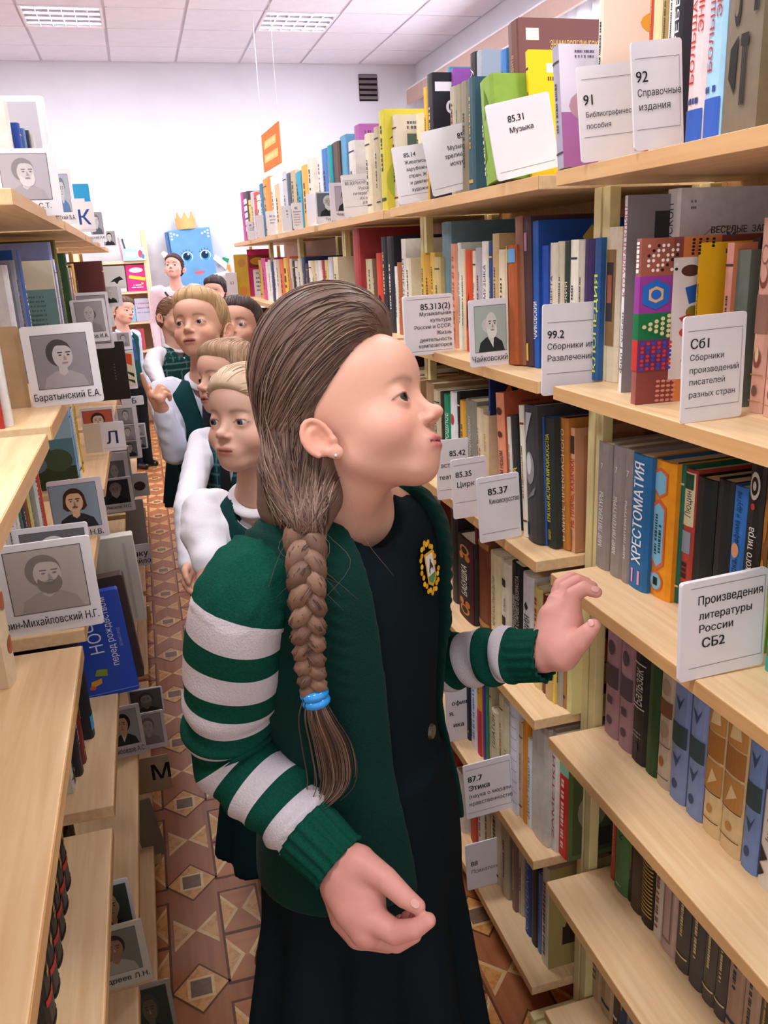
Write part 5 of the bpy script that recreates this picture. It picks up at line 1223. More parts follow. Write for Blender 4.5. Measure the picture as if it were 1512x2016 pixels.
lcard(3.35, 232, 768, 272, 692, 'white and orange picture card behind the black book', [('r', 0.3, 0.95, 0.1, 0.95, '#e0d4b8'), ('p', [(0.4, 0.95), (0.9, 0.9), (0.85, 0.6), (0.5, 0.7)], '#d2502c'), ('p', [(0.4, 0.5), (0.9, 0.4), (0.9, 0.3)], '#3a3a20'), ('p', [(0.4, 0.3), (0.9, 0.22), (0.9, 0.14)], '#3a3a20')], None)
lcard(2.50, 165, 862, 230, 805, 'portrait card with red background behind the letter Л', None, portrait(bg='#c0604c', skin='#e0c4b0', hair='#3a2a24', coat='#4a3a34', box_=(0.06, 0.94, 0.0, 0.9)))
lcard(2.40, 170, 893, 250, 836, 'white letter card marked Л on the third left shelf', [('r', 0.0, 0.42, 0.0, 1.0, '#d6c8b4'), ('t', 0.52, 0.26, 0.42, 'Л', '#2a2c6a', 'L', 0.03), ('r', 0.45, 0.96, 0.1, 0.106, LINE)], None)
lcard(1.673, 112, 1068, 217, 950, 'coloured portrait card of a long-haired man in black, third left shelf', None, portrait(bg='#8fa6b8', skin='#e6c7a4', hair='#4a3224', coat='#33343c', caption='Гоголь Н.В.', cap=0.085, box_=(0.02, 0.88, 0.20, 0.92), long_hair=True, capx=0.9, capalign='R', moust='#5a3a2c'), roll=-1)
lcard(2.75, 205, 1012, 268, 945, 'dark portrait card of a grey-bearded man captioned Лесков Н.С.', None, portrait(bg='#3a3c46', skin='#a8908a', hair='#8a8a90', coat='#25262e', beard='#b0b0b8', caption='Лесков Н.С.', cap=0.085, box_=(0.06, 0.88, 0.26, 0.93)), roll=-1)
lcard(2.86, 198, 960, 258, 895, 'grey card with a bald man just behind the dark portrait', None, portrait(bg='#77757a', skin='#a5a2a4', hair='#8a888c', coat='#3a3a3e', bald=True, box_=(0.2, 0.85, 0.0, 0.75)))
lcard(3.0, 214, 1000, 268, 884, 'tall blank grey folder behind the portrait cards, left', None, None, m=mat('#a8a29c', 0.7, 0.2, 0.06), name='folder', cat='folder', thick=0.02)
lcard(3.5, 240, 800, 284, 782, 'white letter card marked Б beside the standing boy', [('t', 0.45, 0.2, 0.6, 'Б', '#3a3a5a', 'L', 0.03)], None)
lcard(3.75, 238, 905, 281, 800, 'white card with three small portraits in a column, left', None, portrait(box_=(0.15, 0.8, 0.66, 0.94), **BW) + portrait(box_=(0.15, 0.8, 0.36, 0.62), **BW) + portrait(box_=(0.15, 0.8, 0.05, 0.32), bg='#6a686c', skin='#a5a2a4', hair='#3c3a3e', coat='#2a2a2e'))
lcard(4.1, 262, 885, 292, 835, 'small white card with two stacked portraits beside dark trousers', None, portrait(box_=(0.2, 0.9, 0.52, 0.94), **BW) + portrait(box_=(0.2, 0.9, 0.05, 0.46), bg='#77757a', skin='#a5a2a4', hair='#3c3a3e', coat='#2a2a2e'))
lcard(3.3, 250, 980, 296, 935, 'grey card with a small dark emblem low on the left', [('e', 0.6, 0.45, 0.25, 0.2, '#3a2c28')], None, m=mat('#a8a3a4', 0.7, 0.2, 0.04))
lcard(2.9, 225, 1085, 293, 990, 'tall grey folder below the dark portrait card, left', None, None, m=mat('#9f9992', 0.7, 0.2, 0.05), name='folder', cat='folder', thick=0.02)
lcard(2.3, 232, 1120, 300, 1078, 'small grey card with bold lettering low on the left', [('t', 0.92, 0.45, 0.26, 'аку', INK, 'R', 0.04), ('t', 0.98, 0.12, 0.22, 'айло', INK, 'R', 0.03)], None, m=mat('#b4aeb4', 0.7, 0.2, 0.04))
lcard(1.95, 190, 1238, 290, 1068, 'cream document box with a white corner, fourth left shelf', [('r', 0.78, 0.84, 0.04, 0.92, '#c4bfbd'), ('s', 0.70, 0.35, 0.6, 0.012, '#5a5450'), ('r', 0.0, 0.30, 0.0, 0.94, '#cfc8b6')], None, m=mat('#d9d5cc', 0.7, 0.2, 0.05), name='document_box', cat='box', thick=0.035, roll=-2)
lcard(1.215, -10, 1262, 206, 1084, 'large sepia portrait card captioned Гарин-Михайловский Н.Г.', None, portrait(bg='#b5a9a6', skin='#c6bab5', hair='#867b78', coat='#a59a96', beard='#857a76', caption='Гарин-Михайловский Н.Г.', cap=0.085, box_=(0.22, 0.90, 0.24, 0.92), turn=0.6, sketch=True), roll=-1, thick=0.004)
lcard(1.27, 45, 1180, 192, 1045, 'portrait card peeking over the large sepia portrait', None, portrait(bg='#6d6b6e', skin='#c9c6c4', hair='#dedcda', coat='#4a484c', box_=(0.10, 0.94, 0.2, 0.92)))
lcard(1.58, 172, 1380, 276, 1178, 'bright blue storybook with white title facing out, left shelf', [('v', 0.40, 0.42, 0.82, 0.24, 'НОЧЬ', '#e8ecf8', 0.0), ('v', 0.68, 0.28, 0.95, 0.13, 'перед рождеством', '#e8ecf8', 0.0), ('v', 0.86, 0.46, 0.64, 0.05, 'БЕЛЫЙ ГОРОД', '#9fb4e6'), ('p', [(0.12, 0.10), (0.35, 0.14), (0.36, 0.19), (0.16, 0.17)], '#e09a3c'), ('p', [(0.25, 0.22), (0.48, 0.20), (0.50, 0.27), (0.30, 0.28)], '#8aa03a'), ('e', 0.16, 0.11, 0.06, 0.02, '#c86a3c'), ('r', 0.0, 1.0, 0.035, 0.045, '#5f86e0')], None, m=mat('#1c48b8', 0.35, 0.4, 0.04), name='book', cat='book', thick=0.018, roll=-4)
lcard(1.66, 190, 1352, 286, 1148, 'dark brown book behind the bright blue storybook', None, None, m=mat('#4a3a36', 0.5, 0.3, 0.08), name='book', cat='book', thick=0.03, roll=-4)
lcard(1.70, 165, 1345, 190, 1300, 'small lilac slip beside the blue storybook', None, None, m=mat('#c4b8c4', 0.7, 0.1, 0.04))
lcard(1.84, 222, 1496, 291, 1398, 'coloured portrait card captioned боедов А.С., fifth left shelf', None, portrait(bg='#a9b0b4', skin='#d8b494', hair='#2c2524', coat='#2c3a38', shirt='#e6e2de', caption='Грибоедов А.С.', cap=0.095, box_=(0.04, 0.88, 0.24, 0.92), turn=-0.5), roll=-2)
lcard(1.95, 262, 1482, 332, 1410, 'sepia portrait card right of the coloured portrait, low left', None, portrait(bg='#a59f9c', skin='#b8b0aa', hair='#7d7672', coat='#8f8884', box_=(0.14, 0.90, 0.14, 0.94), sketch=True), roll=-1)
lcard(2.05, 258, 1412, 325, 1362, 'dark grey portrait card above the sepia portrait, low left', None, portrait(bg='#5d5a58', skin='#8f8a86', hair='#4a4644', coat='#3a3634', beard='#77726e', box_=(0.06, 0.94, 0.0, 0.95)))
lcard(2.126, 262, 1568, 341, 1500, 'tan letter card marked М near the floor', [('t', 0.50, 0.34, 0.42, 'М', INK, 'L', 0.03)], None, m=mat('#b5a589', 0.7, 0.2, 0.04), roll=-1)
YA = float(onZ(303, 1932, lev(5))[1])
lcard(YA, 190, 1958, 303, 1838, 'dark portrait card captioned ндреев Л.Н. on the bottom left shelf', None, portrait(bg='#6b675c', skin='#8a6450', hair='#2e2622', coat='#948b80', caption='Андреев Л.Н.', cap=0.075, box_=(0.05, 0.86, 0.24, 0.92)), m=mat('#b8ad9d', 0.7, 0.2, 0.04), roll=-2)
lcard(YA + 0.09, 190, 1850, 272, 1748, 'dark portrait card behind the bottom left caption card', None, portrait(bg='#3f4a46', skin='#c0a68c', hair='#c9b69c', coat='#35332f', shirt='#c9c6c0', bald=True, box_=(0.1, 0.92, 0.0, 0.92)), roll=-2)
lcard(1.30, 268, 2070, 356, 1950, 'dark greenish portrait card at the bottom edge, left', None, portrait(bg='#3f423a', skin='#6a604c', hair='#4a4a48', coat='#24262a', box_=(0.05, 0.9, 0.1, 0.93)), m=mat('#a89f8e', 0.7, 0.2, 0.04), roll=-2)
lcard(1.9, 286, 1690, 330, 1580, 'grey booklet leaning under the bottom left shelf end', None, None, m=mat('#8a8474', 0.7, 0.2, 0.06), name='booklet', cat='booklet', roll=-8)
# ================================================================ the far end of the room
YB = 8.62
PALEWOOD = wood('display_wood', '#e4c49a', '#f2d9b4', axis=0)
xr = onY(299, 560, YB)[0]; xl = onY(150, 560, YB)[0]
tz = onY(285, 452, YB)[2]
dc = empty('display_bookcase', ((xl + xr) / 2, YB + 0.17, 0)); tag(dc, 'pale wooden display bookcase against the end wall', 'bookcase')
hx = (xr - xl) / 2
link('side_panel', box(hx - 0.05, hx, -0.17, 0.17, 0, tz, 0.004), PALEWOOD, dc)
link('side_panel', box(-hx, -hx + 0.05, -0.17, 0.17, 0, tz, 0.004), PALEWOOD, dc)
link('back_panel', box(-hx, hx, 0.165, 0.175, 0, tz - 0.3), mat('#c9a68c', 0.6, 0.2, 0.05), dc)
zs = [onY(270, v, YB)[2] for v in (513, 573, 633, 690, 750)]
for z in zs:
    link('shelf', box(-hx + 0.05, hx - 0.05, -0.165, 0.165, z - 0.025, z, 0.003), PALEWOOD, dc)


def bcard(u0, u1, v1, z, label, cmds, color, name='book', cat='book', group='books on the display bookcase', thick=0.02, dy=0.0, tilt=-8, roll=0):
    x0, x1 = solve(0, 'u', u0, (0, YB + dy, z)), solve(0, 'u', u1, (0, YB + dy, z))
    zt = solve(2, 'v', v1, (x0, YB + dy, 0))
    return card((x0, YB + dy, z + 0.001), x1 - x0, zt - z, label, group, cmds, None, m=mat(color, 0.5, 0.3, 0.05), name=name, cat=cat, thick=thick, tilt=tilt, roll=roll)


bcard(253, 292, 522, zs[1], 'hot pink book with yellow lettering on the display bookcase', [('e', 0.5, 0.8, 0.35, 0.1, '#f4e8f0'), ('p', [(0.1, 0.5), (0.9, 0.38), (0.95, 0.5), (0.15, 0.62)], '#f0d02c'), ('h', 0.3, 0.7, 0.2, 0.05, '#f4e8f0'), ('h', 0.2, 0.8, 0.12, 0.04, '#f4e8f0'), ('e', 0.75, 0.28, 0.06, 0.04, '#f0d02c')], '#d8287c')
bcard(212, 250, 526, zs[1], 'black and white picture book left of the pink book', [('p', [(0.3, 0.2), (0.5, 0.42), (0.9, 0.4), (0.8, 0.22)], '#2c2a2c'), ('r', 0.15, 0.4, 0.6, 0.65, '#5a5658')], '#dcdadf')
bcard(243, 272, 490, zs[0], 'pale blue box with a white label on the display bookcase', [('r', 0.2, 0.9, 0.3, 0.7, '#f4f4f8')], '#a8d0e0', dy=-0.02)
bcard(272, 287, 487, zs[0], 'small red and blue patterned box beside the pale blue one', [('e', 0.4, 0.5, 0.3, 0.3, '#d0506a'), ('e', 0.7, 0.3, 0.2, 0.2, '#4a8ac0')], '#c9dce8', dy=-0.02)
for i, (u, c, r) in enumerate(((241, '#e6a0b4', 6), (246, '#f0ecf0', 8), (251, '#5a5a66', 10), (256, '#d0e0e8', 12), (262, '#f4e6d0', 3), (277, '#f0eef2', 0))):
    bcard(u, u + 4, 468 + i, zs[0], '%s slim upright book on the top of the display bookcase' % ['pink', 'white', 'dark grey', 'pale blue', 'cream', 'plain white end'][i], None, c, thick=0.12, dy=0.03, tilt=0, roll=-r)
bcard(255, 269, 602, zs[2], 'light blue booklet on the lower display shelf', [('e', 0.5, 0.6, 0.3, 0.2, '#e8f0f8')], '#7ab8dc')
bcard(270, 304, 588, zs[2], 'grey-lilac patterned book on the lower display shelf', [('h', 0.1, 0.9, 0.75, 0.05, '#b0527a'), ('h', 0.1, 0.9, 0.55, 0.05, '#b0527a'), ('h', 0.1, 0.9, 0.35, 0.05, '#7a7aa0')], '#b0aec0')
bcard(268, 288, 648, zs[3], 'stack of red books on the lowest visible display shelf', None, '#b0404a', thick=0.15)

# ---- the big blue book with a paper crown on the end wall
YW = 8.955
A = onY(332, 452, YW); B = onY(410, 450, YW); C_ = onY(415, 567, YW); D = onY(345, 570, YW)
w_ = B[0] - A[0] + 0.02; h_ = A[2] - D[2]
fig = empty('book_figure', ((A[0] + B[0]) / 2 + 0.03, YW, D[2])); tag(fig, 'big blue book cut-out with painted eyes and paper crown on wall', 'wall decoration')
fig.rotation_euler = (0, math.radians(-3.0), 0)
BLUE = mat('#6fa8dc', 0.7, 0.2, 0.10, 8)
hw = w_ / 2
link('cover', box(-hw, hw, -0.04, 0.112, 0, h_, 0.012), BLUE, fig)
link('spine', box(-hw - 0.035, -hw, -0.02, 0.06, 0.01, h_ - 0.01, 0.012), mat('#5a7fb0', 0.7, 0.2, 0.1, 10), fig)
b = bmesh.new(); ms = []
pr = []
for cx in (0.36, 0.80):
    pr += [('e', cx, 0.545, 0.135, 0.085, '#f2f6fa', 20), ('e', cx, 0.54, 0.115, 0.080, '#3fa0dc', 20), ('e', cx - 0.01, 0.55, 0.085, 0.062, '#16304c', 18), ('e', cx + 0.03, 0.585, 0.022, 0.018, '#ffffff', 10)]
    for k in range(5):
        a = 0.5 + 0.5 * k
        pr.append(('p', [(cx + 0.12 * math.cos(a), 0.56 + 0.075 * math.sin(a)), (cx + 0.13 * math.cos(a + 0.15), 0.56 + 0.08 * math.sin(a + 0.15)), (cx + 0.19 * math.cos(a + 0.1), 0.57 + 0.115 * math.sin(a + 0.1))], '#1c2430'))
pr += [('p', [(0.46, 0.27), (0.56, 0.30), (0.60, 0.29), (0.64, 0.30), (0.74, 0.27), (0.60, 0.225)], '#d8707c'), ('p', [(0.46, 0.27), (0.60, 0.262), (0.74, 0.27), (0.60, 0.268)], '#b0505c')]
for sx in (0, 1):
    for k in range(3):
        x = 0.06 + 0.07 * k if sx == 0 else 0.94 - 0.07 * k
        pr += [('e', x, 0.95 - 0.02 * k, 0.030, 0.018, '#d4e6f6', 8), ('e', 0.06 if sx == 0 else 0.94, 0.95 - 0.05 * k, 0.030, 0.018, '#d4e6f6', 8)]
draw(b, ms, pr, w_, h_, 0, random.Random(3))
o = link('painted_face', b, ms, fig); o.location = (-hw, -0.0405, 0)
b = bmesh.new()
cw = 0.095
n = 24
ring0 = [b.verts.new((cw * math.cos(2 * math.pi * i / n), cw * 0.7 * math.sin(2 * math.pi * i / n), 0)) for i in range(n)]
ring1 = [b.verts.new((cw * 1.04 * math.cos(2 * math.pi * i / n), cw * 0.73 * math.sin(2 * math.pi * i / n), 0.10 if i % 3 else 0.165)) for i in range(n)]
for i in range(n):
    b.faces.new((ring0[i], ring0[(i + 1) % n], ring1[(i + 1) % n], ring1[i]))
o = link('crown', b, mat('#e0b878', 0.5, 0.3, 0.1, 20), fig); o.location = (-0.02, 0, h_); o.modifiers.new('s', 'SOLIDIFY').thickness = 0.003
b = bmesh.new(); add_tube(b, [(hw + 0.0, -0.02, h_ * 0.5), (hw + 0.10, -0.03, h_ * 0.34), (hw + 0.12, -0.05, h_ * 0.20), (hw - 0.02, -0.07, h_ * 0.14)], [0.03, 0.032, 0.035, 0.045], 10)
link('arm', b, mat('#eef0f4', 0.8, 0.1, 0.02), fig)
b = bmesh.new(); add_tube(b, [(-hw - 0.02, -0.02, h_ * 0.52), (-hw - 0.07, -0.03, h_ * 0.60), (-hw - 0.09, -0.03, h_ * 0.66)], [0.03, 0.035, 0.02], 10)
link('arm', b, mat('#eef0f4', 0.8, 0.1, 0.02), fig)
# bird cut-out stuck on the wall
P0 = onY(441, 522, 9.05)
bd = empty('bird_cutout', tuple(P0)); tag(bd, 'small green and orange bird cut-out on the end wall', 'wall decoration')
for nm, pts, c in (('wing', [(-0.05, 0.02), (0.0, 0.08), (0.06, 0.06), (0.03, -0.01)], '#3aa06a'), ('tail', [(0.0, 0.0), (0.06, 0.0), (0.07, -0.07), (0.02, -0.06)], '#e89a3c'), ('head', [(-0.06, 0.03), (-0.02, 0.05), (-0.01, 0.01), (-0.05, 0.0)], '#5a8ad0')):
    b = bmesh.new(); add_poly(b, pts, 0); o = link(nm, b, mat(c, 0.7, 0.2, 0.0), bd); o.modifiers.new('s', 'SOLIDIFY').thickness = 0.004

# ---- orange sign hanging from the ceiling
a0 = onY(518, 303, 7.5); a1 = onY(551, 273, 6.75)
zt0 = onY(515, 267, 7.5)[2]; zb0 = onY(520, 340, 7.5)[2]
L_ = math.hypot(a1[0] - a0[0], a1[1] - a0[1]); ang = math.atan2(a1[1] - a0[1], a1[0] - a0[0])
sg = empty('hanging_sign', (a0[0], a0[1], zb0), ang); tag(sg, 'orange sign with two yellow text blocks hanging from the ceiling', 'sign')
H_ = zt0 - zb0
link('board', box(0, L_, -0.004, 0.004, 0, H_), mat('#ee7a30', 0.6, 0.2, 0.12, 4), sg)
b = bmesh.new(); ms = []
pr = [('p', [(0.12, 0.58), (0.80, 0.56), (0.84, 0.76), (0.16, 0.78)], '#f6c86a'), ('p', [(0.10, 0.22), (0.88, 0.20), (0.90, 0.40), (0.12, 0.42)], '#f6c86a'), ('h', 0.2, 0.78, 0.62, 0.10, '#f9e0a8'), ('h', 0.18, 0.82, 0.26, 0.10, '#f9e0a8')]
draw(b, ms, pr, L_, H_, -0.0045, random.Random(5)); link('lettering', b, ms, sg)
for x in (0.02, L_ - 0.02):
    b = bmesh.new(); add_tube(b, [(x, 0, H_), (x, 0, CEIL - zb0)], 0.0022, 5); link('cord', b, mat('#f4f2f6', 0.6, 0.2, 0), sg)
# ================================================================ books on shelves that the people hide, as one mass
def stock():
    rg = random.Random(21)
    pal = ['#d8cbb0', '#8a4a34', '#3c4a6a', '#c9b48c', '#5a6a5a', '#e6e0d8', '#a5483c', '#4a3a34', '#8a8a84', '#d0b060', '#6f86a4', '#2f5a54']
    mats = [mat(c, 0.55, 0.3, 0.09, 60) for c in pal] + [PAGES]
    b = bmesh.new()

    def fill(y0, y1, x, sgn, z):
        y = y0
        while y < y1 - 0.02:
            w = rg.uniform(0.012, 0.036); h = rg.uniform(0.175, 0.23); d = h * 0.66; xx = x + rg.uniform(0, 0.012); w = min(w, y1 - y)
            m = rg.randrange(len(pal)); xa, xb = sorted((xx, xx + sgn * d))
            add_box(b, xa, xb, y + 0.0005, y + 0.003, z, z + h, m); add_box(b, xa, xb, y + w - 0.003, y + w - 0.0005, z, z + h, m)
            xs0 = sorted((xx, xx + sgn * 0.003)); add_box(b, xs0[0], xs0[1], y + 0.003, y + w - 0.003, z, z + h, m)
            xp = sorted((xx + sgn * 0.004, xx + sgn * (d - 0.004))); add_box(b, xp[0], xp[1], y + 0.0031, y + w - 0.0031, z + 0.003, z + h - 0.004, len(pal))
            y += w
    for i in range(2, 6):
        for k in range(3, 7):
            lo = YR[i] + 0.04; hi = YR[i + 1] - 0.05
            if i == 2:
                lo = {3: 2.33, 4: 2.05, 5: 2.14, 6: 2.14}[k]
            fill(lo, hi, 0.635, 1, lev(k) + 0.0005)
            if k > 3:
                fill(YR[i] + 0.04, YR[i + 1] - 0.1, -0.265, -1, lev(k) + 0.0005)
    for k in range(1, 7):
        z = lev(k) + 0.0005; ye = solve(1, 'u', 1575 if k != 1 else 1660, (0.685, 0, z))
        fill(YR[0] + 0.04, ye, 0.685 if k > 1 else 0.64, 1, z)
    o = link('assorted_books', b, mats)
    o['kind'] = 'stuff'; o['label'] = 'assorted books filling shelves farther down the aisle'; o['category'] = 'books'


stock()
# ================================================================ figures: smooth signed-distance bodies turned into meshes
f32 = np.float32


def sd_ell(c, r, R=None):
    c = np.array(c, f32); r = np.array(r, f32)

    def f(P):
        q = P - c
        if R is not None:
            q = q @ R
        k0 = np.sqrt(((q / r) ** 2).sum(1)); k1 = np.sqrt(((q / (r * r)) ** 2).sum(1))
        return k0 * (k0 - 1) / np.maximum(k1, 1e-9)
    f.box = (c - r.max() * 1.0, c + r.max() * 1.0)
    return f


def sd_sph(c, r):
    c = np.array(c, f32)

    def f(P):
        return np.sqrt(((P - c) ** 2).sum(1)) - r
    return f


def sd_cone(a, b, r1, r2):
    a = np.array(a, f32); b = np.array(b, f32); ba = b - a; L2 = float(ba @ ba)

    def f(P):
        pa = P - a
        h = np.clip(pa @ ba / L2, 0, 1)
        return np.sqrt(((pa - h[:, None] * ba) ** 2).sum(1)) - (r1 + (r2 - r1) * h)
    return f


def sd_chain(pts, rad, flat=None):
    fs = [sd_cone(pts[i], pts[i + 1], rad[i], rad[i + 1]) for i in range(len(pts) - 1)]

    def f(P):
        d = fs[0](P)
        for g in fs[1:]:
            d = np.minimum(d, g(P))
        return d
    return f


def sd_plane(p0, n):
    p0 = np.array(p0, f32); n = np.array(n, f32); n = n / np.linalg.norm(n)
    return lambda P: (P - p0) @ n


def smin(a, b, k):
    if k <= 0:
        return np.minimum(a, b)
    h = np.maximum(k - np.abs(a - b), 0) / k
    return np.minimum(a, b) - h * h * k * 0.25


def smax(a, b, k):
    return -smin(-a, -b, k)


class Sdf:
    def __init__(self):
        self.ops = []

    def u(self, f, k=0.01):
        self.ops.append(('u', f, k)); return self

    def s(self, f, k=0.004):
        self.ops.append(('s', f, k)); return self

    def i(self, f, k=0.004):
        self.ops.append(('i', f, k)); return self

    def __call__(self, P):
        d = None
        for op, f, k in self.ops:
            v = f(P).astype(f32)
            if d is None:
                d = v
            elif op == 'u':
                d = smin(d, v, k)
            elif op == 's':
                d = smax(d, -v, k)
            else:
                d = smax(d, v, k)
        return d


def local(f, R, o, s=1.0):
    """evaluate f in a frame with rotation R (columns = local axes), origin o and scale s"""
    R = np.array(R, f32); o = np.array(o, f32)
    return lambda P: f((P - o) @ R / f32(s)) * f32(s)


def surface(f, lo, hi, h, refine=True):
    """naive surface nets -> verts (n,3), quads (m,4). coarse pass finds the cells worth sampling finely"""
    lo = np.array(lo, float); hi = np.array(hi, float)
    B = 8
    n = np.ceil((hi - lo) / (h * B)).astype(int) + 1
    # coarse block centres
    ax = [lo[i] + (np.arange(n[i]) + 0.5) * h * B for i in range(3)]
    G = np.stack(np.meshgrid(*ax, indexing='ij'), -1).reshape(-1, 3).astype(f32)
    dc = np.concatenate([f(G[i:i + 400000]) for i in range(0, len(G), 400000)])
    act = np.abs(dc) < h * B * 1.35
    N = n * B + 1
    D = np.full(tuple(N), 1.0, f32)
    D[:] = np.repeat(np.repeat(np.repeat(np.where(dc < 0, -1.0, 1.0).reshape(n), B, 0), B, 1), B, 2)[tuple(slice(0, 1) for _ in range(0))] if False else 1.0
    sg = np.where(dc < 0, -1.0, 1.0).reshape(tuple(n)).astype(f32)
    D[:N[0] - 1, :N[1] - 1, :N[2] - 1] = np.repeat(np.repeat(np.repeat(sg, B, 0), B, 1), B, 2)
    off = np.stack(np.meshgrid(np.arange(B + 1), np.arange(B + 1), np.arange(B + 1), indexing='ij'), -1).reshape(-1, 3)
    idx = np.argwhere(act.reshape(tuple(n)))
    for s in range(0, len(idx), 400):
        ii = (idx[s:s + 400, None, :] * B + off[None]).reshape(-1, 3)
        P = (lo + ii * h).astype(f32)
        D[ii[:, 0], ii[:, 1], ii[:, 2]] = f(P)
    ins = D < 0
    c = np.zeros(tuple(N - 1), np.int8)
    for a in (0, 1):
        for b in (0, 1):
            for e in (0, 1):
                c += ins[a:N[0] - 1 + a, b:N[1] - 1 + b, e:N[2] - 1 + e]
    cells = np.argwhere((c > 0) & (c < 8))
    idm = np.full(tuple(N - 1), -1, np.int32)
    idm[cells[:, 0], cells[:, 1], cells[:, 2]] = np.arange(len(cells))
    corner = np.array([(a, b, e) for a in (0, 1) for b in (0, 1) for e in (0, 1)])
    vals = np.stack([D[cells[:, 0] + a, cells[:, 1] + b, cells[:, 2] + e] for a, b, e in corner], 1)
    acc = np.zeros((len(cells), 3)); cnt = np.zeros(len(cells))
    for i in range(8):
        for j in range(i + 1, 8):
            if np.abs(corner[i] - corner[j]).sum() != 1:
                continue
            a, b = vals[:, i], vals[:, j]
            m = (a < 0) != (b < 0)
            t = np.where(m, a / np.where(a == b, 1, a - b), 0)
            p = corner[i] + t[:, None] * (corner[j] - corner[i])
            acc[m] += p[m]; cnt[m] += 1
    V = lo + (cells + acc / np.maximum(cnt, 1)[:, None]) * h
    quads = []
    for axis in range(3):
        u_, w_ = (axis + 1) % 3, (axis + 2) % 3
        sl0 = [slice(None)] * 3; sl1 = [slice(None)] * 3
        sl0[axis] = slice(0, N[axis] - 1); sl1[axis] = slice(1, N[axis])
        a = ins[tuple(sl0)]; b = ins[tuple(sl1)]
        e = np.argwhere(a != b)
        ok = (e[:, u_] > 0) & (e[:, w_] > 0) & (e[:, u_] < N[u_] - 1) & (e[:, w_] < N[w_] - 1)
        e = e[ok]
        fl = a[tuple(e.T)]
        q = []
        for du, dw in ((0, 0), (1, 0), (1, 1), (0, 1)):
            k = e.copy(); k[:, u_] -= du; k[:, w_] -= dw
            q.append(idm[tuple(k.T)])
        q = np.stack(q, 1)
        q[~fl] = q[~fl][:, ::-1]
        quads.append(q)
    Q = np.concatenate(quads)
    Q = Q[(Q >= 0).all(1)][:, ::-1]
    return V, Q


def np_mesh(name, V, Q, cols=None, smooth=True):
    me = bpy.data.meshes.new(name)
    V = np.asarray(V, float); Q = np.asarray(Q, int)
    me.vertices.add(len(V)); me.vertices.foreach_set('co', V.ravel())
    k = Q.shape[1]
    me.loops.add(Q.size); me.loops.foreach_set('vertex_index', Q.ravel().astype(np.int32))
    me.polygons.add(len(Q)); me.polygons.foreach_set('loop_start', np.arange(0, Q.size, k, dtype=np.int32))
    me.polygons.foreach_set('loop_total', np.full(len(Q), k, np.int32))
    if smooth:
        me.polygons.foreach_set('use_smooth', np.ones(len(Q), bool))
    me.update(calc_edges=True)
    if cols is not None:
        ca = me.color_attributes.new('tint', 'FLOAT_COLOR', 'POINT')
        c4 = np.ones((len(V), 4)); c4[:, :3] = cols
        ca.data.foreach_set('color', c4.ravel())
    return me


def join_vq(parts):
    Vs, Qs, Cs, o = [], [], [], 0
    for p in parts:
        Vs.append(p[0]); Qs.append(p[1] + o); o += len(p[0])
        if len(p) > 2:
            Cs.append(p[2])
    return np.concatenate(Vs), np.concatenate(Qs), (np.concatenate(Cs) if Cs else None)


def tint_mat(name, rough=0.5, spec=0.3, sss=0.0, bump=0.0, bscale=300, sheen=0.0, noise=0.06, stretch=None):
    """material whose base colour is the mesh's own colour attribute, with a little grain"""
    m = bpy.data.materials.new(name); m.use_nodes = True
    nt = m.node_tree; b = nt.nodes['Principled BSDF']; L = nt.links.new
    at_ = nn(nt, 'ShaderNodeAttribute', attribute_name='tint')
    tc = nn(nt, 'ShaderNodeTexCoord'); nz = nn(nt, 'ShaderNodeTexNoise'); nz.inputs['Scale'].default_value = bscale; nz.inputs['Detail'].default_value = 3
    if stretch:
        mp = nn(nt, 'ShaderNodeMapping'); mp.inputs['Scale'].default_value = stretch
        L(tc.outputs['Object'], mp.inputs['Vector']); L(mp.outputs['Vector'], nz.inputs['Vector'])
    else:
        L(tc.outputs['Object'], nz.inputs['Vector'])
    mr = nn(nt, 'ShaderNodeMapRange'); mr.inputs['To Min'].default_value = 1 - noise; mr.inputs['To Max'].default_value = 1 + noise
    L(nz.outputs['Fac'], mr.inputs['Value'])
    mx = nn(nt, 'ShaderNodeVectorMath', operation='SCALE')
    L(at_.outputs['Color'], mx.inputs[0]); L(mr.outputs['Result'], mx.inputs['Scale']); L(mx.outputs['Vector'], b.inputs['Base Color'])
    b.inputs['Roughness'].default_value = rough; b.inputs['Specular IOR Level'].default_value = spec
    if sss:
        b.inputs['Subsurface Weight'].default_value = sss; b.inputs['Subsurface Radius'].default_value = (1.0, 0.35, 0.2); b.inputs['Subsurface Scale'].default_value = 0.006
    if sheen:
        b.inputs['Sheen Weight'].default_value = sheen
    if bump:
        bp = nn(nt, 'ShaderNodeBump'); bp.inputs['Strength'].default_value = bump; bp.inputs['Distance'].default_value = 0.002
        L(nz.outputs['Fac'], bp.inputs['Height']); L(bp.outputs['Normal'], b.inputs['Normal'])
    return m


SKIN = tint_mat('skin', 0.48, 0.3, 0.15, 0.0, 120, noise=0.03)
CLOTH = tint_mat('cloth', 0.9, 0.1, 0.0, 0.25, 500, sheen=0.0, noise=0.10)
KNIT = tint_mat('knit', 0.95, 0.08, 0.0, 0.5, 420, sheen=0.05, noise=0.10)
HAIRM = tint_mat('hair', 0.50, 0.30, 0.0, 0.3, 60, noise=0.22)
EYEM = tint_mat('eye', 0.12, 0.5, 0.0, 0.0, 10, noise=0.0)


def rot_axes(fwd, up):
    """3x3 with columns (left, forward, up) of a figure looking along fwd"""
    f_ = np.array(fwd, float); f_ /= np.linalg.norm(f_)
    u_ = np.array(up, float); u_ -= f_ * (u_ @ f_); u_ /= np.linalg.norm(u_)
    l_ = np.cross(u_, f_)
    return np.stack([l_, f_, u_], 1)


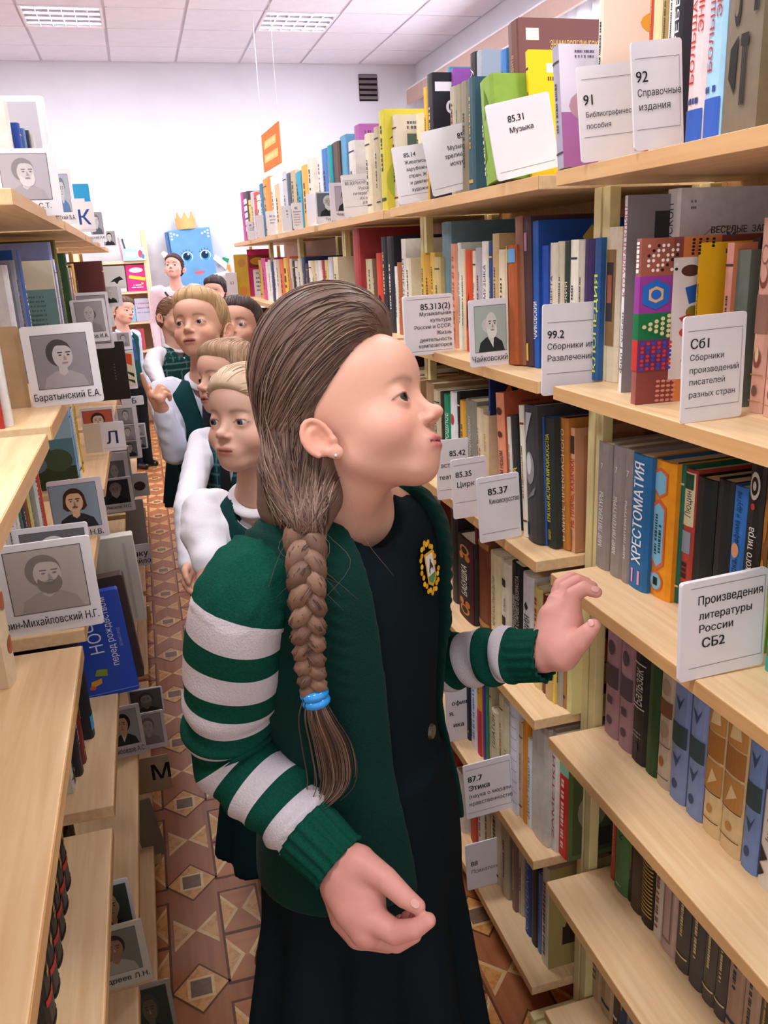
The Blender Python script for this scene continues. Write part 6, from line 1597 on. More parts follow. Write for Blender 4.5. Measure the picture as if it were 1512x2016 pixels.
def zwarp(P, k=0.85):
    """shorten the lower face, as a child's is"""
    Q = np.array(P); Q[:, 2] = np.where(Q[:, 2] < 0, Q[:, 2] / k, Q[:, 2]); return Q


def head_sdf(*a, **kw):
    f = head_sdf0(*a, **kw)
    return lambda P: f(zwarp(P)) * f32(0.95)


def head_sdf0(ear=1.0, ear_z=-0.002, mouth_open=0.0, nose=1.0, chub=0.0, eyes=True):
    """head in its own frame: x left, y forward, z up, origin between the ears"""
    S = Sdf()
    S.u(sd_ell((0, -0.006, 0.034), (0.071, 0.088, 0.080)))
    S.u(sd_ell((0, 0.030, -0.020), (0.056 + chub, 0.056, 0.070)), 0.02)
    S.u(sd_ell((0, 0.038, 0.052), (0.058, 0.058, 0.050)), 0.02)
    for s in (-1, 1):
        S.u(sd_cone((s * 0.042, 0.006, -0.046), (s * 0.014, 0.058, -0.078), 0.017, 0.015), 0.025)
        S.u(sd_ell((s * (0.034 + chub), 0.050, -0.024), (0.026, 0.027, 0.028)), 0.02)
    S.u(sd_sph((0, 0.063, -0.078), 0.0185), 0.018)
    S.u(sd_ell((0, 0.074, -0.052), (0.027, 0.017, 0.020)), 0.018)
    for s in (-1, 1):                                                  # eye sockets
        S.s(sd_ell((s * 0.032, 0.098, 0.011), (0.020, 0.017, 0.0125)), 0.016)
    S.u(sd_cone((0, 0.078, 0.016), (0, 0.0935 + 0.003 * nose, -0.013), 0.0058, 0.0085), 0.013)
    S.u(sd_sph((0, 0.0975 + 0.003 * nose, -0.0150), 0.0092), 0.005)
    for s in (-1, 1):
        S.u(sd_ell((s * 0.0095, 0.0905, -0.0212), (0.0066, 0.0095, 0.0062)), 0.005)
        S.s(sd_sph((s * 0.0056, 0.0955, -0.0270), 0.0030), 0.003)
    mo = mouth_open
    S.u(sd_ell((0, 0.0875, -0.0478), (0.0195, 0.0082, 0.0052)), 0.006)
    S.u(sd_ell((0, 0.0860, -0.0578 - mo), (0.0165, 0.0085, 0.0058)), 0.006)
    S.s(sd_ell((0, 0.0975, -0.0530 - mo / 2), (0.0205, 0.0062, 0.0010 + mo * 0.6)), 0.0030)
    if eyes:
        for s in (-1, 1):
            S.u(sd_sph((s * 0.0310, 0.0705, 0.0105), 0.0142), 0.006)
            S.s(sd_ell((s * 0.0318, 0.0865, 0.0091), (0.0138, 0.0105, 0.0049)), 0.0012)
    for s in (-1, 1):
        ca, sa = math.cos(s * 0.55), math.sin(s * 0.55)
        cb, sb = math.cos(0.22), math.sin(0.22)
        Rz = np.array([[ca, -sa, 0], [sa, ca, 0], [0, 0, 1]]); Rx = np.array([[1, 0, 0], [0, cb, -sb], [0, sb, cb]])
        R = (Rz @ Rx).astype(f32)
        e = Sdf()
        k_ = ear
        e.u(sd_ell((0, -0.004, 0.004), (0.0045, 0.0170 * k_, 0.0270 * k_)))
        e.u(sd_ell((s * 0.001, 0.006, -0.022 * k_), (0.0050, 0.0085, 0.0105)), 0.006)
        e.s(sd_ell((s * 0.0060, 0.000, 0.002), (0.0060, 0.0100 * k_, 0.0170 * k_)), 0.003)
        arc = [(s * 0.003, -0.004 + 0.0165 * k_ * math.cos(a), 0.004 + 0.0265 * k_ * math.sin(a)) for a in np.linspace(-0.35, 4.1, 12)]
        e.u(sd_chain(arc, [0.0034] * 12), 0.002)
        arc = [(s * 0.0025, -0.006 + 0.0085 * k_ * math.cos(a), 0.003 + 0.0150 * k_ * math.sin(a)) for a in np.linspace(1.5, 4.6, 7)]
        e.u(sd_chain(arc, [0.0026] * 7), 0.003)
        e.u(sd_sph((s * 0.002, 0.010, -0.006), 0.0048), 0.004)
        S.u(local(e, R, (s * 0.0790, -0.010, ear_z)), 0.005)
    return S


def gauss(P, c, r):
    q = (P - np.array(c)) / np.array(r)
    return np.exp(-(q * q).sum(1))


def face_tint(V, skin, lip='#c46a68', brow='#8a6a52', blush=0.35, brow_s=0.8, mouth_open=0.0):
    """skin, lips, brows, lids in the head's own frame"""
    V = zwarp(V)
    sk = np.array(lin(skin)); C = np.tile(sk, (len(V), 1))
    x = np.abs(V[:, 0])

    def mix(w, col):
        nonlocal C
        w = np.clip(w, 0, 1)[:, None]; C = C * (1 - w) + np.array(lin(col) if isinstance(col, (str, tuple)) else col) * w
    fr = (V[:, 1] > 0.03).astype(float)
    red = sk * np.array([1.0, 0.72, 0.70])
    mix(blush * gauss(np.c_[x, V[:, 1:]], (0.044, 0.062, -0.026), (0.022, 0.03, 0.020)), red)
    mix(0.45 * gauss(np.c_[x, V[:, 1:]], (0.0, 0.104, -0.024), (0.016, 0.014, 0.012)), red)
    mix(0.45 * np.clip((np.abs(V[:, 0]) - 0.066) / 0.008, 0, 1) * gauss(V * np.array((0, 1, 1)), (0, -0.012, 0), (1, 0.026, 0.034)), sk * np.array([1.0, 0.68, 0.62]))
    mix(0.30 * fr * gauss(np.c_[x, V[:, 1:]], (0.031, 0.083, 0.011), (0.017, 0.02, 0.010)), sk * np.array([0.80, 0.58, 0.55]))
    dz = V[:, 2] + 0.053 + mouth_open * 0.5
    up = np.exp(-((V[:, 2] + 0.0487) / 0.0042) ** 2); dn = np.exp(-((V[:, 2] + 0.0572 + mouth_open) / 0.0052) ** 2)
    wl = np.clip(1.25 - (x / 0.0205) ** 2, 0, 1) * (V[:, 1] > 0.070)
    mix(np.clip(1.4 * np.maximum(up, dn), 0, 1) * wl * 0.85, lip)
    mix((np.abs(V[:, 2] + 0.0530 + mouth_open / 2) < 0.0012 + mouth_open * 0.45) * (x < 0.019) * (V[:, 1] > 0.068), '#5a2c2c')
    zb = 0.0275 + 0.004 * np.sin(np.clip((x - 0.012) / 0.036, 0, 1) * math.pi)
    wb = np.exp(-((V[:, 2] - zb) / 0.0030) ** 2) * np.clip((x - 0.012) / 0.004, 0, 1) * np.clip((0.050 - x) / 0.010, 0, 1) * (V[:, 1] > 0.04)
    mix(wb * brow_s, brow)
    zl = 0.0092 + 0.0046 * np.sqrt(np.clip(1 - ((x - 0.0318) / 0.0135) ** 2, 0, 1))      # lash line
    wl2 = np.exp(-((V[:, 2] - zl) / 0.0013) ** 2) * (np.abs(x - 0.0318) < 0.0150) * (V[:, 1] > 0.060)
    mix(0.9 * wl2, '#3c2a24')
    return C


def eyeball(side, gaze=(0, 1, 0), iris='#6a7a86', r=0.0125):
    """uv-sphere of an eye with iris and pupil, in the head's frame"""
    c = np.array((side * 0.0310, 0.0710, 0.0103)); n, m = 28, 20
    g = np.array(gaze, float); g /= np.linalg.norm(g)
    V = []; 
    a0 = np.array((1, 0, 0.0)); a0 -= g * (a0 @ g); a0 /= np.linalg.norm(a0); b0 = np.cross(g, a0)
    for j in range(m + 1):
        th = math.pi * (j / m) ** 1.6
        for i in range(n):
            ph = 2 * math.pi * i / n
            V.append(c + r * (g * math.cos(th) + math.sin(th) * (a0 * math.cos(ph) + b0 * math.sin(ph))))
    V = np.array(V); Q = np.array([(j * n + i, j * n + (i + 1) % n, (j + 1) * n + (i + 1) % n, (j + 1) * n + i) for j in range(m) for i in range(n)])
    ang = np.arccos(np.clip(((V - c) / r) @ g, -1, 1))
    C = np.tile(np.array(lin('#c9bdb9')), (len(V), 1)); C[ang < 0.60] = lin(iris); C[(ang < 0.64) & (ang > 0.50)] = np.array(lin(iris)) * 0.45; C[ang < 0.26] = (0.005, 0.005, 0.006)
    return V, Q, C


def place(V, R, o, s=1.0):
    return np.asarray(V) * s @ np.array(R).T + np.array(o)


def hit(f, u, v, z0=0.6, z1=1.6):
    """first point of the surface f on a pixel's ray, and its outward normal"""
    d = ray(u, v) / F; o = np.array([0, 0, CZ]); t = z0
    for _ in range(200):
        p = o + d * t
        q = float(f(p[None].astype(f32))[0])
        if q < 0.0004 or t > z1:
            break
        t += max(q, 0.0006) * 0.8
    e = 0.002
    n = np.array([float(f((p + np.eye(3)[i] * e)[None].astype(f32))[0] - f((p - np.eye(3)[i] * e)[None].astype(f32))[0]) for i in range(3)])
    return p, n / max(np.linalg.norm(n), 1e-9)


def catmull(pts, n):
    pts = [np.array(p, float) for p in pts]
    P = [2 * pts[0] - pts[1]] + pts + [2 * pts[-1] - pts[-2]]
    out = []
    segs = len(pts) - 1
    for i in range(n):
        t = i / (n - 1) * segs; k = min(int(t), segs - 1); t -= k
        a, b, c, d = P[k], P[k + 1], P[k + 2], P[k + 3]
        out.append(0.5 * ((2 * b) + (c - a) * t + (2 * a - 5 * b + 4 * c - d) * t * t + (3 * b - a - 3 * c + d) * t ** 3))
    return np.array(out)


def loft(path, rad, seg=28, flat=1.0, wob=None, up=(0, 0, 1), caps=True):
    """tube along path with per-ring radius; wob(i, k) adds a radial offset. returns V, Q (rings x seg)"""
    path = np.array(path, float); n = len(path)
    T_ = np.gradient(path, axis=0); T_ /= np.linalg.norm(T_, axis=1)[:, None]
    a = np.cross(T_[0], np.array(up, float)); a /= np.linalg.norm(a)
    V = []
    for i in range(n):
        a = a - T_[i] * (a @ T_[i]); a /= np.linalg.norm(a); b = np.cross(T_[i], a)
        for k in range(seg):
            th = 2 * math.pi * k / seg
            r = rad[i] + (wob(i, k) if wob else 0)
            V.append(path[i] + r * (a * math.cos(th) + b * math.sin(th) * flat))
    V = np.array(V)
    Q = np.array([(i * seg + k, i * seg + (k + 1) % seg, (i + 1) * seg + (k + 1) % seg, (i + 1) * seg + k) for i in range(n - 1) for k in range(seg)])
    return V, Q


def strands(name, paths, radii, colors, parent, seg=4):
    """many fine hairs as one mesh"""
    Vs, Qs, Cs, o = [], [], [], 0
    for p, r, c in zip(paths, radii, colors):
        n = len(p); rr = r * np.clip(np.minimum(np.arange(n) + 1, (n - np.arange(n))) / 2.5, 0.25, 1)
        v, q = loft(p, rr, seg)
        Vs.append(v); Qs.append(q + o); o += len(v); Cs.append(np.tile(np.array(c), (len(v), 1)))
    me = np_mesh(name, np.concatenate(Vs), np.concatenate(Qs), np.concatenate(Cs)); me.materials.append(HAIRM)
    ob = bpy.data.objects.new(name, me); COL.objects.link(ob); ob.parent = parent; ob['kind'] = 'stuff'
    return ob


def hit_many(f, U, Vp, z0=0.6, z1=1.6):
    U = np.asarray(U, float); Vp = np.asarray(Vp, float)
    d = (np.stack([U - CX, -(Vp - CY), np.full_like(U, F)], 1) @ M.T) / F; o = np.array([0, 0, CZ]); t = np.full(len(U), z0)
    for _ in range(90):
        q = f((o + d * t[:, None]).astype(f32)); t = np.where(q > 0.0006, np.minimum(t + np.maximum(q, 0.0008) * 0.85, z1), t)
    return o + d * t[:, None]
# ================================================================ the girl in the green cardigan
def cam2w(v):
    return M @ np.array(v, float)


HG = rot_axes(cam2w((0.885, 0.310, -0.345)), cam2w((-0.30, 0.95, 0.08)))      # head axes
HS = 0.96                                                                     # head size
HO = at(699, 850, 0.950)                                                      # point between the ears
NB = at(690, 962, 0.985)                                                     # base of the neck
yaw = math.radians(30)
TF = np.array([math.sin(yaw), -math.cos(yaw), 0.0])                           # chest forward
TL = np.array([math.cos(yaw), math.sin(yaw), 0.0])                            # her left
UP = np.array([0, 0, 1.0])
TR = np.stack([TL, TF, UP], 1)
GSK = '#d59f89'


def T(l, f_, u_):                                                             # torso coordinates from the neck base
    return NB + TL * l + TF * f_ + UP * u_


SR = T(-0.138, -0.020, -0.072); SL = T(0.108, -0.035, -0.085)
ER = at(458, 1474, 1.00); WR = at(655, 1685, 0.945)
WL = at(1068, 1290, 1.115); EL = at(838, 1296, 1.23)


def unit(v):
    v = np.array(v, float); return v / np.linalg.norm(v)


def right_hand():
    """relaxed, seen from its back and thumb side: fingers curled under, thumb reaching towards the fingertips"""
    S = Sdf()
    Pp = at
    ax = unit(at(700, 1740, 0.93) - WR)
    S.u(sd_chain([WR - ax * 0.10, WR, Pp(688, 1725, 0.938)], [0.027, 0.0255, 0.028]))
    S.u(sd_chain([Pp(678, 1738, 0.938), Pp(700, 1785, 0.922), Pp(722, 1828, 0.915)], [0.027, 0.026, 0.0205]), 0.012)
    S.u(sd_chain([Pp(698, 1712, 0.932), Pp(724, 1752, 0.918), Pp(730, 1795, 0.912)], [0.026, 0.020, 0.0165]), 0.014)
    S.u(sd_chain([Pp(668, 1752, 0.955), Pp(686, 1800, 0.955), Pp(708, 1836, 0.950)], [0.020, 0.022, 0.018]), 0.014)
    S.u(sd_chain([Pp(708, 1700, 0.922), Pp(758, 1730, 0.900), Pp(796, 1766, 0.888), Pp(822, 1784, 0.882)], [0.019, 0.0135, 0.0112, 0.0085]), 0.008)      # thumb
    S.u(sd_chain([Pp(728, 1806, 0.910), Pp(778, 1836, 0.892), Pp(816, 1828, 0.880), Pp(843, 1812, 0.876)], [0.0165, 0.0128, 0.0106, 0.0082]), 0.004)      # index
    S.u(sd_chain([Pp(728, 1836, 0.925), Pp(780, 1852, 0.912), Pp(812, 1838, 0.902), Pp(820, 1806, 0.898)], [0.0160, 0.0126, 0.0104, 0.0082]), 0.003)
    S.u(sd_chain([Pp(720, 1842, 0.945), Pp(764, 1854, 0.936), Pp(798, 1838, 0.922), Pp(802, 1808, 0.914)], [0.0150, 0.0120, 0.0100, 0.0080]), 0.003)
    S.u(sd_chain([Pp(708, 1838, 0.965), Pp(744, 1848, 0.962), Pp(776, 1836, 0.950), Pp(788, 1814, 0.940)], [0.0140, 0.0110, 0.0092, 0.0075]), 0.003)
    return S


def left_hand():
    """resting on the shelf: fingers bent over the board's edge, thumb below"""
    S = Sdf()
    Pp = at
    S.u(sd_chain([WL + unit(EL - WL) * 0.07, WL, Pp(1092, 1272, 1.115)], [0.022, 0.0235, 0.027]))
    S.u(sd_chain([Pp(1088, 1268, 1.118), Pp(1096, 1220, 1.128), Pp(1102, 1188, 1.135)], [0.028, 0.026, 0.018]), 0.014)
    S.u(sd_chain([Pp(1105, 1272, 1.105), Pp(1118, 1225, 1.112), Pp(1120, 1195, 1.116)], [0.026, 0.021, 0.016]), 0.014)
    S.u(sd_chain([Pp(1106, 1288, 1.095), Pp(1138, 1264, 1.080), Pp(1158, 1244, 1.072), Pp(1169, 1232, 1.070)], [0.022, 0.0150, 0.0115, 0.0090]), 0.010)
    S.u(sd_chain([Pp(1120, 1208, 1.112), Pp(1128, 1172, 1.110), Pp(1150, 1158, 1.104), Pp(1174, 1166, 1.100)], [0.0150, 0.0112, 0.0098, 0.0076]), 0.004)
    S.u(sd_chain([Pp(1108, 1198, 1.130), Pp(1114, 1158, 1.136), Pp(1138, 1144, 1.134), Pp(1166, 1155, 1.130)], [0.0145, 0.0108, 0.0094, 0.0074]), 0.003)
    S.u(sd_chain([Pp(1100, 1195, 1.148), Pp(1104, 1152, 1.160), Pp(1126, 1138, 1.162), Pp(1154, 1146, 1.158)], [0.0135, 0.0102, 0.0088, 0.0072]), 0.003)
    S.u(sd_chain([Pp(1094, 1198, 1.162), Pp(1098, 1163, 1.178), Pp(1116, 1150, 1.182), Pp(1138, 1150, 1.180)], [0.0120, 0.0092, 0.0080, 0.0066]), 0.003)
    return S


TRf = TR.astype(f32)


def torso(inf=0.0, skirt=True):
    S = Sdf()
    S.u(sd_ell(T(0, -0.015, -0.16), (0.128 + inf, 0.085 + inf, 0.15 + inf), TRf))
    S.u(sd_ell(T(0, -0.015, -0.085), (0.150 + inf, 0.058 + inf, 0.062 + inf), TRf), 0.04)       # shoulders
    S.u(sd_ell(T(0, -0.015, -0.34), (0.112 + inf, 0.085 + inf, 0.17 + inf), TRf), 0.06)
    S.u(sd_ell(T(0, -0.015, -0.50), (0.135 + inf, 0.105 + inf, 0.15 + inf), TRf), 0.06)
    return S


def skirt_sdf():
    c0 = T(0, -0.015, -0.40)

    def f(P):
        q = (P - c0.astype(f32)) @ TRf
        z = -q[:, 2]
        t = np.clip(z / 0.80, 0, 1)
        a = 0.118 + 0.125 * t; b_ = 0.092 + 0.105 * t
        q[:, 0] += 0.035 * t
        th = np.arctan2(q[:, 1] / b_, q[:, 0] / a)
        fold = (0.004 + 0.016 * t) * np.sin(9 * th + 1.2) + 0.006 * t * np.sin(17 * th)
        r = np.sqrt((q[:, 0] / a) ** 2 + (q[:, 1] / b_) ** 2)
        d = (r - 1) * np.minimum(a, b_) - fold
        return np.maximum(d * 0.8, np.maximum(-z - 0.02, z - 0.80))
    return f


NECK0 = HO + HG @ np.array((0, -0.022, -0.045)); NECK1 = NB + UP * 0.015 - TF * 0.014
neck_cut = sd_chain([NECK0, NECK1, NB - UP * 0.022 + TF * 0.028], [0.052, 0.055, 0.047])
DRESS = Sdf(); DRESS.u(torso(0.006)).u(skirt_sdf(), 0.03).s(neck_cut, 0.006)


def open_front(P):
    """the part of the cardigan that is left open down the front (negative inside)"""
    q = (P - NB.astype(f32)) @ TRf
    l0 = -0.052 + 0.03 * np.clip(-q[:, 2] / 0.5, 0, 1); l1 = 0.100 + 0.018 * np.clip(-q[:, 2] / 0.5, 0, 1)
    return np.maximum(np.maximum(l0 - q[:, 0], q[:, 0] - l1), -q[:, 1] - 0.002)


CARD = Sdf()
CARD.u(torso(0.020))
CARD.s(open_front, 0.008).s(sd_chain([NECK0, NECK1 - TF * 0.01, NB - UP * 0.02], [0.060, 0.066, 0.060]), 0.008)
CARD.i(sd_plane(T(0, 0, -0.50), (0, 0, -1)), 0.006)

# --- hair
HAIR = Sdf()
HAIR.u(sd_ell((0, -0.016, 0.070), (0.088, 0.093, 0.108)))
HAIR.u(sd_ell((0, 0.008, 0.105), (0.072, 0.074, 0.067)), 0.03)
HAIR.i(sd_plane((0, 0.080, 0.098), (0, 0.64, -0.77)), 0.030)
HAIR.u(sd_ell((0, -0.052, -0.008), (0.068, 0.056, 0.078)), 0.03)
for s_ in (-1, 1):
    HAIR.s(sd_ell((s_ * 0.092, 0.002, -0.010), (0.028, 0.034, 0.044)), 0.006)
HAIRW = local(HAIR, HG, HO, HS)


def hl(x, y, z):
    return HO + HG @ (np.array((x, y, z)) * HS)


braid_px = [(600, 1052), (600, 1130), (603, 1210), (610, 1285), (619, 1345)]
BR = []
for u_, v_ in braid_px:
    p_, n_ = hit(CARD, u_, v_)
    BR.append(p_ + n_ * 0.016)
drop = [hl(-0.030, -0.085, -0.055), at(574, 935, 0.93), at(590, 1000, 0.915), BR[0]]
HFALL = Sdf()
HFALL.u(HAIRW)
HFALL.u(sd_chain([drop[0], drop[1], drop[2], BR[0] + UP * 0.01], [0.045, 0.038, 0.030, 0.020]), 0.03)
HFALL.u(sd_chain([at(612, 905, 0.915), at(640, 985, 0.905), at(622, 1040, 0.90)], [0.010, 0.018, 0.012]), 0.02)


def make_girl():
    skin = []
    Hw = local(head_sdf(ear=0.92, ear_z=-0.014, chub=0.004), HG, HO, HS)
    S = Sdf(); S.u(Hw)
    S.u(sd_cone(NECK0, NECK1, 0.044, 0.047), 0.016)
    S.u(sd_ell(T(0, -0.015, -0.050), (0.12, 0.045, 0.045), TRf), 0.05)
    V, Q = surface(S, HO - np.array((0.20, 0.20, 0.29)), HO + np.array((0.20, 0.20, 0.17)), 0.0022)
    C = face_tint((V - HO) @ HG / HS, GSK, lip='#b85f60', brow='#8a6550', blush=0.45, brow_s=0.55)
    skin.append((V, Q, C))
    for fn, lo, hi in ((right_hand(), WR, at(840, 1860, 0.90)), (left_hand(), WL, at(1170, 1140, 1.15))):
        V, Q = surface(fn, np.minimum(lo, hi) - 0.10, np.maximum(lo, hi) + 0.10, 0.0020)
        skin.append((V, Q, np.tile(np.array(lin('#d6968a')), (len(V), 1))))
    S = Sdf()                                                                 # legs, under the long skirt
    for s in (-1, 1):
        S.u(sd_chain([T(s * 0.07, -0.02, -0.50), T(s * 0.07, -0.02, -0.85), T(s * 0.07, -0.02, -1.14)], [0.06, 0.045, 0.032]))
    S.u(sd_ell(T(0, -0.02, -0.28), (0.095, 0.06, 0.24), TRf), 0.03)
    V, Q = surface(S, T(0, 0, -1.20) - 0.22, T(0, 0, 0) + 0.2, 0.012)
    skin.append((V, Q, np.tile(np.array(lin(GSK)), (len(V), 1))))
    V, Q, C = join_vq(skin)
    me = np_mesh('person', V, Q, C); me.materials.append(SKIN)
    g = bpy.data.objects.new('person', me); COL.objects.link(g)
    tag(g, 'girl with a long braid in striped green cardigan touching the right shelf', 'person')

    def part(name, V, Q, C, m, label=None):
        me = np_mesh(name, V, Q, C); me.materials.append(m)
        o = bpy.data.objects.new(name, me); COL.objects.link(o); o.parent = g
        if label:
            o['label'] = label
        return o
    for s in (-1, 1):
        v, q, c = eyeball(s, (-0.30, 0.95, 0.04), '#3a3836')
        part('eye', place(v, HG, HO, HS), q, c, EYEM)
    # dress
    V, Q = surface(DRESS, T(0, 0, -1.22) - np.array((0.34, 0.34, 0)), T(0, 0, 0.02) + np.array((0.34, 0.34, 0)), 0.0055)
    dress = part('dress', V, Q, np.tile(np.array(lin('#0e181d')), (len(V), 1)), CLOTH, 'long dark navy school dress')
    V, Q = surface(CARD, T(0, 0, -0.56) - np.array((0.3, 0.3, 0)), T(0, 0, 0.08) + np.array((0.3, 0.3, 0)), 0.0045)
    q = (V - NB) @ TR
    off = np.zeros(len(V))
    # cable knit on the shoulders
    N_ = V - (NB - UP * 0.12); N_ /= np.linalg.norm(N_, axis=1)[:, None]
    for l0 in (-0.118, -0.092, 0.095, 0.120):
        w = np.exp(-((q[:, 0] - l0) / 0.010) ** 2) * (q[:, 2] > -0.22) * (q[:, 1] > -0.05)
        off += w * 0.0045 * (0.55 + 0.45 * np.sin(q[:, 2] * 360 + (q[:, 0] - l0) * 260))
    V = V + N_ * off[:, None]
    cardi = part('cardigan', V, Q, np.tile(np.array(lin('#0b2f28')), (len(V), 1)), KNIT, 'dark green knitted cardigan')
    # sleeves with white stripes
    GREEN, WHITE = np.array(lin('#0e4436')), np.array(lin('#d6cdd2'))

    def sleeve(path, rad, bands, cuff, name, rib0):
        n = 150; P = catmull(path, n)
        s = np.concatenate([[0], np.cumsum(np.linalg.norm(np.diff(P, axis=0), axis=1))]); L = s[-1]
        r = np.interp(s / L, np.linspace(0, 1, len(rad)), rad)
        seg = 64

        def wob(i, k):
            t = s[i] / L
            if s[i] > L - cuff:
                return 0.0024 * math.cos(k * math.pi * 2 * 16 / seg) - 0.003 + (0.002 if s[i] > L - 0.006 else 0)
            th = 2 * math.pi * k / seg
            if t < 0.15:                                                     # cables over the shoulder
                return 0.0040 * max(0, math.sin(9 * th)) * (0.55 + 0.45 * math.sin(s[i] * 330 + 4 * math.sin(9 * th)))
            e = math.exp(-((t - 0.55) / 0.16) ** 2)
            ed = math.exp(-((t - 0.85) / 0.10) ** 2)
            return 0.0045 * e * math.sin(s[i] * 150 + 1.3 * math.sin(th)) + 0.0035 * ed * math.sin(s[i] * 190 + 2 * math.cos(th)) + 0.0015 * math.sin(3 * th + s[i] * 40)
        V, Q = loft(P, r, seg, wob=wob)
        C = np.tile(GREEN, (len(V), 1))
        me = np_mesh(name, V, Q, C)
        me.materials.append(SLEEVE_G); me.materials.append(SLEEVE_W)
        mi = np.zeros(len(Q), np.int32)
        sm = (s[:-1] + s[1:]) / 2
        for a, b_ in bands:
            if a < 0:
                a, b_ = L + a, L + b_
            else:
                a, b_ = a * L, b_ * L
            for i in np.nonzero((sm > a) & (sm < b_))[0]:
                mi[i * seg:(i + 1) * seg] = 1
        me.polygons.foreach_set('material_index', mi)
        o = bpy.data.objects.new('sleeve', me); COL.objects.link(o); o.parent = cardi; o['label'] = name
        o.modifiers.new('s', 'SOLIDIFY').thickness = 0.003
        return o
    SLEEVE_G = mat('#0e4436', 0.95, 0.08, 0.22, 420, 0.5, name='knit_green'); SLEEVE_W = mat('#c4babf', 0.95, 0.08, 0.08, 420, 0.5, name='knit_white')
    UA = (SR + ER) / 2 + TL * -0.012 + UP * 0.0
    FA = (ER + WR) / 2 - UP * 0.005
    sleeve([SR + TL * 0.03 + UP * 0.004, SR - TL * 0.012 - UP * 0.025, UA, ER + (ER - WR) * 0.02, FA, WR + unit(WR - ER) * 0.012], [0.050, 0.057, 0.056, 0.053, 0.050, 0.046, 0.041, 0.036], [(0.135, 0.205), (0.270, 0.335), (0.395, 0.455), (0.520, 0.548), (0.605, 0.645), (0.705, 0.755), (0.815, 0.868)], 0.060, 'green sleeve with white stripes', 0)
    sleeve([SL - TL * 0.03, SL + TL * 0.015 - UP * 0.03, (SL + EL) / 2 + TL * 0.01, EL, (EL + WL) / 2, WL + unit(WL - EL) * 0.004], [0.046, 0.050, 0.050, 0.046, 0.040, 0.038, 0.036], [(-0.066, -0.050), (-0.122, -0.094), (-0.176, -0.150), (-0.23, -0.205)], 0.045, 'green striped sleeve of the reaching arm', 0)
    # hair mass
    lo = np.minimum(hl(-0.1, -0.1, -0.1), BR[0]) - 0.16; hi = np.maximum(hl(0.1, 0.1, 0.16), HO + 0.1) + 0.08
    V, Q = surface(HFALL, lo, hi, 0.0034)
    base = np.array(lin('#62493d'))
    part('hair', V, Q, np.tile(base, (len(V), 1)), HAIRM, 'brown hair combed back')
    # strands combed back from the hairline to the nape
    rng = np.random.default_rng(4)
    line = [(-0.078, 0.000, 0.036), (-0.076, 0.020, 0.050), (-0.070, 0.042, 0.066), (-0.058, 0.062, 0.086), (-0.040, 0.076, 0.098), (-0.018, 0.084, 0.104), (0.0, 0.085, 0.105), (0.018, 0.084, 0.104), (0.040, 0.076, 0.098), (0.060, 0.050, 0.074), (0.070, 0.030, 0.05)]
    cen = np.array((0, -0.02, 0.03)); paths = []; rad = []; cols = []
    ends = [np.array((-0.040, -0.105, -0.045)), np.array((-0.020, -0.112, -0.02)), np.array((-0.058, -0.080, -0.06))]
    pal = [lin(c) for c in ('#654c41', '#755a4c', '#553e34', '#856a5a', '#48352d', '#705647')]
    HD = head_sdf(ear=0.92, ear_z=-0.014, chub=0.004)
    for i in range(1100):
        t = rng.random() * (len(line) - 1)
        t = t if i < 1100 else 1.5 + rng.random() * 6
        k = min(int(t), len(line) - 2); a = np.array(line[k]) * (1 - t + k) + np.array(line[k + 1]) * (t - k)
        back = rng.random() ** 1.3 * 0.75 if i < 1100 else rng.uniform(-0.022, 0.0)
        HX = HAIR if i < 1100 else (lambda P: np.minimum(HAIR(P), HD(P)))
        e = ends[rng.integers(3)] + rng.normal(0, 0.012, 3)
        a = unit(a - cen); b_ = unit(e - cen)
        om = math.acos(max(-1, min(1, a @ b_))); ts = np.linspace(back, min(1, back + (rng.uniform(0.35, 0.7) if i < 1100 else rng.uniform(0.15, 0.25))), 14)
        D = np.array([(math.sin((1 - q_) * om) * a + math.sin(q_ * om) * b_) / math.sin(om) for q_ in ts])
        lo_ = np.full(len(D), 0.02); hi_ = np.full(len(D), 0.2)
        for _ in range(14):
            mid = (lo_ + hi_) / 2; inside = HX((cen + D * mid[:, None]).astype(f32)) < 0
            lo_ = np.where(inside, mid, lo_); hi_ = np.where(inside, hi_, mid)
        if i >= 1100 and lo_.min() < 0.06:
            continue
        wv = 0.0006 + 0.0010 * rng.random() + 0.0012 * np.sin(np.linspace(0, rng.uniform(2, 7), 14) + rng.random() * 6)
        X = cen + D * (lo_ + wv)[:, None]
        paths.append(HO + (X * HS) @ HG.T); rad.append(rng.uniform(0.0004, 0.0010) if i < 1100 else 0.00035); cols.append(pal[rng.integers(len(pal))])
    # hanging hair from behind the ear down to the braid
    nS = 520; ts = np.linspace(0, 1, 14)
    u0 = rng.uniform(492, 672, nS); v0 = np.where(u0 > 640, rng.uniform(905, 960, nS), rng.uniform(790, 900, nS) + (u0 - 500) * 0.25)
    UU, VV = [], []
    for i in range(nS):
        e = 600 + rng.normal(0, 24); t0 = rng.random() * 0.5; tt = t0 + ts * rng.uniform(0.45, 1 - t0 + 0.05)
        b1 = u0[i] + (560 - u0[i]) * 0.25
        w_ = 6 * rng.random() * np.sin(tt * rng.uniform(4, 11) + rng.random() * 6)
        UU.append(u0[i] * (1 - tt) ** 2 + 2 * b1 * tt * (1 - tt) + e * tt ** 2 + w_); VV.append(v0[i] + (1060 - v0[i]) * tt)
    H_ = hit_many(HFALL, np.concatenate(UU), np.concatenate(VV), 0.7, 1.15).reshape(nS, 14, 3)
    back_ = -cam2w((0, 0, 1))
